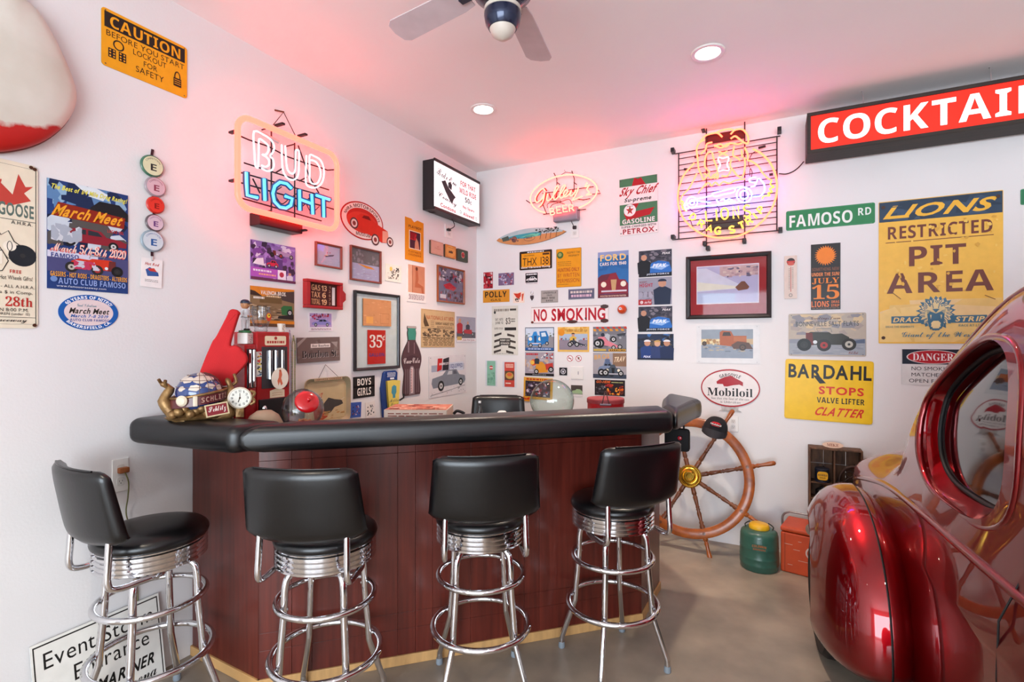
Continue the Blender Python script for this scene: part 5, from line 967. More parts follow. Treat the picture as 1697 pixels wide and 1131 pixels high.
# --- script neon, back wall
mp = cropmap(780, 260, 7.067); o = hit('B', 934, 322, 0)
gil = thing('neon_sign', "lit red neon script sign reading Gilley's BEER in an oval", 'neon sign', M=frame_at('B', o)); inv = gil.matrix_basis.inverted()
tubes('B', mp, .10, .0072, [[(875, 655), (800, 632), (738, 585), (702, 520), (705, 450), (745, 385), (830, 312), (950, 250), (1080, 218), (1200, 211), (1310, 232), (1410, 276), (1470, 340), (1480, 405), (1450, 470), (1380, 540), (1265, 602)]], 'neon_oval', N_YE, gil, 5)
G = [[(872, 402), (848, 374), (808, 400), (768, 455), (754, 505), (776, 532), (815, 512), (848, 470), (866, 420), (850, 510), (825, 560), (792, 590)], [(905, 430), (890, 488), (905, 516), (940, 494), (985, 430), (1026, 362), (1018, 338), (992, 372), (968, 450), (980, 500), (1010, 486), (1062, 420), (1104, 352), (1096, 330), (1066, 366), (1042, 440), (1052, 482), (1082, 470), (1132, 418), (1130, 388), (1102, 400), (1088, 446), (1106, 470), (1150, 440), (1180, 395), (1164, 440), (1176, 458), (1210, 430), (1232, 385)], [(1262, 352), (1250, 400), (1222, 460), (1190, 508), (1240, 490), (1310, 462)], [(1366, 298), (1338, 352), (1392, 330), (1360, 380), (1392, 420), (1350, 448), (1420, 440)]]
tubes('B', mp, .10, .0068, G, 'neon_script', N_YE, gil, 4)
tubes('B', mp, .075, .0062, [[(x+18, y-2) for x, y in G[0]], [(x+14, y+4) for x, y in G[1][::3]]], 'red_script_back', mat('red_tube_paint', '#8c1818', .4), gil, 4)
for ch, cx, cy in (('B', 956, 640), ('E', 1033, 622), ('E', 1106, 606), ('R', 1180, 600)):
    tubes('B', mp, .10, .0062, glyph_tubes(ch, cx, cy, 52, 76, -8), 'neon_letter', N_YE, gil, 3 if ch in CURVY else 1)
tubes('B', mp, .07, .0042, [[(975, 190), (1010, 260), (1008, 500)], [(1185, 165), (1215, 260), (1205, 520)], [(650, 510), (700, 545), (780, 530)], [(850, 675), (930, 665), (1350, 615)], [(840, 430), (1440, 350)], [(830, 520), (890, 670)], [(1250, 495), (1320, 505), (1400, 490)], [(1400, 440), (1520, 430), (1495, 390)], [(900, 520), (1060, 520)]], 'wire_frame', WIRE, gil, 1)
tubes('B', mp, .09, .003, [[(900, 600), (900, 555), (960, 530), (1050, 540), (1100, 555)], [(930, 600), (960, 560), (1040, 535), (1150, 500), (1190, 560)]], 'loop_wire', WIRE, gil, 5)
tubes('B', mp, .02, .0022, [[(1060, 212), (1110, 180), (1098, 155)], [(1110, 180), (1190, 190)]], 'hanging_wire', WIRE, gil, 1)
c1 = inv @ hit('B', 938, 356, .05); obj('transformer_box', bx(B_(), (c1.x, c1.y, .04), (.24, .12, .075), .012), mat('grey_transformer', '#8c8490', .4, .2), gil)
for x, y in ((1010, 300), (1210, 300)): p = inv @ hit('B', *mp([(x, y)])[0], .07); obj('wall_spacer', tube(B_(), [(p.x, p.y, .001), (p.x, p.y, .07)], .004, 6), WIRE, gil)
P = [inv @ hit('B', *mp([q])[0], z) for q, z in (((1130, 680), .06), ((1165, 730), .05), ((1200, 800), .035), ((1216, 828), .02))]
obj('power_cord', tube(B_(), curve(P, 4), .003, 6), WIRE, gil); obj('plug', bx(B_(), (P[-1].x, P[-1].y, .019), (.035, .03, .022), .006), WIRE, gil)

# --- lion and dragster neon on its black grid
mp = cropmap(1100, 190, 4.917); OFF = .11; o = hit('B', 1206, 316, 0)
lio = thing('neon_sign', 'large neon sign of a lion above a blue dragster reading LIONS DRAG STRIP', 'neon sign', M=frame_at('B', o)); inv = lio.matrix_basis.inverted()
tubes('B', mp, OFF, .0076, [[(250, 396), (165, 492), (122, 610), (118, 720), (150, 828), (232, 922), (340, 985), (480, 1006), (600, 992), (720, 936), (822, 850), (892, 740), (922, 620), (912, 500), (870, 400), (800, 322), (726, 280)]], 'neon_circle', N_LA, lio, 5)
MANE = [[(336, 204), (290, 232), (268, 282), (276, 360), (284, 440), (310, 498), (322, 532), (352, 500), (330, 480)], [(300, 216), (340, 172), (400, 152), (442, 152), (476, 182)], [(430, 146), (480, 126), (540, 118), (572, 130)], [(545, 160), (580, 126), (640, 120), (680, 164), (690, 212), (680, 244)], [(660, 268), (686, 330), (684, 370), (720, 384), (772, 422), (802, 472), (850, 520), (882, 536)], [(270, 480), (230, 560), (200, 610), (160, 650), (138, 692), (150, 742), (192, 772)], [(345, 560), (312, 602), (280, 642)], [(396, 226), (352, 240), (340, 284), (300, 322)], [(388, 298), (346, 330), (334, 420), (372, 470), (330, 528)], [(395, 310), (412, 380), (434, 432), (436, 474), (396, 502), (420, 520)], [(545, 196), (580, 176), (612, 196), (650, 226), (676, 236)], [(575, 256), (564, 330), (600, 352), (622, 374)], [(550, 366), (542, 420), (572, 462), (600, 498), (640, 508), (662, 420), (658, 350)], [(634, 290), (640, 350)], [(556, 444), (520, 500), (470, 500)],
        [(410, 250), (470, 270), (512, 242), (560, 234), (602, 242), (640, 232)], [(412, 262), (456, 240), (504, 262), (546, 228)], [(446, 300), (520, 336)], [(520, 298), (448, 336)], [(360, 488), (386, 520), (410, 488), (438, 522), (444, 480)], [(336, 582), (366, 556), (390, 582), (420, 552), (452, 576), (484, 548), (532, 560), (582, 538), (664, 524)]]
tubes('B', mp, OFF, .0068, MANE, 'neon_mane', N_LA, lio, 4)
tubes('B', mp, OFF, .0062, [[(444, 380), (446, 352), (484, 356), (526, 346), (526, 378)], [(444, 438), (446, 462), (486, 452), (530, 454), (528, 430)], [(450, 380), (460, 410), (450, 438)], [(524, 378), (516, 405), (526, 432)]], 'neon_jaw', N_LP, lio, 3)
circ = lambda cx, cy, r, n=14: ['c'] + [(cx+r*math.cos(2*PI*k/n), cy+r*math.sin(2*PI*k/n)) for k in range(n)]
CARN = [circ(230, 716, 44), circ(230, 716, 20, 9), circ(655, 655, 62, 18), circ(655, 655, 34, 12), [(176, 740), (250, 696), (330, 676), (402, 658)], [(280, 706), (384, 716)], [(404, 640), (480, 622), (572, 602), (572, 632), (490, 650), (420, 668), (394, 652), (404, 640)], [(572, 602), (640, 590), (684, 612)], [(430, 692), (452, 722), (520, 712), (584, 704)], [(460, 700), (490, 690), (502, 710), (532, 688), (560, 702)], [(752, 512), (706, 520), (700, 546), (744, 556), (742, 580), (706, 590)], [(770, 520), (752, 560)], [(776, 520), (814, 562), (822, 618), (790, 660), (728, 670)], [(180, 768), (260, 752), (400, 742), (520, 726), (606, 714)], [(186, 780), (170, 740), (190, 700)]]
tubes('B', mp, OFF+.008, .0062, CARN, 'neon_dragster', N_LB, lio, 4)
tubes('B', mp, OFF, .0055, [[(880, 540), (868, 570), (898, 590), (860, 606), (884, 630), (848, 640), (866, 662), (818, 664), (800, 690)], [(140, 700), (160, 720), (150, 760), (190, 790)]], 'neon_tail', N_LY, lio, 4)
for ch, cx, cy, wd, ht, r in (('L', 370, 825, 52, 80, -6), ('I', 430, 818, 30, 92, -4), ('O', 496, 806, 58, 94, 0), ('N', 590, 796, 50, 100, -4), ('S', 678, 786, 56, 96, -4)): tubes('B', mp, OFF+.004, .0070, glyph_tubes(ch, cx, cy, wd, ht, r), 'neon_letter', N_LY, lio, 4 if ch in CURVY else 1)
for ch, cx, cy, r in (('D', 240, 838, 42), ('R', 305, 890, 32), ('A', 374, 928, 18), ('G', 440, 946, 6), ('S', 556, 938, -8), ('T', 636, 904, -22), ('R', 696, 866, -32), ('I', 744, 826, -40), ('P', 792, 775, -48)): tubes('B', mp, OFF+.002, .0072, glyph_tubes(ch, cx, cy, 44, 54, r), 'neon_letter', N_LY, lio, 4 if ch in CURVY else 1)
# grid
H0, H1 = (95, 320, 950, 170), (95, 1018, 950, 940)
fr = (0, .065, .14, .2, .27, .36, .44, .50, .60, .68, .74, .80, .86, .93, 1)
for f in fr: tubes('B', mp, .07, .0048 if f in (0, 1) else .0038, [[(H0[0]+(26 if f not in (0, 1) else 0), H0[1]+(H1[1]-H0[1])*f-(4 if f not in (0, 1) else 0)), (H0[2]-(22 if f not in (0, 1) else 0), H0[3]+(H1[3]-H0[3])*f+4)]], 'grid_bar', WIRE, lio, 1)
for x, ya, yb in ((122, 315, 1014), (348, 110, 1092), (660, 40, 1052), (922, 175, 943)): tubes('B', mp, .064, .005, [[(x, ya), (x, yb)]], 'grid_upright', WIRE, lio, 1)
tubes('B', mp, .07, .0042, [[(340, 1046), (672, 1012)]], 'grid_bar', WIRE, lio, 1)
for x, y in ((74, 294), (322, 116), (655, 42), (942, 126), (76, 1000), (334, 1052), (656, 1030), (360, 1090), (950, 940)):
    p = inv @ hit('B', *mp([(x, y)])[0], .05); obj('mounting_bracket', bx(B_(), (p.x, p.y, .04), (.028, .034, .078), .003), BLACK, lio)
p = inv @ hit('B', 1201, 227, .05); obj('red_back_plate', bx(B_(), (p.x, p.y, .050), (.29, .075, .006), .002), mat('dark_red_metal'), lio)
p = inv @ hit('B', 1202, 370, .04); obj('transformer_box', bx(B_(), (p.x, p.y, .032), (.26, .09, .06), .008), mat('dark_transformer', '#2c241c', .4), lio)
for P0 in ([(250, 350), (290, 330)], [(770, 272), (830, 256)], [(165, 445), (215, 450)], [(860, 490), (890, 486)]): tubes('B', mp, .085, .010, [P0], 'tube_end', mat('black_tube_end', '#1c1416', .5), lio, 1)
tubes('B', mp, .09, .003, [[(700, 430), (690, 390), (720, 320), (770, 290)], [(700, 500), (705, 440), (720, 470), (714, 510)], [(200, 760), (260, 800), (340, 760), (400, 745)], [(210, 830), (240, 920), (300, 960), (340, 930)], [(360, 590), (380, 560)], [(380, 740), (440, 750), (450, 800), (400, 820)]], 'loop_wire', WIRE, lio, 5)
P = [(1291, 288), (1303, 288.5), (1315, 284), (1324, 277), (1332, 268)]
cw = [hit('B', x, y, z) for (x, y), z in zip(P, (.07, .04, .03, .04, .09))]
obj('power_cord', tube(B_(), curve([inv @ p for p in cw], 5), .0042, 7), WIRE, lio, smooth=80)

# --- cowboy light box on the left wall
c0, c1, c2, c3 = hit('L', 700.1, 273.6), hit('L', 719, 345.7, .119), hit('L', 719, 262.3, .119), hit('L', 794, 369, .119)
yA, yB = c0.y, c3.y; zt, zb = c2.z, c1.z
W, H, Dp = yB-yA, zt-zb, .119
cb = thing('light_box', 'black light box with lit white face reading Ride Em Cowboy', 'light box', M=frame_at('L', Vector((0, (yA+yB)/2, (zt+zb)/2))))
BM = mat('black_box_metal', '#1e191b', .4)
obj('housing', bx(B_(), (0, 0, Dp/2), (W, H, Dp-.001), .004), BM, cb)
for s_ in (-1, 1): obj('face_rail', bx(B_(), (0, s_*(H/2-.008), Dp+.004), (W+.006, .024, .016), .003), BM, cb)
a = Art(W-.006, H-.03, .003, '#ffffff'); R1, K1 = '#98182c', '#1c1a20'
a.t_('Ride', 5, 13, 27, 29, K1, 'c', 0, -6).t_("Em", 30, 20, 46, 33, K1, 'c', 0, -10).poly([(14, 38), (22, 32), (28, 44), (36, 52), (44, 60), (40, 66), (36, 78), (30, 70), (22, 56)], '#242228').poly([(28, 44), (28, 34), (33, 30), (36, 36), (35, 48)], '#242228').t_('Cowboy', 8, 66, 46, 82, K1, 'c', 0, -6).t_('Condoms', 12, 86, 44, 95, R1, 'b', 0, -2)
a.t_('FOR THAT', 55, 15, 90, 27, R1, 'b').t_('WILD RIDE', 52, 32, 92, 44, R1, 'b').t_('50¢', 65, 49, 81, 64, K1, 'b').t_('No Spurs', 60, 70, 87, 79, R1, 'b').t_('Allowed!', 61, 85, 87, 94, R1, 'b').rng(55, 88, 2.2, 4, 1.5, '#5a7a70').rng(92, 90, 2.2, 4, 1.5, '#5a7a70')
a.build('lit_face', BACKLIT, T(0, 0, Dp), cb)
inv = cb.matrix_basis.inverted()
for P in ([(708, 343, .03), (712, 352, .03), (722, 352, .05)], [(742, 357, .05), (750, 365, .04), (753, 375, .03), (746, 380, .02), (743, 382, .02)]): obj('power_cord', tube(B_(), curve([inv @ hit('L', *q) for q in P], 5), .004, 6), WIRE, cb)
p = inv @ hit('L', 744, 381, .02); obj('plug', bx(B_(), (p.x, p.y, .02), (.04, .022, .026), .006), WIRE, cb)
# --- red COCKTAILS light box hung from the ceiling
fo = .27; a0, b0 = hit('B', 1337.2, 189, fo), hit('B', 1337.2, 256, fo)
W, H, Dp = 1.40, a0.z-b0.z, .22
ct = thing('light_box', 'long red lit COCKTAILS light box hanging under the ceiling', 'light box', M=frame_at('B', Vector((a0.x+W/2, -fo, (a0.z+b0.z)/2))))
OW = mat('weathered_box_wood', '#33281f', .6, var=.2, scale=5, stretch=(1, 8, 8), col2='#231c19')
obj('housing', bx(B_(), (0, 0, -Dp/2), (W, H, Dp), .004), OW, ct)
for cx, cy, sx, sy in ((0, H/2-.012, W, .024), (0, -H/2+.012, W, .024), (-W/2+.012, 0, .024, H-.048), (W/2-.012, 0, .024, H-.048)): obj('face_frame', bx(B_(), (cx, cy, .006), (sx, sy, .016), .002), OW, ct)
a = Art(W-.048, H-.048, .003, '#e8281a')
a.t_('COCKTAILS', 3.2, 14, 97, 86, '#ffffff', 'b')
a.build('lit_face', BACKRED, T(0, 0, .001), ct)
for px in (1431, 1645):
    x = (ct.matrix_basis.inverted() @ hit('B', px, 160, fo)).x
    obj('hanging_hook', tube(B_(), curve([(x-.008, CEIL-.002-ct.matrix_basis.translation.z, -.04), (x, CEIL-.006-ct.matrix_basis.translation.z, -.04), (x+.004, H/2+.03, -.04), (x, H/2+.004, -.04), (x+.010, H/2+.008, -.04)], 4), .003, 6), CHROME, ct)
# ================================================================== THINGS ON THE BAR AND BEHIND IT
ZC = ZB+.0045
def cpos(px, depth, z=ZC): return camspace(px, depth, z)
def face_cam(p, extra=0): return math.atan2(CAM.y-p.y, CAM.x-p.x)+PI/2+extra      # local -y looks at the camera
GOLD = mat('antique_gold', '#9c7a4c', .4, .5, var=.2, scale=30, col2='#6b4c2c', bump=.3, bscale=60)
RED = mat('vending_red', '#a8141a', .25, coat=.5, var=.08, scale=4)
# vending machine
y0, y1 = hit('L', 391, 600, .0).y, 0
vm = thing('vending_machine', 'tall red vintage countertop vending machine with clear columns', 'vending machine', (.205, -2.578, ZC), PI/2)
# local: -y is the front (faces the camera side of the room)
W, D, H = .20, .19, .50
fy = -D/2
obj('cabinet', bx(B_(), (0, 0, H/2), (W, D, H), .006), RED, vm)
obj('side_cabinet', bx(B_(), (-W/2-.031, -.040, (H-.065)/2), (.062, .10, H-.065), .006), RED, vm)
obj('display_window', bx(B_(), (.004, fy-.002, H*.62), (W*.78, .004, H*.44), .001), mat('dark_display', '#3c3438', .2), vm)
for dx in (-.03, .005, .045): obj('chrome_column', lathe(B_(), [(0, 0), (.011, 0), (.011, H*.30), (0, H*.30)], 12, T(dx, fy-.010, H*.50)), CHROME, vm)
a = Art(.13, .05, .001, '#e4cfae', r=.008); a.lines(8, 44, 92, 88, 1, '#a8342c', 26).circ(50, 24, 18, '#a8342c'); a.build('header_card', PAPER, T(.01, fy-.001, H*.905) @ Matrix.Rotation(PI/2, 4, 'X'), vm)
a = Art(.105, .115, .001, '#eadcc8', shape='oval'); a.poly([(44, 20), (58, 16), (62, 34), (56, 50), (66, 76), (56, 84), (48, 66), (40, 84), (34, 60), (42, 44)], '#d06a4c').circ(50, 14, 6, '#b05a3c'); a.build('round_sticker', PAPER, T(.02, fy-.023, H*.50) @ Matrix.Rotation(PI/2, 4, 'X'), vm)
a = Art(.09, .05, .001, '#e4cfae', shape=[(50, 0), (100, 24), (100, 100), (0, 100), (0, 24)]); a.lines(14, 40, 86, 84, 2, '#b8805c', 6); a.build('arrow_card', PAPER, T(.02, fy-.001, H*.345) @ Matrix.Rotation(PI/2, 4, 'X'), vm)
obj('coin_door', bx(B_(), (.0, fy-.004, H*.15), (W*.92, .012, H*.28), .004), BLACK, vm)
W2 = -W/2-.031
obj('side_window', bx(B_(), (W2, -D/2+.003, H*.62), (.046, .004, H*.40), .001), mat('dark_display'), vm)
for dx in (-.011, .011): obj('chrome_column', lathe(B_(), [(0, 0), (.008, 0), (.008, H*.38), (0, H*.38)], 12, T(W2+dx, -D/2-.006, H*.43)), CHROME, vm)
a = Art(.035, .13, .001, '#d9d4cc'); a.speck(10, 4, 90, 96, ['#2c5c7c', '#c84038', '#e0c84c', '#333'], 26, 10, 5, .5); a.build('side_sticker', PAPER, T(-W/2+.012, fy-.001, H*.66) @ Matrix.Rotation(PI/2, 4, 'X') , vm)
obj('coin_knob', lathe(B_(), [(0, 0), (.012, 0), (.014, .012), (.006, .02), (0, .022)], 16, T(-W*.36, fy-.012, H*.2) @ Matrix.Rotation(PI/2, 4, 'X')), CHROME, vm)
# figurine on a little box, on top of the machine
zt = ZC+H
def vtop(px, dep, z): q = camspace(px, dep, z); return q
q = Vector((.262, -2.718, zt-.065+.001))
fb = thing('figurine_box', 'small white gift box under the baseball figurine', 'box', q, PI/2+.5)
obj('carton', bx(B_(), (0, -.001, .028), (.062, .05, .056), .002), mat('white_carton', '#e8e4de', .6), fb)
a = Art(.056, .05, .0006, '#efece6'); a.t_('Louisville', 12, 12, 88, 26, '#333', 'c').speck(16, 36, 84, 74, ['#8c2c34', '#3a3a40'], 10, 12, 3, .6).t_('1946', 36, 80, 66, 92, '#8c2c34'); a.build('box_print', PAPER, T(0, -.0265, .028) @ Matrix.Rotation(PI/2, 4, 'X'), fb)
fg = thing('baseball_figurine', 'small baseball player figurine in white uniform and navy cap', 'figurine', q+Vector((0, 0, .057)), PI/2+.35)
GRN = mat('green_base', '#2c6a3c', .5)
obj('base', lathe(B_(), [(0, 0), (.030, 0), (.030, .010), (.026, .012), (0, .012)], 24), GRN, fg)
FW = mat('white_uniform', '#dcdee0', .5); SK = mat('painted_skin', '#b07850', .5); NV = mat('navy_cap', '#1c2438', .5)
b = B_()
for s_ in (-1, 1): tube(b, curve([(.013*s_, 0, .014), (.014*s_, 0, .035), (.012*s_, 0, .06), (.008*s_, 0, .075)], 3), [.009]*3+[.0105]*3+[.0125]*3+[.014], 10)
tube(b, [(0, 0, .066), (0, 0, .08), (0, -.001, .1), (0, 0, .118), (0, 0, .124)], [.017, .018, .021, .018, .009], 14)
for s_ in (-1, 1): tube(b, curve([(.017*s_, 0, .115), (.027*s_, -.002, .1), (.028*s_, -.010, .085), (.015*s_, -.022, .084)], 3), [.0075]*4+[.006]*6, 8)
obj('body', b, FW, fg, smooth=70)
b = B_()
for s_ in (-1, 1): bx(b, (.013*s_, -.004, .017), (.014, .026, .01), .004)
obj('shoe', b, BLACK, fg, kind='stuff')
obj('belt', lathe(B_(), [(.0165, .078), (.0195, .078), (.0195, .082), (.0165, .082)], 20), BLACK, fg)
b = B_(); bmesh.ops.create_uvsphere(b, u_segments=20, v_segments=14, radius=.022, matrix=T(0, 0, .145) @ Matrix.Diagonal((.92, 1, 1.1, 1)))
bmesh.ops.create_icosphere(b, subdivisions=2, radius=.0045, matrix=T(0, -.0225, .141))
for s_ in (-1, 1): bmesh.ops.create_icosphere(b, subdivisions=2, radius=.005, matrix=T(.0205*s_, 0, .142) @ Matrix.Diagonal((.5, .8, 1.2, 1)))
hd = obj('head', b, SK, fg, smooth=80)
b = B_()
for s_ in (-1, 1): bmesh.ops.create_icosphere(b, subdivisions=1, radius=.0022, matrix=T(.007*s_, -.0205, .148))
obj('eyes', b, BLACK, hd, kind='stuff'); obj('mouth', bx(B_(), (0, -.0208, .1335), (.009, .002, .0014)), mat('lip', '#8a3c34', .6), hd)
obj('cap', prism(lathe(B_(), [(0, .172), (.012, .170), (.020, .164), (.0228, .155), (.0228, .151), (0, .151)], 24), [(.018*math.cos(t), -.014-.022*math.sin(t)) for t in [PI*k/8 for k in range(9)]], .151, .1535), NV, fg)
for s_ in (-1, 1):
    b = B_(); bmesh.ops.create_icosphere(b, subdivisions=2, radius=.0065, matrix=T(.013*s_, -.024, .084)); obj('hand', b, SK, fg)
# glass mug and small skull card on top
mg = thing('glass_mug', 'clear tall glass mug with a red and yellow print on the machine', 'mug', Vector((.225, -2.60, zt+.001)), PI/2)
prof = [(0, .0), (.030, .0), (.034, .006), (.030, .014), (.036, .03), (.046, .06), (.048, .10), (.044, .135), (.042, .135), (.045, .10), (.043, .062), (.032, .032), (.0, .022)]
obj('bowl', lathe(B_(), prof, 32), GLASSM, mg, smooth=60)
obj('handle', tube(B_(), curve([(-.040, 0, .11), (-.068, 0, .105), (-.072, 0, .07), (-.040, 0, .05)], 5), .006, 8), GLASSM, mg, smooth=80)
a = Art(.03, .045, .0006, '#c8402c', shape='oval'); a.ell(50, 34, 34, 26, '#e8c03c').circ(56, 30, 9, '#222'); a.build('mug_print', TIN, T(.012, -.0475, .078) @ Matrix.Rotation(PI/2, 4, 'X'), mg)
sc = thing('skull_cup', 'tiny white printed shot cup at the right end of the machine top', 'cup', Vector((.262, -2.502, zt+.001)), PI/2); obj('cup_body', lathe(B_(), [(0, 0), (.017, 0), (.021, .045), (.019, .045), (.015, .004), (0, .004)], 20), mat('white_ceramic', '#dccfc0', .4), sc)
a = Art(.02, .028, .0005, '#dccfc0'); a.speck(8, 8, 92, 92, ['#8a5c3c', '#444', '#c88a3c'], 12, 16, 8); a.build('cup_print', PAPER, T(0, -.0205, .024) @ Matrix.Rotation(PI/2, 4, 'X'), sc)
# foam finger
p = camspace(349, 2.50, ZC); FO = [(-.045, 0), (.075, -.005), (.10, .06), (.135, .13), (.14, .16), (.13, .19), (.115, .205), (.10, .225), (.075, .235), (.058, .235), (.074, .40), (.077, .425), (.066, .440), (.048, .443), (.034, .43), (.028, .40), (-.004, .27), (-.02, .22)]
FO = [(v.x, v.y) for v in curve([(x, y, 0) for x, y in FO], 3, True)]
ff = thing('foam_finger', 'big red foam pointing finger standing at the left end of the bar', 'foam finger', p+Vector((0, 0, .001)), face_cam(p, -.35)); sx = .86
obj('foam_hand', prism(B_(), [(x*1.08, y*.84) for x, y in FO], -.016, .016, T(0, 0, .245) @ Matrix.Rotation(PI/2, 4, 'X') @ Matrix.Rotation(math.radians(-8), 4, 'Z'), bev=.008), mat('red_foam', '#c01c20', .85, bump=.2, bscale=260, var=.05), ff, smooth=60)
obj('stand_foot', bx(B_(), (.02, 0, .125), (.05, .03, .25), .004), mat('red_foam'), ff)
# globe sculpture with clock
ZG = ZT+.001
p = camspace(338, 2.37, ZG); gs = thing('globe_lamp', 'gilded Schlitz globe statue with a maroon belt and small round clock', 'lamp', p+Vector((0, 0, .001)), face_cam(p, .0))
k_ = 2.37/FOC
def G_(px, py, dy=0): return ((px-336)*k_*.9, dy, 1.62-(py-565.5)*k_-ZG)
gc = G_(329, 648); r = .112
b = B_(); bmesh.ops.create_uvsphere(b, u_segments=32, v_segments=20, radius=.096, matrix=T(gc[0], 0, gc[2]-.012)); gm = mat('globe_blue', '#1c2c5c', .2, coat=.8, var=.1, scale=5, col2='#24407c'); gl = obj('globe', b, gm, gs, smooth=80)
# land patches and grid lines on the globe
R_ = random.Random(5); c0 = Vector((gc[0], 0, gc[2]-.012)); b = B_()
def sph(lon, lat, rr): return c0 + Vector((math.cos(lat)*math.sin(lon), -math.cos(lat)*math.cos(lon), math.sin(lat)))*rr
for lo, la, s_ in ((-.7, .75, .42), (.0, .8, .5), (.6, .85, .45), (-.2, .35, .34), (.5, .40, .3), (-.85, .30, .25), (1.0, .3, .3), (.15, 1.25, .6), (-1.2, .9, .5)):
    ring = [b.verts.new(sph(lo+s_*R_.uniform(.7, 1.1)*math.cos(2*PI*j/10)*.9, min(1.5, la+s_*.5*R_.uniform(.7, 1.1)*math.sin(2*PI*j/10)), .0972)) for j in range(10)]
    cc = b.verts.new(sph(lo, la, .0985))
    for j in range(10): b.faces.new((cc, ring[j], ring[(j+1) % 10]))
obj('continents', b, mat('globe_land', '#d8c8b8', .3, var=.1, coat=.5), gl, kind='stuff')
b = B_()
for la in (.35, .7, 1.05): tube(b, [sph(2*PI*j/28, la, .0985) for j in range(28)], .0011, 5, True)
for j in range(8): tube(b, [sph(j*PI/8, -PI/2+PI*i/14 + 0, .0985) for i in range(1, 14)], .0011, 5)
obj('meridians', b, mat('brown_line', '#6a4a3c', .5), gl, kind='stuff')
bc = G_(336, 664); b = B_(); Rg = .108
z0 = gc[2]-.035
loft(b, [[(gc[0]+(Rg+dr)*math.sin(t), -(Rg+dr)*math.cos(t), z0+dz+.018*math.sin(t)) for t in [2*PI*j/48 for j in range(48)]] for dr, dz in ((0, -.02), (.008, -.02), (.008, .018), (0, .018))], loop=True)
bl_ = obj('belt', b, mat('maroon_belt', '#571a20', .35, coat=.3), gs, smooth=50)
for i, ch in enumerate('SCHLITZ'):
    t = .12+i*.155; a = Art(.0155, .026, .0006, '#571a20'); a.t_(ch, 8, 6, 92, 94, '#b08c7c', 'b')
    a.build('belt_letter', TIN, Matrix.Translation((gc[0]+.1168*math.sin(t), -.1168*math.cos(t), z0+.018*math.sin(t))) @ Matrix.Rotation(t, 4, 'Z') @ Matrix.Rotation(PI/2, 4, 'X'), bl_)
obj('rim_ring', tube(B_(), [(gc[0]+(Rg+.004)*math.sin(t), -(Rg+.004)*math.cos(t), z0+.024+.018*math.sin(t)) for t in [2*PI*j/40 for j in range(40)]], .006, 8, True), GOLD, gs)
q = G_(304, 660, -.10); obj('round_boss', lathe(B_(), [(0, 0), (.022, 0), (.024, .008), (.016, .014), (0, .016)], 24, T(*q) @ Matrix.Rotation(PI/2, 4, 'X') @ Matrix.Rotation(-.5, 4, 'Y')), mat('cream_boss', '#d8c8b0', .4), gs)
q = G_(323, 661, -.118); obj('buckle', bx(B_(), q, (.018, .008, .046), .003), mat('cream_boss'), gs)
b = B_(); x0 = gc[0]
for s_, pts in ((-1, [(-.05, -.03, .0), (-.10, -.02, .03), (-.135, -.01, .09), (-.115, 0, .14), (-.15, 0, .17)]), (1, [(.05, -.03, .0), (.12, -.03, .02), (.105, -.02, .08), (.125, -.01, .13), (.11, 0, .18)])):
    tube(b, curve([(x0+x, y, z) for x, y, z in pts], 5), [.030]*6+[.026]*5+[.020]*5+[.012]*4+[.005], 10)
for pts in ([(-.12, 0, .14), (-.145, 0, .165), (-.155, -.01, .185)], [(-.115, 0, .14), (-.13, -.01, .16), (-.13, -.02, .18)], [(.12, 0, .14), (.15, 0, .16), (.14, 0, .2)]): tube(b, curve([(x0+x, y, z) for x, y, z in pts], 4), .007, 7)
lathe(b, [(0, 0), (.10, 0), (.11, .012), (.075, .026), (.05, .045), (.045, .06), (0, .06)], 28, T(x0, 0, 0), 1.25, .7)
for i in range(9): bmesh.ops.create_icosphere(b, subdivisions=2, radius=.022, matrix=T(x0-.10+i*.022, -.052-.01*(i % 2), .028+.012*(i % 3)))
obj('gilded_figure', b, GOLD, gs, smooth=70)
q = G_(356, 676, -.105); W_, H_ = 33*k_, 20*k_
a = Art(W_, H_, .008, '#c8b48c', edge='#8a6c44'); a.rect(6, 10, 94, 90, '#7c1c24').t_('Schlitz', 14, 20, 88, 80, '#e8dcd0', 'c'); a.build('name_plate', TIN, T(*q) @ Matrix.Rotation(-.16, 4, 'Y') @ Matrix.Rotation(PI/2, 4, 'X'), gs)
q = G_(393, 661, -.06); Mq = T(*q) @ Matrix.Rotation(PI/2, 4, 'X'); ck = obj('clock', lathe(B_(), [(0, -.02), (.046, -.02), (.050, -.004), (.0505, .004), (.045, .007), (.044, .004), (0, .004)], 36, Mq), mat('cream_boss'), gs, smooth=50)
a = Art(.088, .088, .0006, '#e9e6da', shape='oval')
for i in range(12):
    t = PI/2-2*PI*i/12; r_ = 37; a.t_(str(i or 12), 50+r_*math.cos(t)-(5 if i else 7), 50-r_*math.sin(t)-6, 50+r_*math.cos(t)+(5 if i else 7), 50-r_*math.sin(t)+6, '#2a2420', 'f')
a.line([(50, 50), (42, 72)], 4, '#2c2018').line([(50, 52), (50, 24)], 3, '#2c2018').circ(50, 50, 5, '#4a3420'); a.build('clock_face', TIN, Mq @ T(0, 0, .0045), ck)
obj('clock_scrolls', tube(tube(B_(), curve([(q[0]+.044, q[1]+.004, q[2]+.03), (q[0]+.062, q[1]+.004, q[2]+.02), (q[0]+.052, q[1]+.004, q[2])], 4), .007, 7), curve([(q[0]+.048, q[1]+.004, q[2]), (q[0]+.062, q[1]+.004, q[2]-.02), (q[0]+.044, q[1]+.004, q[2]-.035)], 4), .007, 7), GOLD, ck)
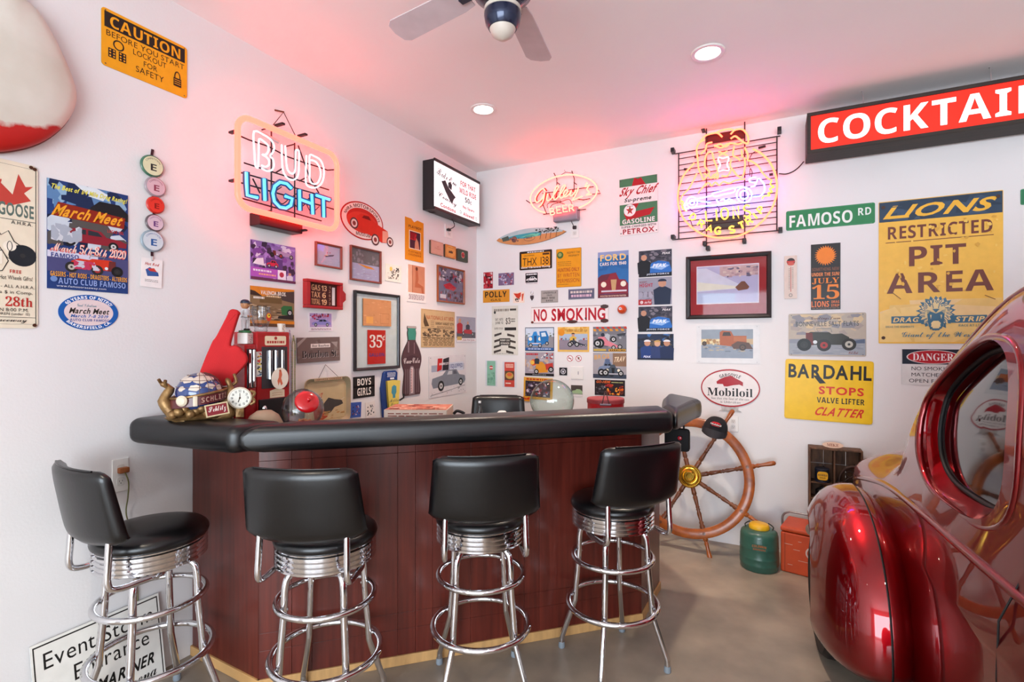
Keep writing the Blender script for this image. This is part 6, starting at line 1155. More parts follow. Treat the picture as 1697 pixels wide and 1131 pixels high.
obj('clock_post', bx(B_(), (q[0], q[1]+.008, (q[2]-.05)/2), (.035, .022, max(.01, q[2]-.05+.006)), .004), GOLD, gs)

# candy jar with red lid, lying tilted
p = camspace(502, 2.60, ZC); jr = thing('candy_jar', 'round tilted glass jar with a shiny red lid on the bar', 'jar', p+Vector((0, 0, .001)), face_cam(p, .30))
MJ = Matrix.Scale(1.12, 4) @ T(0, 0, .0935) @ Matrix.Rotation(math.radians(58), 4, 'X')
b = B_(); prof = [(0, -.085), (.04, -.083), (.066, -.066), (.085, -.035), (.090, 0), (.084, .035), (.064, .056), (.048, .063), (.045, .063), (.060, .053), (.080, .033), (.086, 0), (.081, -.033), (.063, -.062), (.038, -.078), (0, -.080)]
obj('glass_body', lathe(b, prof, 36, MJ), GLASSM, jr, smooth=70)
obj('red_lid', lathe(B_(), [(0, .062), (.046, .062), (.052, .064), (.053, .071), (.048, .078), (.028, .084), (.010, .086), (.008, .092), (.011, .098), (.008, .103), (0, .104)], 36, MJ), mat('glossy_red_lid', '#c01018', .2, coat=.8, var=0), jr, smooth=60)
b = B_(); R_ = random.Random(3)
for i in range(26): bmesh.ops.create_icosphere(b, subdivisions=1, radius=.011, matrix=T(R_.uniform(-.035, .035), R_.uniform(-.035, .04), .020+.010*(i % 3)))
obj('candies', b, mat('candy_mix', '#c8a060', .4, var=.3, scale=40, col2='#a04038'), jr, kind='stuff')
# beige cap with dark stripe
p = camspace(438, 2.50, ZC); cp_ = thing('folded_hat', 'beige folded cap with black and white stripe behind the armrest', 'cap', p+Vector((0, 0, .001)), face_cam(p, .2))
obj('crown', lathe(B_(), [(0, .068), (.03, .066), (.06, .052), (.078, .028), (.084, .0), (.08, .0), (0, .002)], 28, Matrix.Diagonal((1, 1, 1.65, 1)), 1.1, .8), mat('beige_cloth', '#b49a80', .85, bump=.2, bscale=200), cp_, smooth=70)
b = B_(); loft(b, [[(1.1*(rr+.0015)*math.cos(t), .8*(rr+.0015)*math.sin(t), z) for t in [2*PI*j/36 for j in range(36)]] for rr, z in ((.0835, .012), (.0795, .040), (.0785, .040), (.0825, .012))], loop=True); obj('stripe', b, BLACK, cp_)
# flat pizza-style box
p = camspace(696, 3.02, ZC); bxk = thing('board_game_box', 'flat cardboard box with red and brown print lying on the bar', 'box', p+Vector((0, 0, .001)), face_cam(p, -.2))
obj('carton', bx(B_(), (0, 0, .030), (.36, .26, .058), .002), mat('cream_carton', '#cdb8a4', .6, var=.1), bxk)
a = Art(.35, .25, .0006, '#b8705c'); a.speck(2, 2, 98, 98, ['#8c3c34', '#d8b09c', '#6a3a30', '#c88470'], 50, 14, 8); a.build('lid_print', PAPER, T(0, 0, .0595), bxk)
a = Art(.35, .045, .0006, '#d8c4b4'); a.lines(4, 20, 96, 80, 2, '#8c4438', 12); a.build('side_print', PAPER, T(0, -.131, .031) @ Matrix.Rotation(PI/2, 4, 'X'), bxk)
# small clear bottle
p = camspace(795, 3.0, ZC); sb = thing('small_bottle', 'tiny clear bottle beside the stool back behind the bar', 'bottle', p+Vector((0, 0, .001)), 0)
obj('bottle_body', lathe(B_(), [(0, 0), (.016, 0), (.018, .01), (.017, .04), (.008, .06), (.006, .08), (.007, .085), (0, .085)], 20), GLASSM, sb, smooth=60)
obj('cap', lathe(B_(), [(0, .085), (.008, .085), (.008, .096), (0, .096)], 14), mat('white_plastic'), sb)
p = camspace(832, 3.0, ZC); lb = thing('bottle_stopper', 'small white and red round bar trinket just above the armrest', 'trinket', p+Vector((0, 0, .001)), face_cam(p)); obj('disc', lathe(B_(), [(0, 0), (.026, 0), (.028, .03), (.02, .038), (0, .04)], 24), mat('white_plastic'), lb); a = Art(.03, .018, .0005, '#c03038'); a.build('label_print', PAPER, T(0, -.029, .02) @ Matrix.Rotation(PI/2, 4, 'X'), lb)
p = camspace(760, 3.06, ZC); lb = thing('black_clip', 'little black clip lying right of the cardboard box', 'clip', p+Vector((0, 0, .001)), face_cam(p)); obj('clip_body', tube(B_(), curve([(-.03, 0, .012), (-.01, 0, .03), (.02, 0, .022), (.035, 0, .012)], 4), .009, 8), BLACK, lb)
# glass bowl
p = camspace(915, 2.98, ZC); gb = thing('glass_bowl', 'large round pale green glass bowl upside down on the bar', 'glass bowl', p+Vector((0, 0, .001)), 0)
r = .128; prof = [(r*math.cos(t), r+ .001 + r*.97*math.sin(t)-.0) for t in [(-.95+(.95+PI/2)*k/18) for k in range(19)]]
z_ = min(z for _, z in prof); prof = [(max(0, x), z-z_) for x, z in prof]; inn = [(max(0, x-.003) if x > .01 else 0, z-.002) for x, z in prof[::-1]]; 
obj('glass_shell', lathe(B_(), prof, 44), GG, gb, smooth=70)
# red round hat box with handles
p = camspace(1003.5, 3.25, ZC); hb = thing('round_red_box', 'round red lidded box with a dark cord handle on the bar', 'box', p+Vector((0, 0, .001)), face_cam(p))
R5 = mat('red_box_board', '#b0141c', .4, coat=.2); rb_ = .114
obj('drum', lathe(B_(), [(0, 0), (rb_, 0), (rb_, .058), (0, .058)], 44), R5, hb); obj('lid', lathe(B_(), [(0, .0585), (rb_+.004, .0585), (rb_+.004, .082), (rb_, .088), (0, .089)], 44), mat('red_box_lid', '#8c3034', .5), hb)
obj('handle', tube(B_(), curve([(-.022, -rb_-.006, .062), (-.012, -rb_-.004, .10), (-.004, -rb_+.01, .135), (.004, -rb_+.01, .135), (.012, -rb_-.004, .10), (.022, -rb_-.006, .062)], 5), .003, 6), mat('dark_cord', '#4a2c2a', .8), hb)
obj('clasp', bx(B_(), (0, -rb_-.003, .058), (.07, .008, .014), .003), mat('grey_clasp', '#7c6a70', .4, .5), hb)

# ================================================================== RIGHT OF THE BAR
# ship wheel leaning on the wall
OAK = mat('ship_wheel_wood', '#a8581c', .35, var=.2, scale=5, col2='#7a3a12', coat=.3, stretch=(3, 3, 3))
DOAK = mat('dark_spoke_wood', '#74401f', .4, var=.2, scale=8, col2='#54290f', coat=.2)
BRASS = mat('brass', '#c89c3c', .25, 1, var=.08)
hc = camspace(1143.6, 4.02, 0); hc.z = 1.62-(790-565.5)/FOC*4.02
lean = math.radians(14)
sw = thing('ship_wheel', 'large wooden ship wheel with brass hub leaning against the back wall', 'ship wheel', M=frame_at('B', hc, 0, -math.degrees(lean)))
RO = .462; RI = RO-.072
b = B_(); n = 64
loft(b, [[(rr*math.cos(2*PI*k/n), rr*math.sin(2*PI*k/n), z) for k in range(n)] for rr, z in ((RI, -.018), (RI-.003, 0), (RI, .018), (RI+.014, .024), (RO-.012, .024), (RO, .016), (RO, -.016), (RO-.012, -.024), (RI+.014, -.024))], loop=True)
rim = obj('wheel_rim', b, OAK, sw, smooth=40)
for k in range(8):
    a_ = math.radians(16+45*k); obj('rim_plug', lathe(B_(), [(0, .0235), (.012, .0235), (.012, .0262), (0, .027)], 12, Matrix.Rotation(a_, 4, 'Z') @ T((RO+RI)/2, 0, 0)), DOAK, rim)
hub = obj('hub', lathe(B_(), [(0, -.03), (.078, -.03), (.088, -.02), (.088, .022), (.080, .030), (.074, .030), (.070, .026), (.058, .034), (.050, .034), (.046, .030), (.034, .040), (.024, .040), (.020, .034), (0, .034)], 40), BRASS, sw, smooth=35)
sp = [(.070, .017), (.11, .017), (.135, .019), (.14, .014), (.15, .014), (.155, .018), (.19, .015), (.225, .012), (.23, .016), (.24, .011), (.25, .016), (.26, .011), (.28, .017), (.32, .013), (.335, .011), (.345, .018), (.36, .014), (.372, .020), (.40, .020)]
hd_ = [(.45, .019), (.474, .019), (.478, .014), (.49, .013), (.495, .017), (.52, .013), (.55, .014), (.585, .018), (.612, .017), (.622, .010), (.625, 0)]
for k in range(8):
    A_ = Matrix.Rotation(math.radians(15.7+45*k), 4, 'Z') @ Matrix.Rotation(PI/2, 4, 'Y')
    s1 = obj('spoke', lathe(B_(), [(r_, z_) for z_, r_ in sp], 14, A_), DOAK, sw, smooth=60)
    obj('spoke_handle', lathe(B_(), [(r_, z_) for z_, r_ in hd_], 14, A_), OAK, s1, smooth=60)
# black cap hanging on the top handle
ccz = hit('B', 1186, 705, .10); Mc = frame_at('B', camspace(1187, 3.86, 1.62-(706-565.5)/FOC*3.86), -14, -6)
cap = thing('baseball_hat', 'black baseball cap with red logo hanging on the ship wheel', 'cap', M=Mc)
BC = mat('black_cap_cloth', '#17161a', .85, bump=.15, bscale=300)
b = B_(); rings = []
for i in range(11):
    t = PI/2*i/10; rr = math.cos(t)**.8 if i < 10 else 0.001; z = .105*math.sin(t)**1.0
    rings.append([(.088*max(rr, .002)*math.cos(2*PI*k/28), -.035+z, .012+.075*max(rr, .002)*math.sin(2*PI*k/28)) for k in range(28)])
loft(b, rings); obj('crown', b, BC, cap, smooth=70)
b = B_()
g = lambda u, v, e: (u*.092*(1-.06*v), -.03-.058*v*(1-.35*u*u)-e, .012+.078*math.sqrt(max(0, 1-u*u*.92))*(1-.05*v)+.028*v*(1-u*u))
for e in (0, .004): pass
U = [i/14*2-1 for i in range(15)]; V = [j/6 for j in range(7)]
g1 = [[b.verts.new(g(u, v, 0)) for u in U] for v in V]; g2 = [[b.verts.new(tuple(Vector(g(u, v, 0))-Vector((0, .001, .004)))) for u in U] for v in V]
for j in range(6):
    for i in range(14): b.faces.new((g1[j][i], g1[j][i+1], g1[j+1][i+1], g1[j+1][i])); b.faces.new((g2[j][i], g2[j+1][i], g2[j+1][i+1], g2[j][i+1]))
for i in range(14): b.faces.new((g1[6][i], g1[6][i+1], g2[6][i+1], g2[6][i])); b.faces.new((g1[0][i+1], g1[0][i], g2[0][i], g2[0][i+1]))
for j in range(6): b.faces.new((g1[j+1][0], g1[j][0], g2[j][0], g2[j+1][0])); b.faces.new((g1[j][14], g1[j+1][14], g2[j+1][14], g2[j][14]))
obj('visor', b, mat('charcoal_visor', '#232228', .8), cap, smooth=70)
a = Art(.085, .040, .002, '#17161a'); a.poly([(10, 30), (30, 8), (66, 6), (90, 30), (80, 40), (20, 42)], '#b01c28').t_('Mobiloil', 4, 44, 96, 74, '#e8dcdc', 'f').t_('GARGOYLE', 18, 80, 82, 96, '#c02430', 'b'); a.build('cap_logo', PAPER, T(0, .015, .083) @ Matrix.Rotation(math.radians(-28), 4, 'X'), cap)
# green jug
p = camspace(1258, 3.66, 0); jg = thing('water_jug', 'round dark green picnic jug with bright yellow lid on the floor', 'jug', (p.x, p.y, 0.001), face_cam(p))
JG = mat('jug_green', '#2f5a4c', .35, coat=.3, var=.08)
obj('jug_body', lathe(B_(), [(0, 0), (.118, 0), (.124, .006), (.124, .03), (.128, .036), (.1285, .046), (.128, .052), (.128, .085), (.1295, .089), (.128, .093), (.126, .15), (.1275, .155), (.126, .16), (.124, .235), (.118, .258), (.10, .272), (.075, .278), (0, .278)], 44), JG, jg, smooth=45)
obj('yellow_lid', lathe(B_(), [(0, .276), (.066, .276), (.068, .282), (.066, .302), (.058, .309), (.05, .307), (.045, .311), (0, .311)], 32), mat('yellow_plastic', '#dba81c', .4), jg, smooth=45)
for s_ in (-1, 1): obj('bail', tube(B_(), curve([(.085*s_, 0, .274), (.092*s_, .01, .29), (.080*s_, .03, .298), (.06*s_, .06, .30)], 4), .004, 7), mat('dark_bail', '#2c3432', .5, .4), jg)
a = Art(.10, .045, .0006, '#2f5a4c'); a.t_('COLEMAN', 6, 14, 94, 52, '#b0602c', 'b', 0, 0, 6).lines(10, 62, 90, 94, 2, '#a8582c', 8); a.build('jug_lettering', PAPER, T(0, -.1262, .18) @ Matrix.Rotation(PI/2, 4, 'X'), jg)
# orange cooler
q0, q1 = hit('Z', 1293.5, 946.5, 0), hit('Z', 1346, 960, 0)
d_ = (Vector((q1.x, q1.y))-Vector((q0.x, q0.y))); ang = math.atan2(d_.y, d_.x)
CW, CDp, CH = .44, .27, .318
cl = thing('cooler', 'worn orange metal picnic cooler with grey handle beside the car', 'cooler', (q0.x, q0.y, .001), ang)
OC = mat('worn_orange_paint', '#c84a1c', .45, var=.1, scale=6, col2='#b03c14')
obj('cooler_body', bx(B_(), (CW/2, CDp/2, CH*.44), (CW, CDp, CH*.88), .010), OC, cl); obj('cooler_lid', bx(B_(), (CW/2, CDp/2, CH*.945), (CW+.004, CDp+.004, CH*.10), .008), OC, cl)
obj('cooler_handle', tube(B_(), curve([(-.012, CDp*.5, CH*.78), (-.014, CDp*.5, CH*1.08), (.02, CDp*.5, CH*1.2), (.08, CDp*.5, CH*1.22), (CW-.08, CDp*.5, CH*1.22), (CW-.02, CDp*.5, CH*1.2), (CW+.014, CDp*.5, CH*1.08), (CW+.012, CDp*.5, CH*.78)], 5), .0075, 8), mat('grey_handle_metal', '#8c8684', .35, .7), cl, smooth=60)
a = Art(.09, .09, .0006, '#c9b8b0', shape='oval'); a.ell(50, 50, 40, 40, '#b04a34').lines(20, 38, 80, 62, 1, '#e0d4cc', 14); a.build('round_decal', PAPER, T(.20, -.0007, CH*.52) @ Matrix.Rotation(PI/2, 4, 'X'), cl)
b = B_()
for x, z, l in ((.05, .20, .05), (.10, .17, .04), (.14, .10, .06), (.06, .06, .03), (.12, .23, .02)): bx(b, (x, -.0004, z), (l, .0006, .0022))
obj('scratches', b, mat('bare_metal_scratch', '#c8b8a8', .5), cl, kind='stuff')
obj('corner_seam', bx(B_(), (.028, -.0006, CH*.44), (.0022, .001, CH*.86)), mat('dark_seam', '#6a2810', .6), cl)
# wooden crate shelf standing on the cooler
OLD = mat('old_crate_wood', '#6e4c34', .7, var=.25, scale=6, col2='#3f2a1e', stretch=(6, 6, 1.5), bump=.1, bscale=80)
M, W, H = wall_rect('B', 1339, 743, 1429, 866, .14); W = W; zb_ = .318+.004
ztop = hit('B', 1340.4, 741.4, .14).z; H = ztop-zb_
xL = hit('B', 1340.4, 741, .14).x
cr = thing('wooden_crate', 'old divided wooden crate set on end behind the orange cooler', 'crate', (xL+W/2, -.14, zb_), 0)
dC = .12
for cx, cz, sx, sz in ((-W/2+.006, H/2, .012, H), (W/2-.006, H/2, .012, H), (0, H-.006, W-.024, .012), (0, .006, W-.024, .012)): obj('crate_board', bx(B_(), (cx, dC/2-.0, cz), (sx, dC, sz), .0015), OLD, cr)
obj('crate_divider', bx(B_(), (-.005, dC/2, H/2), (.010, dC-.01, H-.026), .001), OLD, cr)
for z in (H*.30, H*.52): 
    for cx, sx in ((-W/4-.003, W/2-.03), (W/4-.002, W/2-.03)): obj('crate_shelf', bx(B_(), (cx, dC/2, z), (sx, dC-.01, .009), .001), OLD, cr)
for k in range(4): obj('back_slat', bx(B_(), (0, dC+.003, H*(k+.5)/4), (W-.004, .006, H/4-.004), .001), OLD, cr)
for k in (.3, .72): obj('wire_divider', tube(B_(), [(-W/2+W*k, dC-.01, H*.53), (-W/2+W*k, dC-.01, H-.015)], .002, 6), CHROME, cr)
cn = thing('oil_can', 'small dark Richfield grease can on the crate shelf', 'can', (xL+W*.26, -.10, zb_+H*.52+.0052), 0)
obj('can_body', lathe(B_(), [(0, 0), (.046, 0), (.048, .004), (.046, .008), (.046, .088), (.048, .092), (.046, .096), (0, .096)], 32), mat('can_navy', '#171c2c', .35), cn)
a = Art(.066, .06, .0008, '#e0a82c', r=.018); a.t_('RICHFIELD', 8, 30, 92, 52, '#1a2238', 'b').lines(22, 62, 78, 84, 2, '#6a4a1c', 6); a.build('can_label', PAPER, T(0, -.0475, .050) @ Matrix.Rotation(PI/2, 4, 'X'), cn)
ir = thing('flat_iron', 'rusty old curved iron tool on the right crate shelf', 'tool', (xL+W*.74, -.09, zb_+H*.52+.0052), 0)
RUST = mat('rusty_iron', '#4a342c', .6, .4, var=.3, scale=20, col2='#2c2220', bump=.2)
obj('iron_arm', tube(B_(), curve([(-.055, 0, .012), (-.045, 0, .06), (-.015, 0, .105), (.03, 0, .125), (.065, 0, .118), (.07, 0, .10)], 5), [.010]*10+[.014]*8+[.012]*6+[.010]*2, 10), RUST, ir, smooth=60); obj('iron_ring', tube(B_(), [(.012+.022*math.cos(2*PI*k/20), .0, .068+.022*math.sin(2*PI*k/20)) for k in range(20)], .005, 7, True), RUST, ir)
obj('iron_foot', bx(B_(), (-.03, 0, .006), (.08, .03, .012), .003), RUST, ir); obj('link', tube(B_(), [(.012, 0, .046), (-.02, 0, .012)], .005, 7), RUST, ir); obj('link', tube(B_(), [(.012, 0, .09), (.012, 0, .115)], .005, 7), RUST, ir)
bt = thing('black_can', 'black canister on the lower left crate shelf', 'can', (xL+W*.26, -.09, zb_+H*.30+.0052), 0); obj('canister', lathe(B_(), [(0, 0), (.04, 0), (.042, .05), (.03, .062), (.012, .066), (.012, .075), (0, .075)], 26), BLACK, bt)
a = Art(.13, .042, .008, '#e0c0a8', shape='oval', edge='#b08c74'); a.t_('MIKE', 22, 26, 78, 74, '#8c4a3a', 'f')
a.build('name_tag', PAPER, frame_at('B', Vector((xL+W*.46, -.10, zb_+H+.0215)), 0, -6), label='small oval MIKE name tag standing on top of the crate', cat='tag')

# ================================================================== CEILING FAN
hx = camspace(833, 2.02, 0); fan = thing('ceiling_fan', 'dark blue ceiling fan with a cream hub cap', 'ceiling fan', (hx.x, hx.y, CEIL-.045), .35)
NV2 = mat('dark_blue_metal', '#1b2440', .25, .5, coat=.5, var=.05); CRM = mat('cream_cap', '#cfc4b8', .4)
obj('canopy', lathe(B_(), [(0, .044), (.08, .044), (.078, -.03), (.04, -.06), (0, -.06)][::-1], 32), NV2, fan); obj('downrod', lathe(B_(), [(0, -.16), (.014, -.16), (.014, -.05), (0, -.05)], 16), NV2, fan)
obj('motor_housing', lathe(B_(), [(0, -.32), (.07, -.315), (.115, -.29), (.135, -.25), (.135, -.215), (.11, -.175), (.05, -.155), (0, -.155)], 44), NV2, fan, smooth=50)
obj('switch_housing', lathe(B_(), [(0, -.425), (.055, -.425), (.068, -.405), (.074, -.375), (.070, -.35), (.062, -.335), (.06, -.315), (0, -.315)], 40), NV2, fan, smooth=50)
obj('cream_band', lathe(B_(), [(.069, -.362), (.0745, -.360), (.073, -.345), (.066, -.344)], 40), CRM, fan); obj('end_cap', lathe(B_(), [(0, -.468), (.02, -.464), (.042, -.448), (.052, -.426), (0, -.425)], 32), CRM, fan, smooth=60)
BLD = mat('pale_fan_blade', '#cfc0c4', .4, var=.05)
for k in range(5):
    A_ = Matrix.Rotation(math.radians(8+72*k), 4, 'Z')
    arm = obj('blade_arm', bx(B_(), (.165, 0, -.235), (.11, .03, .008), .002, A_), NV2, fan)
    obj('blade', prism(B_(), [(.18, -.05), (.24, -.06), (.58, -.068), (.61, -.05), (.62, 0), (.61, .05), (.58, .068), (.24, .06), (.18, .05)], -.003, .003, A_ @ T(0, 0, -.226) @ Matrix.Rotation(.18, 4, 'X'), bev=.001, seg=1), BLD, fan)
# ================================================================== THE CAR
CANDY = mat('candy_red_paint', '#84030c', .34, .85, coatior=1.55, spec=.15, coat=1, var=0, crough=.015)
DARKG = mat('dark_window_glass', '#14060a', .05, 0, coat=.35, var=0, crough=.02, spec=.5)
RUBB = mat('black_rubber', '#0a0a0b', .6, var=.05)
XC = 4.05; ZLOW = .20
def interp(tab, y):
    if y >= tab[0][0]: return tab[0][1]
    for i in range(len(tab)-1):
        (a, p), (b, q) = tab[i], tab[i+1]
        if b <= y <= a:      # cubic through the table with limited slopes
            t = (a-y)/(a-b); h = a-b
            sl = lambda j: (tab[j+1][1]-tab[j][1])/(tab[j][0]-tab[j+1][0])
            s0 = sl(i); sm = sl(i-1) if i else s0; sp_ = sl(i+1) if i+2 < len(tab) else s0
            m0 = 0 if sm*s0 <= 0 else 2*sm*s0/(sm+s0); m1 = 0 if sp_*s0 <= 0 else 2*sp_*s0/(sp_+s0)
            return p*(2*t**3-3*t*t+1)+h*m0*(t**3-2*t*t+t)+q*(3*t*t-2*t**3)+h*m1*(t**3-t*t)
    return tab[-1][1]
ROOF = [(-.42, .62), (-.47, .88), (-.58, 1.0), (-.84, 1.06), (-1.10, 1.09), (-1.20, 1.13), (-1.30, 1.24), (-1.42, 1.42), (-1.62, 1.61), (-1.88, 1.765), (-2.2, 1.905), (-2.8, 1.965), (-3.15, 1.82), (-3.40, 1.47), (-3.60, 1.16), (-3.8, 1.10), (-4.4, 1.04), (-4.85, .94), (-4.98, .78), (-5.02, .62)]
HALF = [(-.42, .62), (-.47, .72), (-.58, .775), (-.84, .785), (-1.2, .785), (-2.0, .80), (-2.8, .79), (-3.4, .74), (-4.0, .55), (-4.6, .40), (-4.95, .30), (-5.02, .2)]
def EXPO(R): return 2.8+2.0*min(1, max(0, (R-1.0)/.5))
def body_pt(y, th, grow=0):
    """th 0 at the sill, 1 at the centre of the roof"""
    R, Aw = interp(ROOF, y), interp(HALF, y); zb = .80 if R > 1.0 else .8*R/1.0
    if th < .3:
        t = th/.3; z = ZLOW+(zb-ZLOW)*t; a = Aw+.055
    else:
        u = (th-.3)/.7*PI/2; m = 2/EXPO(R)
        z = zb+(R-zb)*abs(math.sin(u))**m; a = Aw*abs(math.cos(u))**m
        q = min(1, max(0, (z-.82)/.18)); a += .055*(1-q*q*(3-2*q))*(1 if R > 1.0 else max(0, 1-(z-zb)/max(.01, R-zb)))
    return a+grow, z
NY, NT = 130, 56
ys = [-.42-4.60*i/NY for i in range(NY+1)]
rings = []
for y in ys:
    L = [];
    for j in range(NT+1):
        a, z = body_pt(y, j/NT); L.append((XC-a, y, z))
    Rr = [(2*XC-x, y_, z) for x, y_, z in L[:-1][::-1]]
    rings.append(L+Rr)
b = B_(); loft(b, rings)
CAR_POS, CAR_ROT = (XC+.04, -2.75, 0), math.radians(4.0)
carT = thing('coupe', 'glossy candy red vintage coupe parked at the right of the picture', 'car', CAR_POS, CAR_ROT)
inv = carT.matrix_basis.inverted()
body = obj('car_body', b, CANDY, carT, inv @ Matrix.Identity(4), smooth=60)
body.matrix_local = T(-XC, 2.75, 0)
def surf_x(y, z):
    lo, hi = .0, 1.0
    for _ in range(30):
        m = (lo+hi)/2
        if body_pt(y, m)[1] < z: lo = m
        else: hi = m
    return XC-body_pt(y, lo)[0]
# quarter window: cut a pocket, then glass and rubber
def win_outline(y0, y1, z0, z1, n=80, grow=0, k=3.2):
    raw = win_raw(y0, y1, z0, z1, 480, grow, k); L = [0]
    for i in range(len(raw)): a, b2 = raw[i], raw[(i+1) % len(raw)]; L.append(L[-1]+math.hypot(b2[0]-a[0], b2[1]-a[1]))
    out = []; j = 0
    for i in range(n):
        t = L[-1]*i/n
        while L[j+1] < t: j += 1
        q = (t-L[j])/max(1e-9, L[j+1]-L[j]); a, b2 = raw[j], raw[(j+1) % len(raw)]; out.append((a[0]+(b2[0]-a[0])*q, a[1]+(b2[1]-a[1])*q))
    return out
def win_raw(y0, y1, z0, z1, n=40, grow=0, k=3.2):
    cy, cz = (y0+y1)/2, (z0+z1)/2; ry, rz = abs(y0-y1)/2+grow, (z1-z0)/2+grow; out = []
    for i in range(n):
        t = 2*PI*i/n; c, s = math.cos(t), math.sin(t)
        y = cy+ry*abs(c)**(2/k)*(1 if c > 0 else -1); z = cz+rz*abs(s)**(2/k)*(1 if s > 0 else -1)
        f = (y-cy)/ry          # +1 towards the tail
        lim = interp(ROOF, y)-.22; z -= .06*math.log(1+math.exp(min(30, (z-lim)/.06)))
        out.append((y, z))
    return out
WINS = [(-1.62, -2.46, 1.03, 1.66), (-2.55, -3.24, 1.03, 1.64)]
cutters = []
for (y0, y1, z0, z1) in WINS:
    for side in (-1, 1):
        o_ = win_outline(y0, y1, z0, z1); oi = win_outline(y0, y1, z0, z1, grow=-.045)
        cb_ = B_()
        def px(y, z, d): x = surf_x(y, z)+d; return x if side < 0 else 2*XC-x
        loft(cb_, [[(px(y, z, -.30), y, z) for y, z in o_], [(px(y, z, .004), y, z) for y, z in o_], [(px(y, z, .07), y, z) for y, z in oi]])
        me = bpy.data.meshes.new('cut'); bmesh.ops.recalc_face_normals(cb_, faces=cb_.faces[:]); cb_.to_mesh(me); cb_.free()
        co = bpy.data.objects.new('cut', me); COL.objects.link(co); co.matrix_world = Matrix.Identity(4); cutters.append(co)
for co in cutters:
    md = body.modifiers.new('cut', 'BOOLEAN'); md.operation = 'DIFFERENCE'; md.object = co; md.solver = 'EXACT'
bpy.context.view_layer.update(); dg = bpy.context.evaluated_depsgraph_get()
me2 = bpy.data.meshes.new_from_object(body.evaluated_get(dg)); body.modifiers.clear(); body.data = me2
if not me2.materials: me2.materials.append(CANDY)
me2.shade_smooth(); me2.set_sharp_from_angle(angle=math.radians(32))
for co in cutters: bpy.data.objects.remove(co)
TM = T(-XC, 2.75, 0)
for (y0, y1, z0, z1) in WINS:
    for side in (-1, 1):
        oi = win_outline(y0, y1, z0, z1, grow=-.043); mx = lambda x: x if side < 0 else 2*XC-x
        cy, cz = (y0+y1)/2, (z0+z1)/2; b = B_()
        rg = [[(mx(surf_x(cy+(y-cy)*s_, cz+(z-cz)*s_)+.066), cy+(y-cy)*s_, cz+(z-cz)*s_) for y, z in oi] for s_ in (1, .75, .5, .25, .02)]
        loft(b, rg, True, False); g = obj('side_glass', b, DARKG, carT, TM, smooth=80)
        obj('window_rubber', tube(B_(), [(mx(surf_x(y, z)+.062), y, z) for y, z in oi], .008, 7, True), RUBB, carT, TM, smooth=80)
        ol = win_outline(y0, y1, z0, z1, grow=.010)
        obj('window_lip', tube(B_(), [(mx(surf_x(y, z)+.006), y, z) for y, z in ol], .013, 9, True), CANDY, carT, TM, smooth=80)
# raised belt moulding, drip rail, door seam
for side in (-1, 1):
    mx = lambda x: x if side < 0 else 2*XC-x
    P = [(-.50, .70), (-.7, .80), (-1.0, .865), (-1.3, .905), (-1.8, .925), (-2.4, .93), (-3.2, .93), (-3.9, .90), (-4.6, .86)]
    obj('belt_moulding', tube(B_(), curve([(mx(surf_x(y, z)+.006), y, z) for y, z in P], 6), .016, 9), CANDY, carT, TM, smooth=80)
    P = [(y, interp(ROOF, y)*.955-.03) for y in (-1.2, -1.32, -1.5, -1.75, -2.1, -2.5, -2.9, -3.1)]
    obj('drip_rail', tube(B_(), curve([(mx(surf_x(y, z)+.002), y, z) for y, z in P], 5), .010, 8), CANDY, carT, TM, smooth=80)
    P = [(-2.50, z) for z in (.3, .5, .7, .85, .97)]
    obj('door_seam', tube(B_(), [(mx(surf_x(y, z)+.001), y, z) for y, z in P], .003, 5), RUBB, carT, TM)
    for k in range(9): obj('side_louver', bx(B_(), (mx(surf_x(-2.5-.06*k, .62)-.002), -2.55-.055*k, .60), (.014, .018, .20), .005), CANDY, carT, TM)
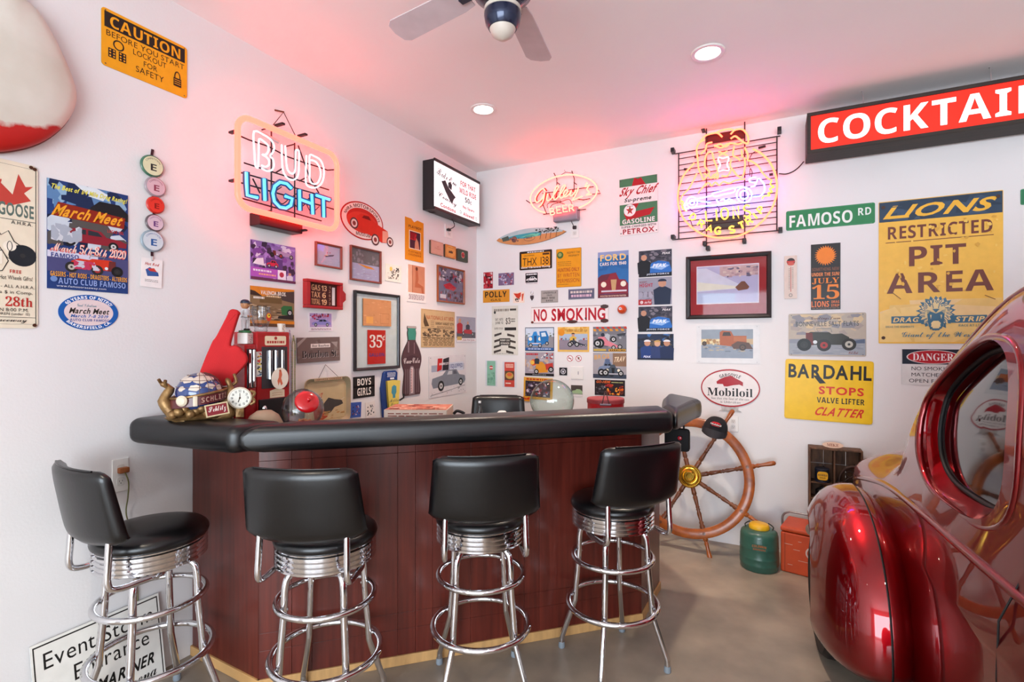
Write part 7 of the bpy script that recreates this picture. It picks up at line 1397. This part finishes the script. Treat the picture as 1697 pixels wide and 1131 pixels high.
# fenders: bulging pontoons with a black welt
def fender(yc, ryf, ryb, zc, rz, side, name):
    mx = lambda x: x if side < 0 else 2*XC-x
    XO, XW, XI = 2.865, 3.11, 3.42; n = 56; rings = []
    prof = []
    for i in range(12):
        u = i/11; x = XO+(XW-XO)*(1-math.cos(u*PI/2)); cc_ = 1-(x-XO)/(XW-XO); s_ = (1-cc_**2.5)**(1/2.5) if i else .02; prof.append((x, max(s_, .02)))
    prof += [(XW+.004, .982), (XW+.012, .985), (XW+.045, .965), (XW+.075, .93), (XW+.10, .88), (XW+.13, .84), (XI, .82)]
    def ringat(x, s_):
        out = []
        for k in range(n):
            t = 2*PI*k/n; c, s = math.cos(t), math.sin(t)
            ry = ryb if c > 0 else ryf
            z = zc+rz*s_*(abs(s)**.92)*(1 if s > 0 else -.30)
            out.append((mx(x), yc+ry*s_*abs(c)**.92*(1 if c > 0 else -1), z))
        return out
    b = B_(); loft(b, [ringat(x, s_) for x, s_ in prof]); f = obj(name, b, CANDY, carT, TM, smooth=50)
    cyl = B_(); lathe(cyl, [(0, -.3), (.36, -.3), (.36, .3), (0, .3)], 40, T(mx(2.86), yc, .33) @ Matrix.Rotation(PI/2, 4, 'Y'))
    me = bpy.data.meshes.new('cut'); bmesh.ops.recalc_face_normals(cyl, faces=cyl.faces[:]); cyl.to_mesh(me); cyl.free(); co = bpy.data.objects.new('cut', me); COL.objects.link(co)
    md = f.modifiers.new('cut', 'BOOLEAN'); md.operation = 'DIFFERENCE'; md.object = co; md.solver = 'EXACT'
    bpy.context.view_layer.update(); m2 = bpy.data.meshes.new_from_object(f.evaluated_get(bpy.context.evaluated_depsgraph_get())); f.modifiers.clear(); f.data = m2; bpy.data.objects.remove(co)
    m2.shade_smooth(); m2.set_sharp_from_angle(angle=math.radians(40))
    w_ = [p for p in ringat(XW+.003, .992) if p[2] > .14]
    w_.sort(key=lambda p: math.atan2(p[2]-.12, p[1]-yc))
    obj('fender_welt', tube(B_(), w_, .006, 6), RUBB, carT, TM, smooth=80)
    # wheel
    M_ = T(mx(3.02), yc, .325) @ Matrix.Rotation(PI/2 if side > 0 else -PI/2, 4, 'Y')
    wl_ = obj('wheel', lathe(B_(), [(0, -.06), (.2, -.06), (.2, .055), (.17, .075), (.08, .078), (.06, .10), (0, .104)], 36, M_), CHROME, carT, TM, smooth=40)
    obj('tyre', lathe(B_(), [(.2, -.075), (.25, -.09), (.305, -.08), (.322, -.05), (.324, 0), (.322, .05), (.305, .08), (.25, .09), (.2, .075)], 44, M_), RUBB, wl_, smooth=50)
for side in (-1, 1):
    fender(-1.22, .66, .50, .30, .575, side, 'rear_fender'); fender(-4.10, .60, .62, .30, .50, side, 'front_fender')
    mx = lambda x: x if side < 0 else 2*XC-x
    P = [(2.79, -1.02, .34), (2.775, -.80, .42), (2.83, -.62, .44), (3.05, -.48, .44), (3.5, -.42, .44), (XC, -.40, .44)]
obj('rear_bumper', tube(B_(), curve([(2.98, -.66, .44), (3.2, -.46, .44), (3.6, -.40, .44), (XC, -.385, .44), (2*XC-3.6, -.40, .44), (2*XC-3.2, -.46, .44), (2*XC-2.98, -.66, .44)], 5), .035, 12), CHROME, carT, TM, smooth=80)
obj('front_bumper', tube(B_(), curve([(2.98, -4.86, .42), (3.3, -5.10, .42), (XC, -5.18, .42), (2*XC-3.3, -5.10, .42), (2*XC-2.98, -4.86, .42)], 5), .035, 12), CHROME, carT, TM, smooth=80)
for side in (-1, 1):
    for yb, l in ((-.45, .2), (-5.05, .2)): obj('bumper_iron', bx(B_(), (XC+side*.25, yb, .44), (.04, l, .05), .005), BLACK, carT, TM)
# windscreen and rear glass as gently curved panes set on the body
def lid(name, yl, half, m, out=.004):
    b = B_(); rg = []
    for y in yl:
        row = []
        for k in range(17):
            u = (k/16*2-1)*half; R = interp(ROOF, y); Aw = interp(HALF, y); zb = .8
            ex = EXPO(R); z = zb+(R-zb)*(max(0, 1-(abs(u)/Aw)**ex))**(1/ex); row.append((XC+u, y, z+out))
        rg.append(row)
    loft(b, rg, False, False); return obj(name, b, m, carT, TM, smooth=80)
lid('windscreen', [-3.19-.045*i for i in range(8)], .50, DARKG, .012); lid('rear_glass', [-1.10-.035*i for i in range(7)], .36, DARKG, .012)
for side in (-1, 1):
    obj('headlamp', lathe(B_(), [(0, 0), (.085, 0), (.095, .02), (.09, .05), (.05, .1), (0, .13)], 28, T(XC+side*.78, -4.70, .60) @ Matrix.Rotation(-PI/2, 4, 'X')), CHROME, carT, TM)
    obj('tail_lamp', lathe(B_(), [(0, 0), (.05, 0), (.05, .03), (0, .05)], 20, T(XC+side*.86, -.845, .66) @ Matrix.Rotation(-PI/2, 4, 'X')), mat('tail_lens', '#a01018', .2), carT, TM)
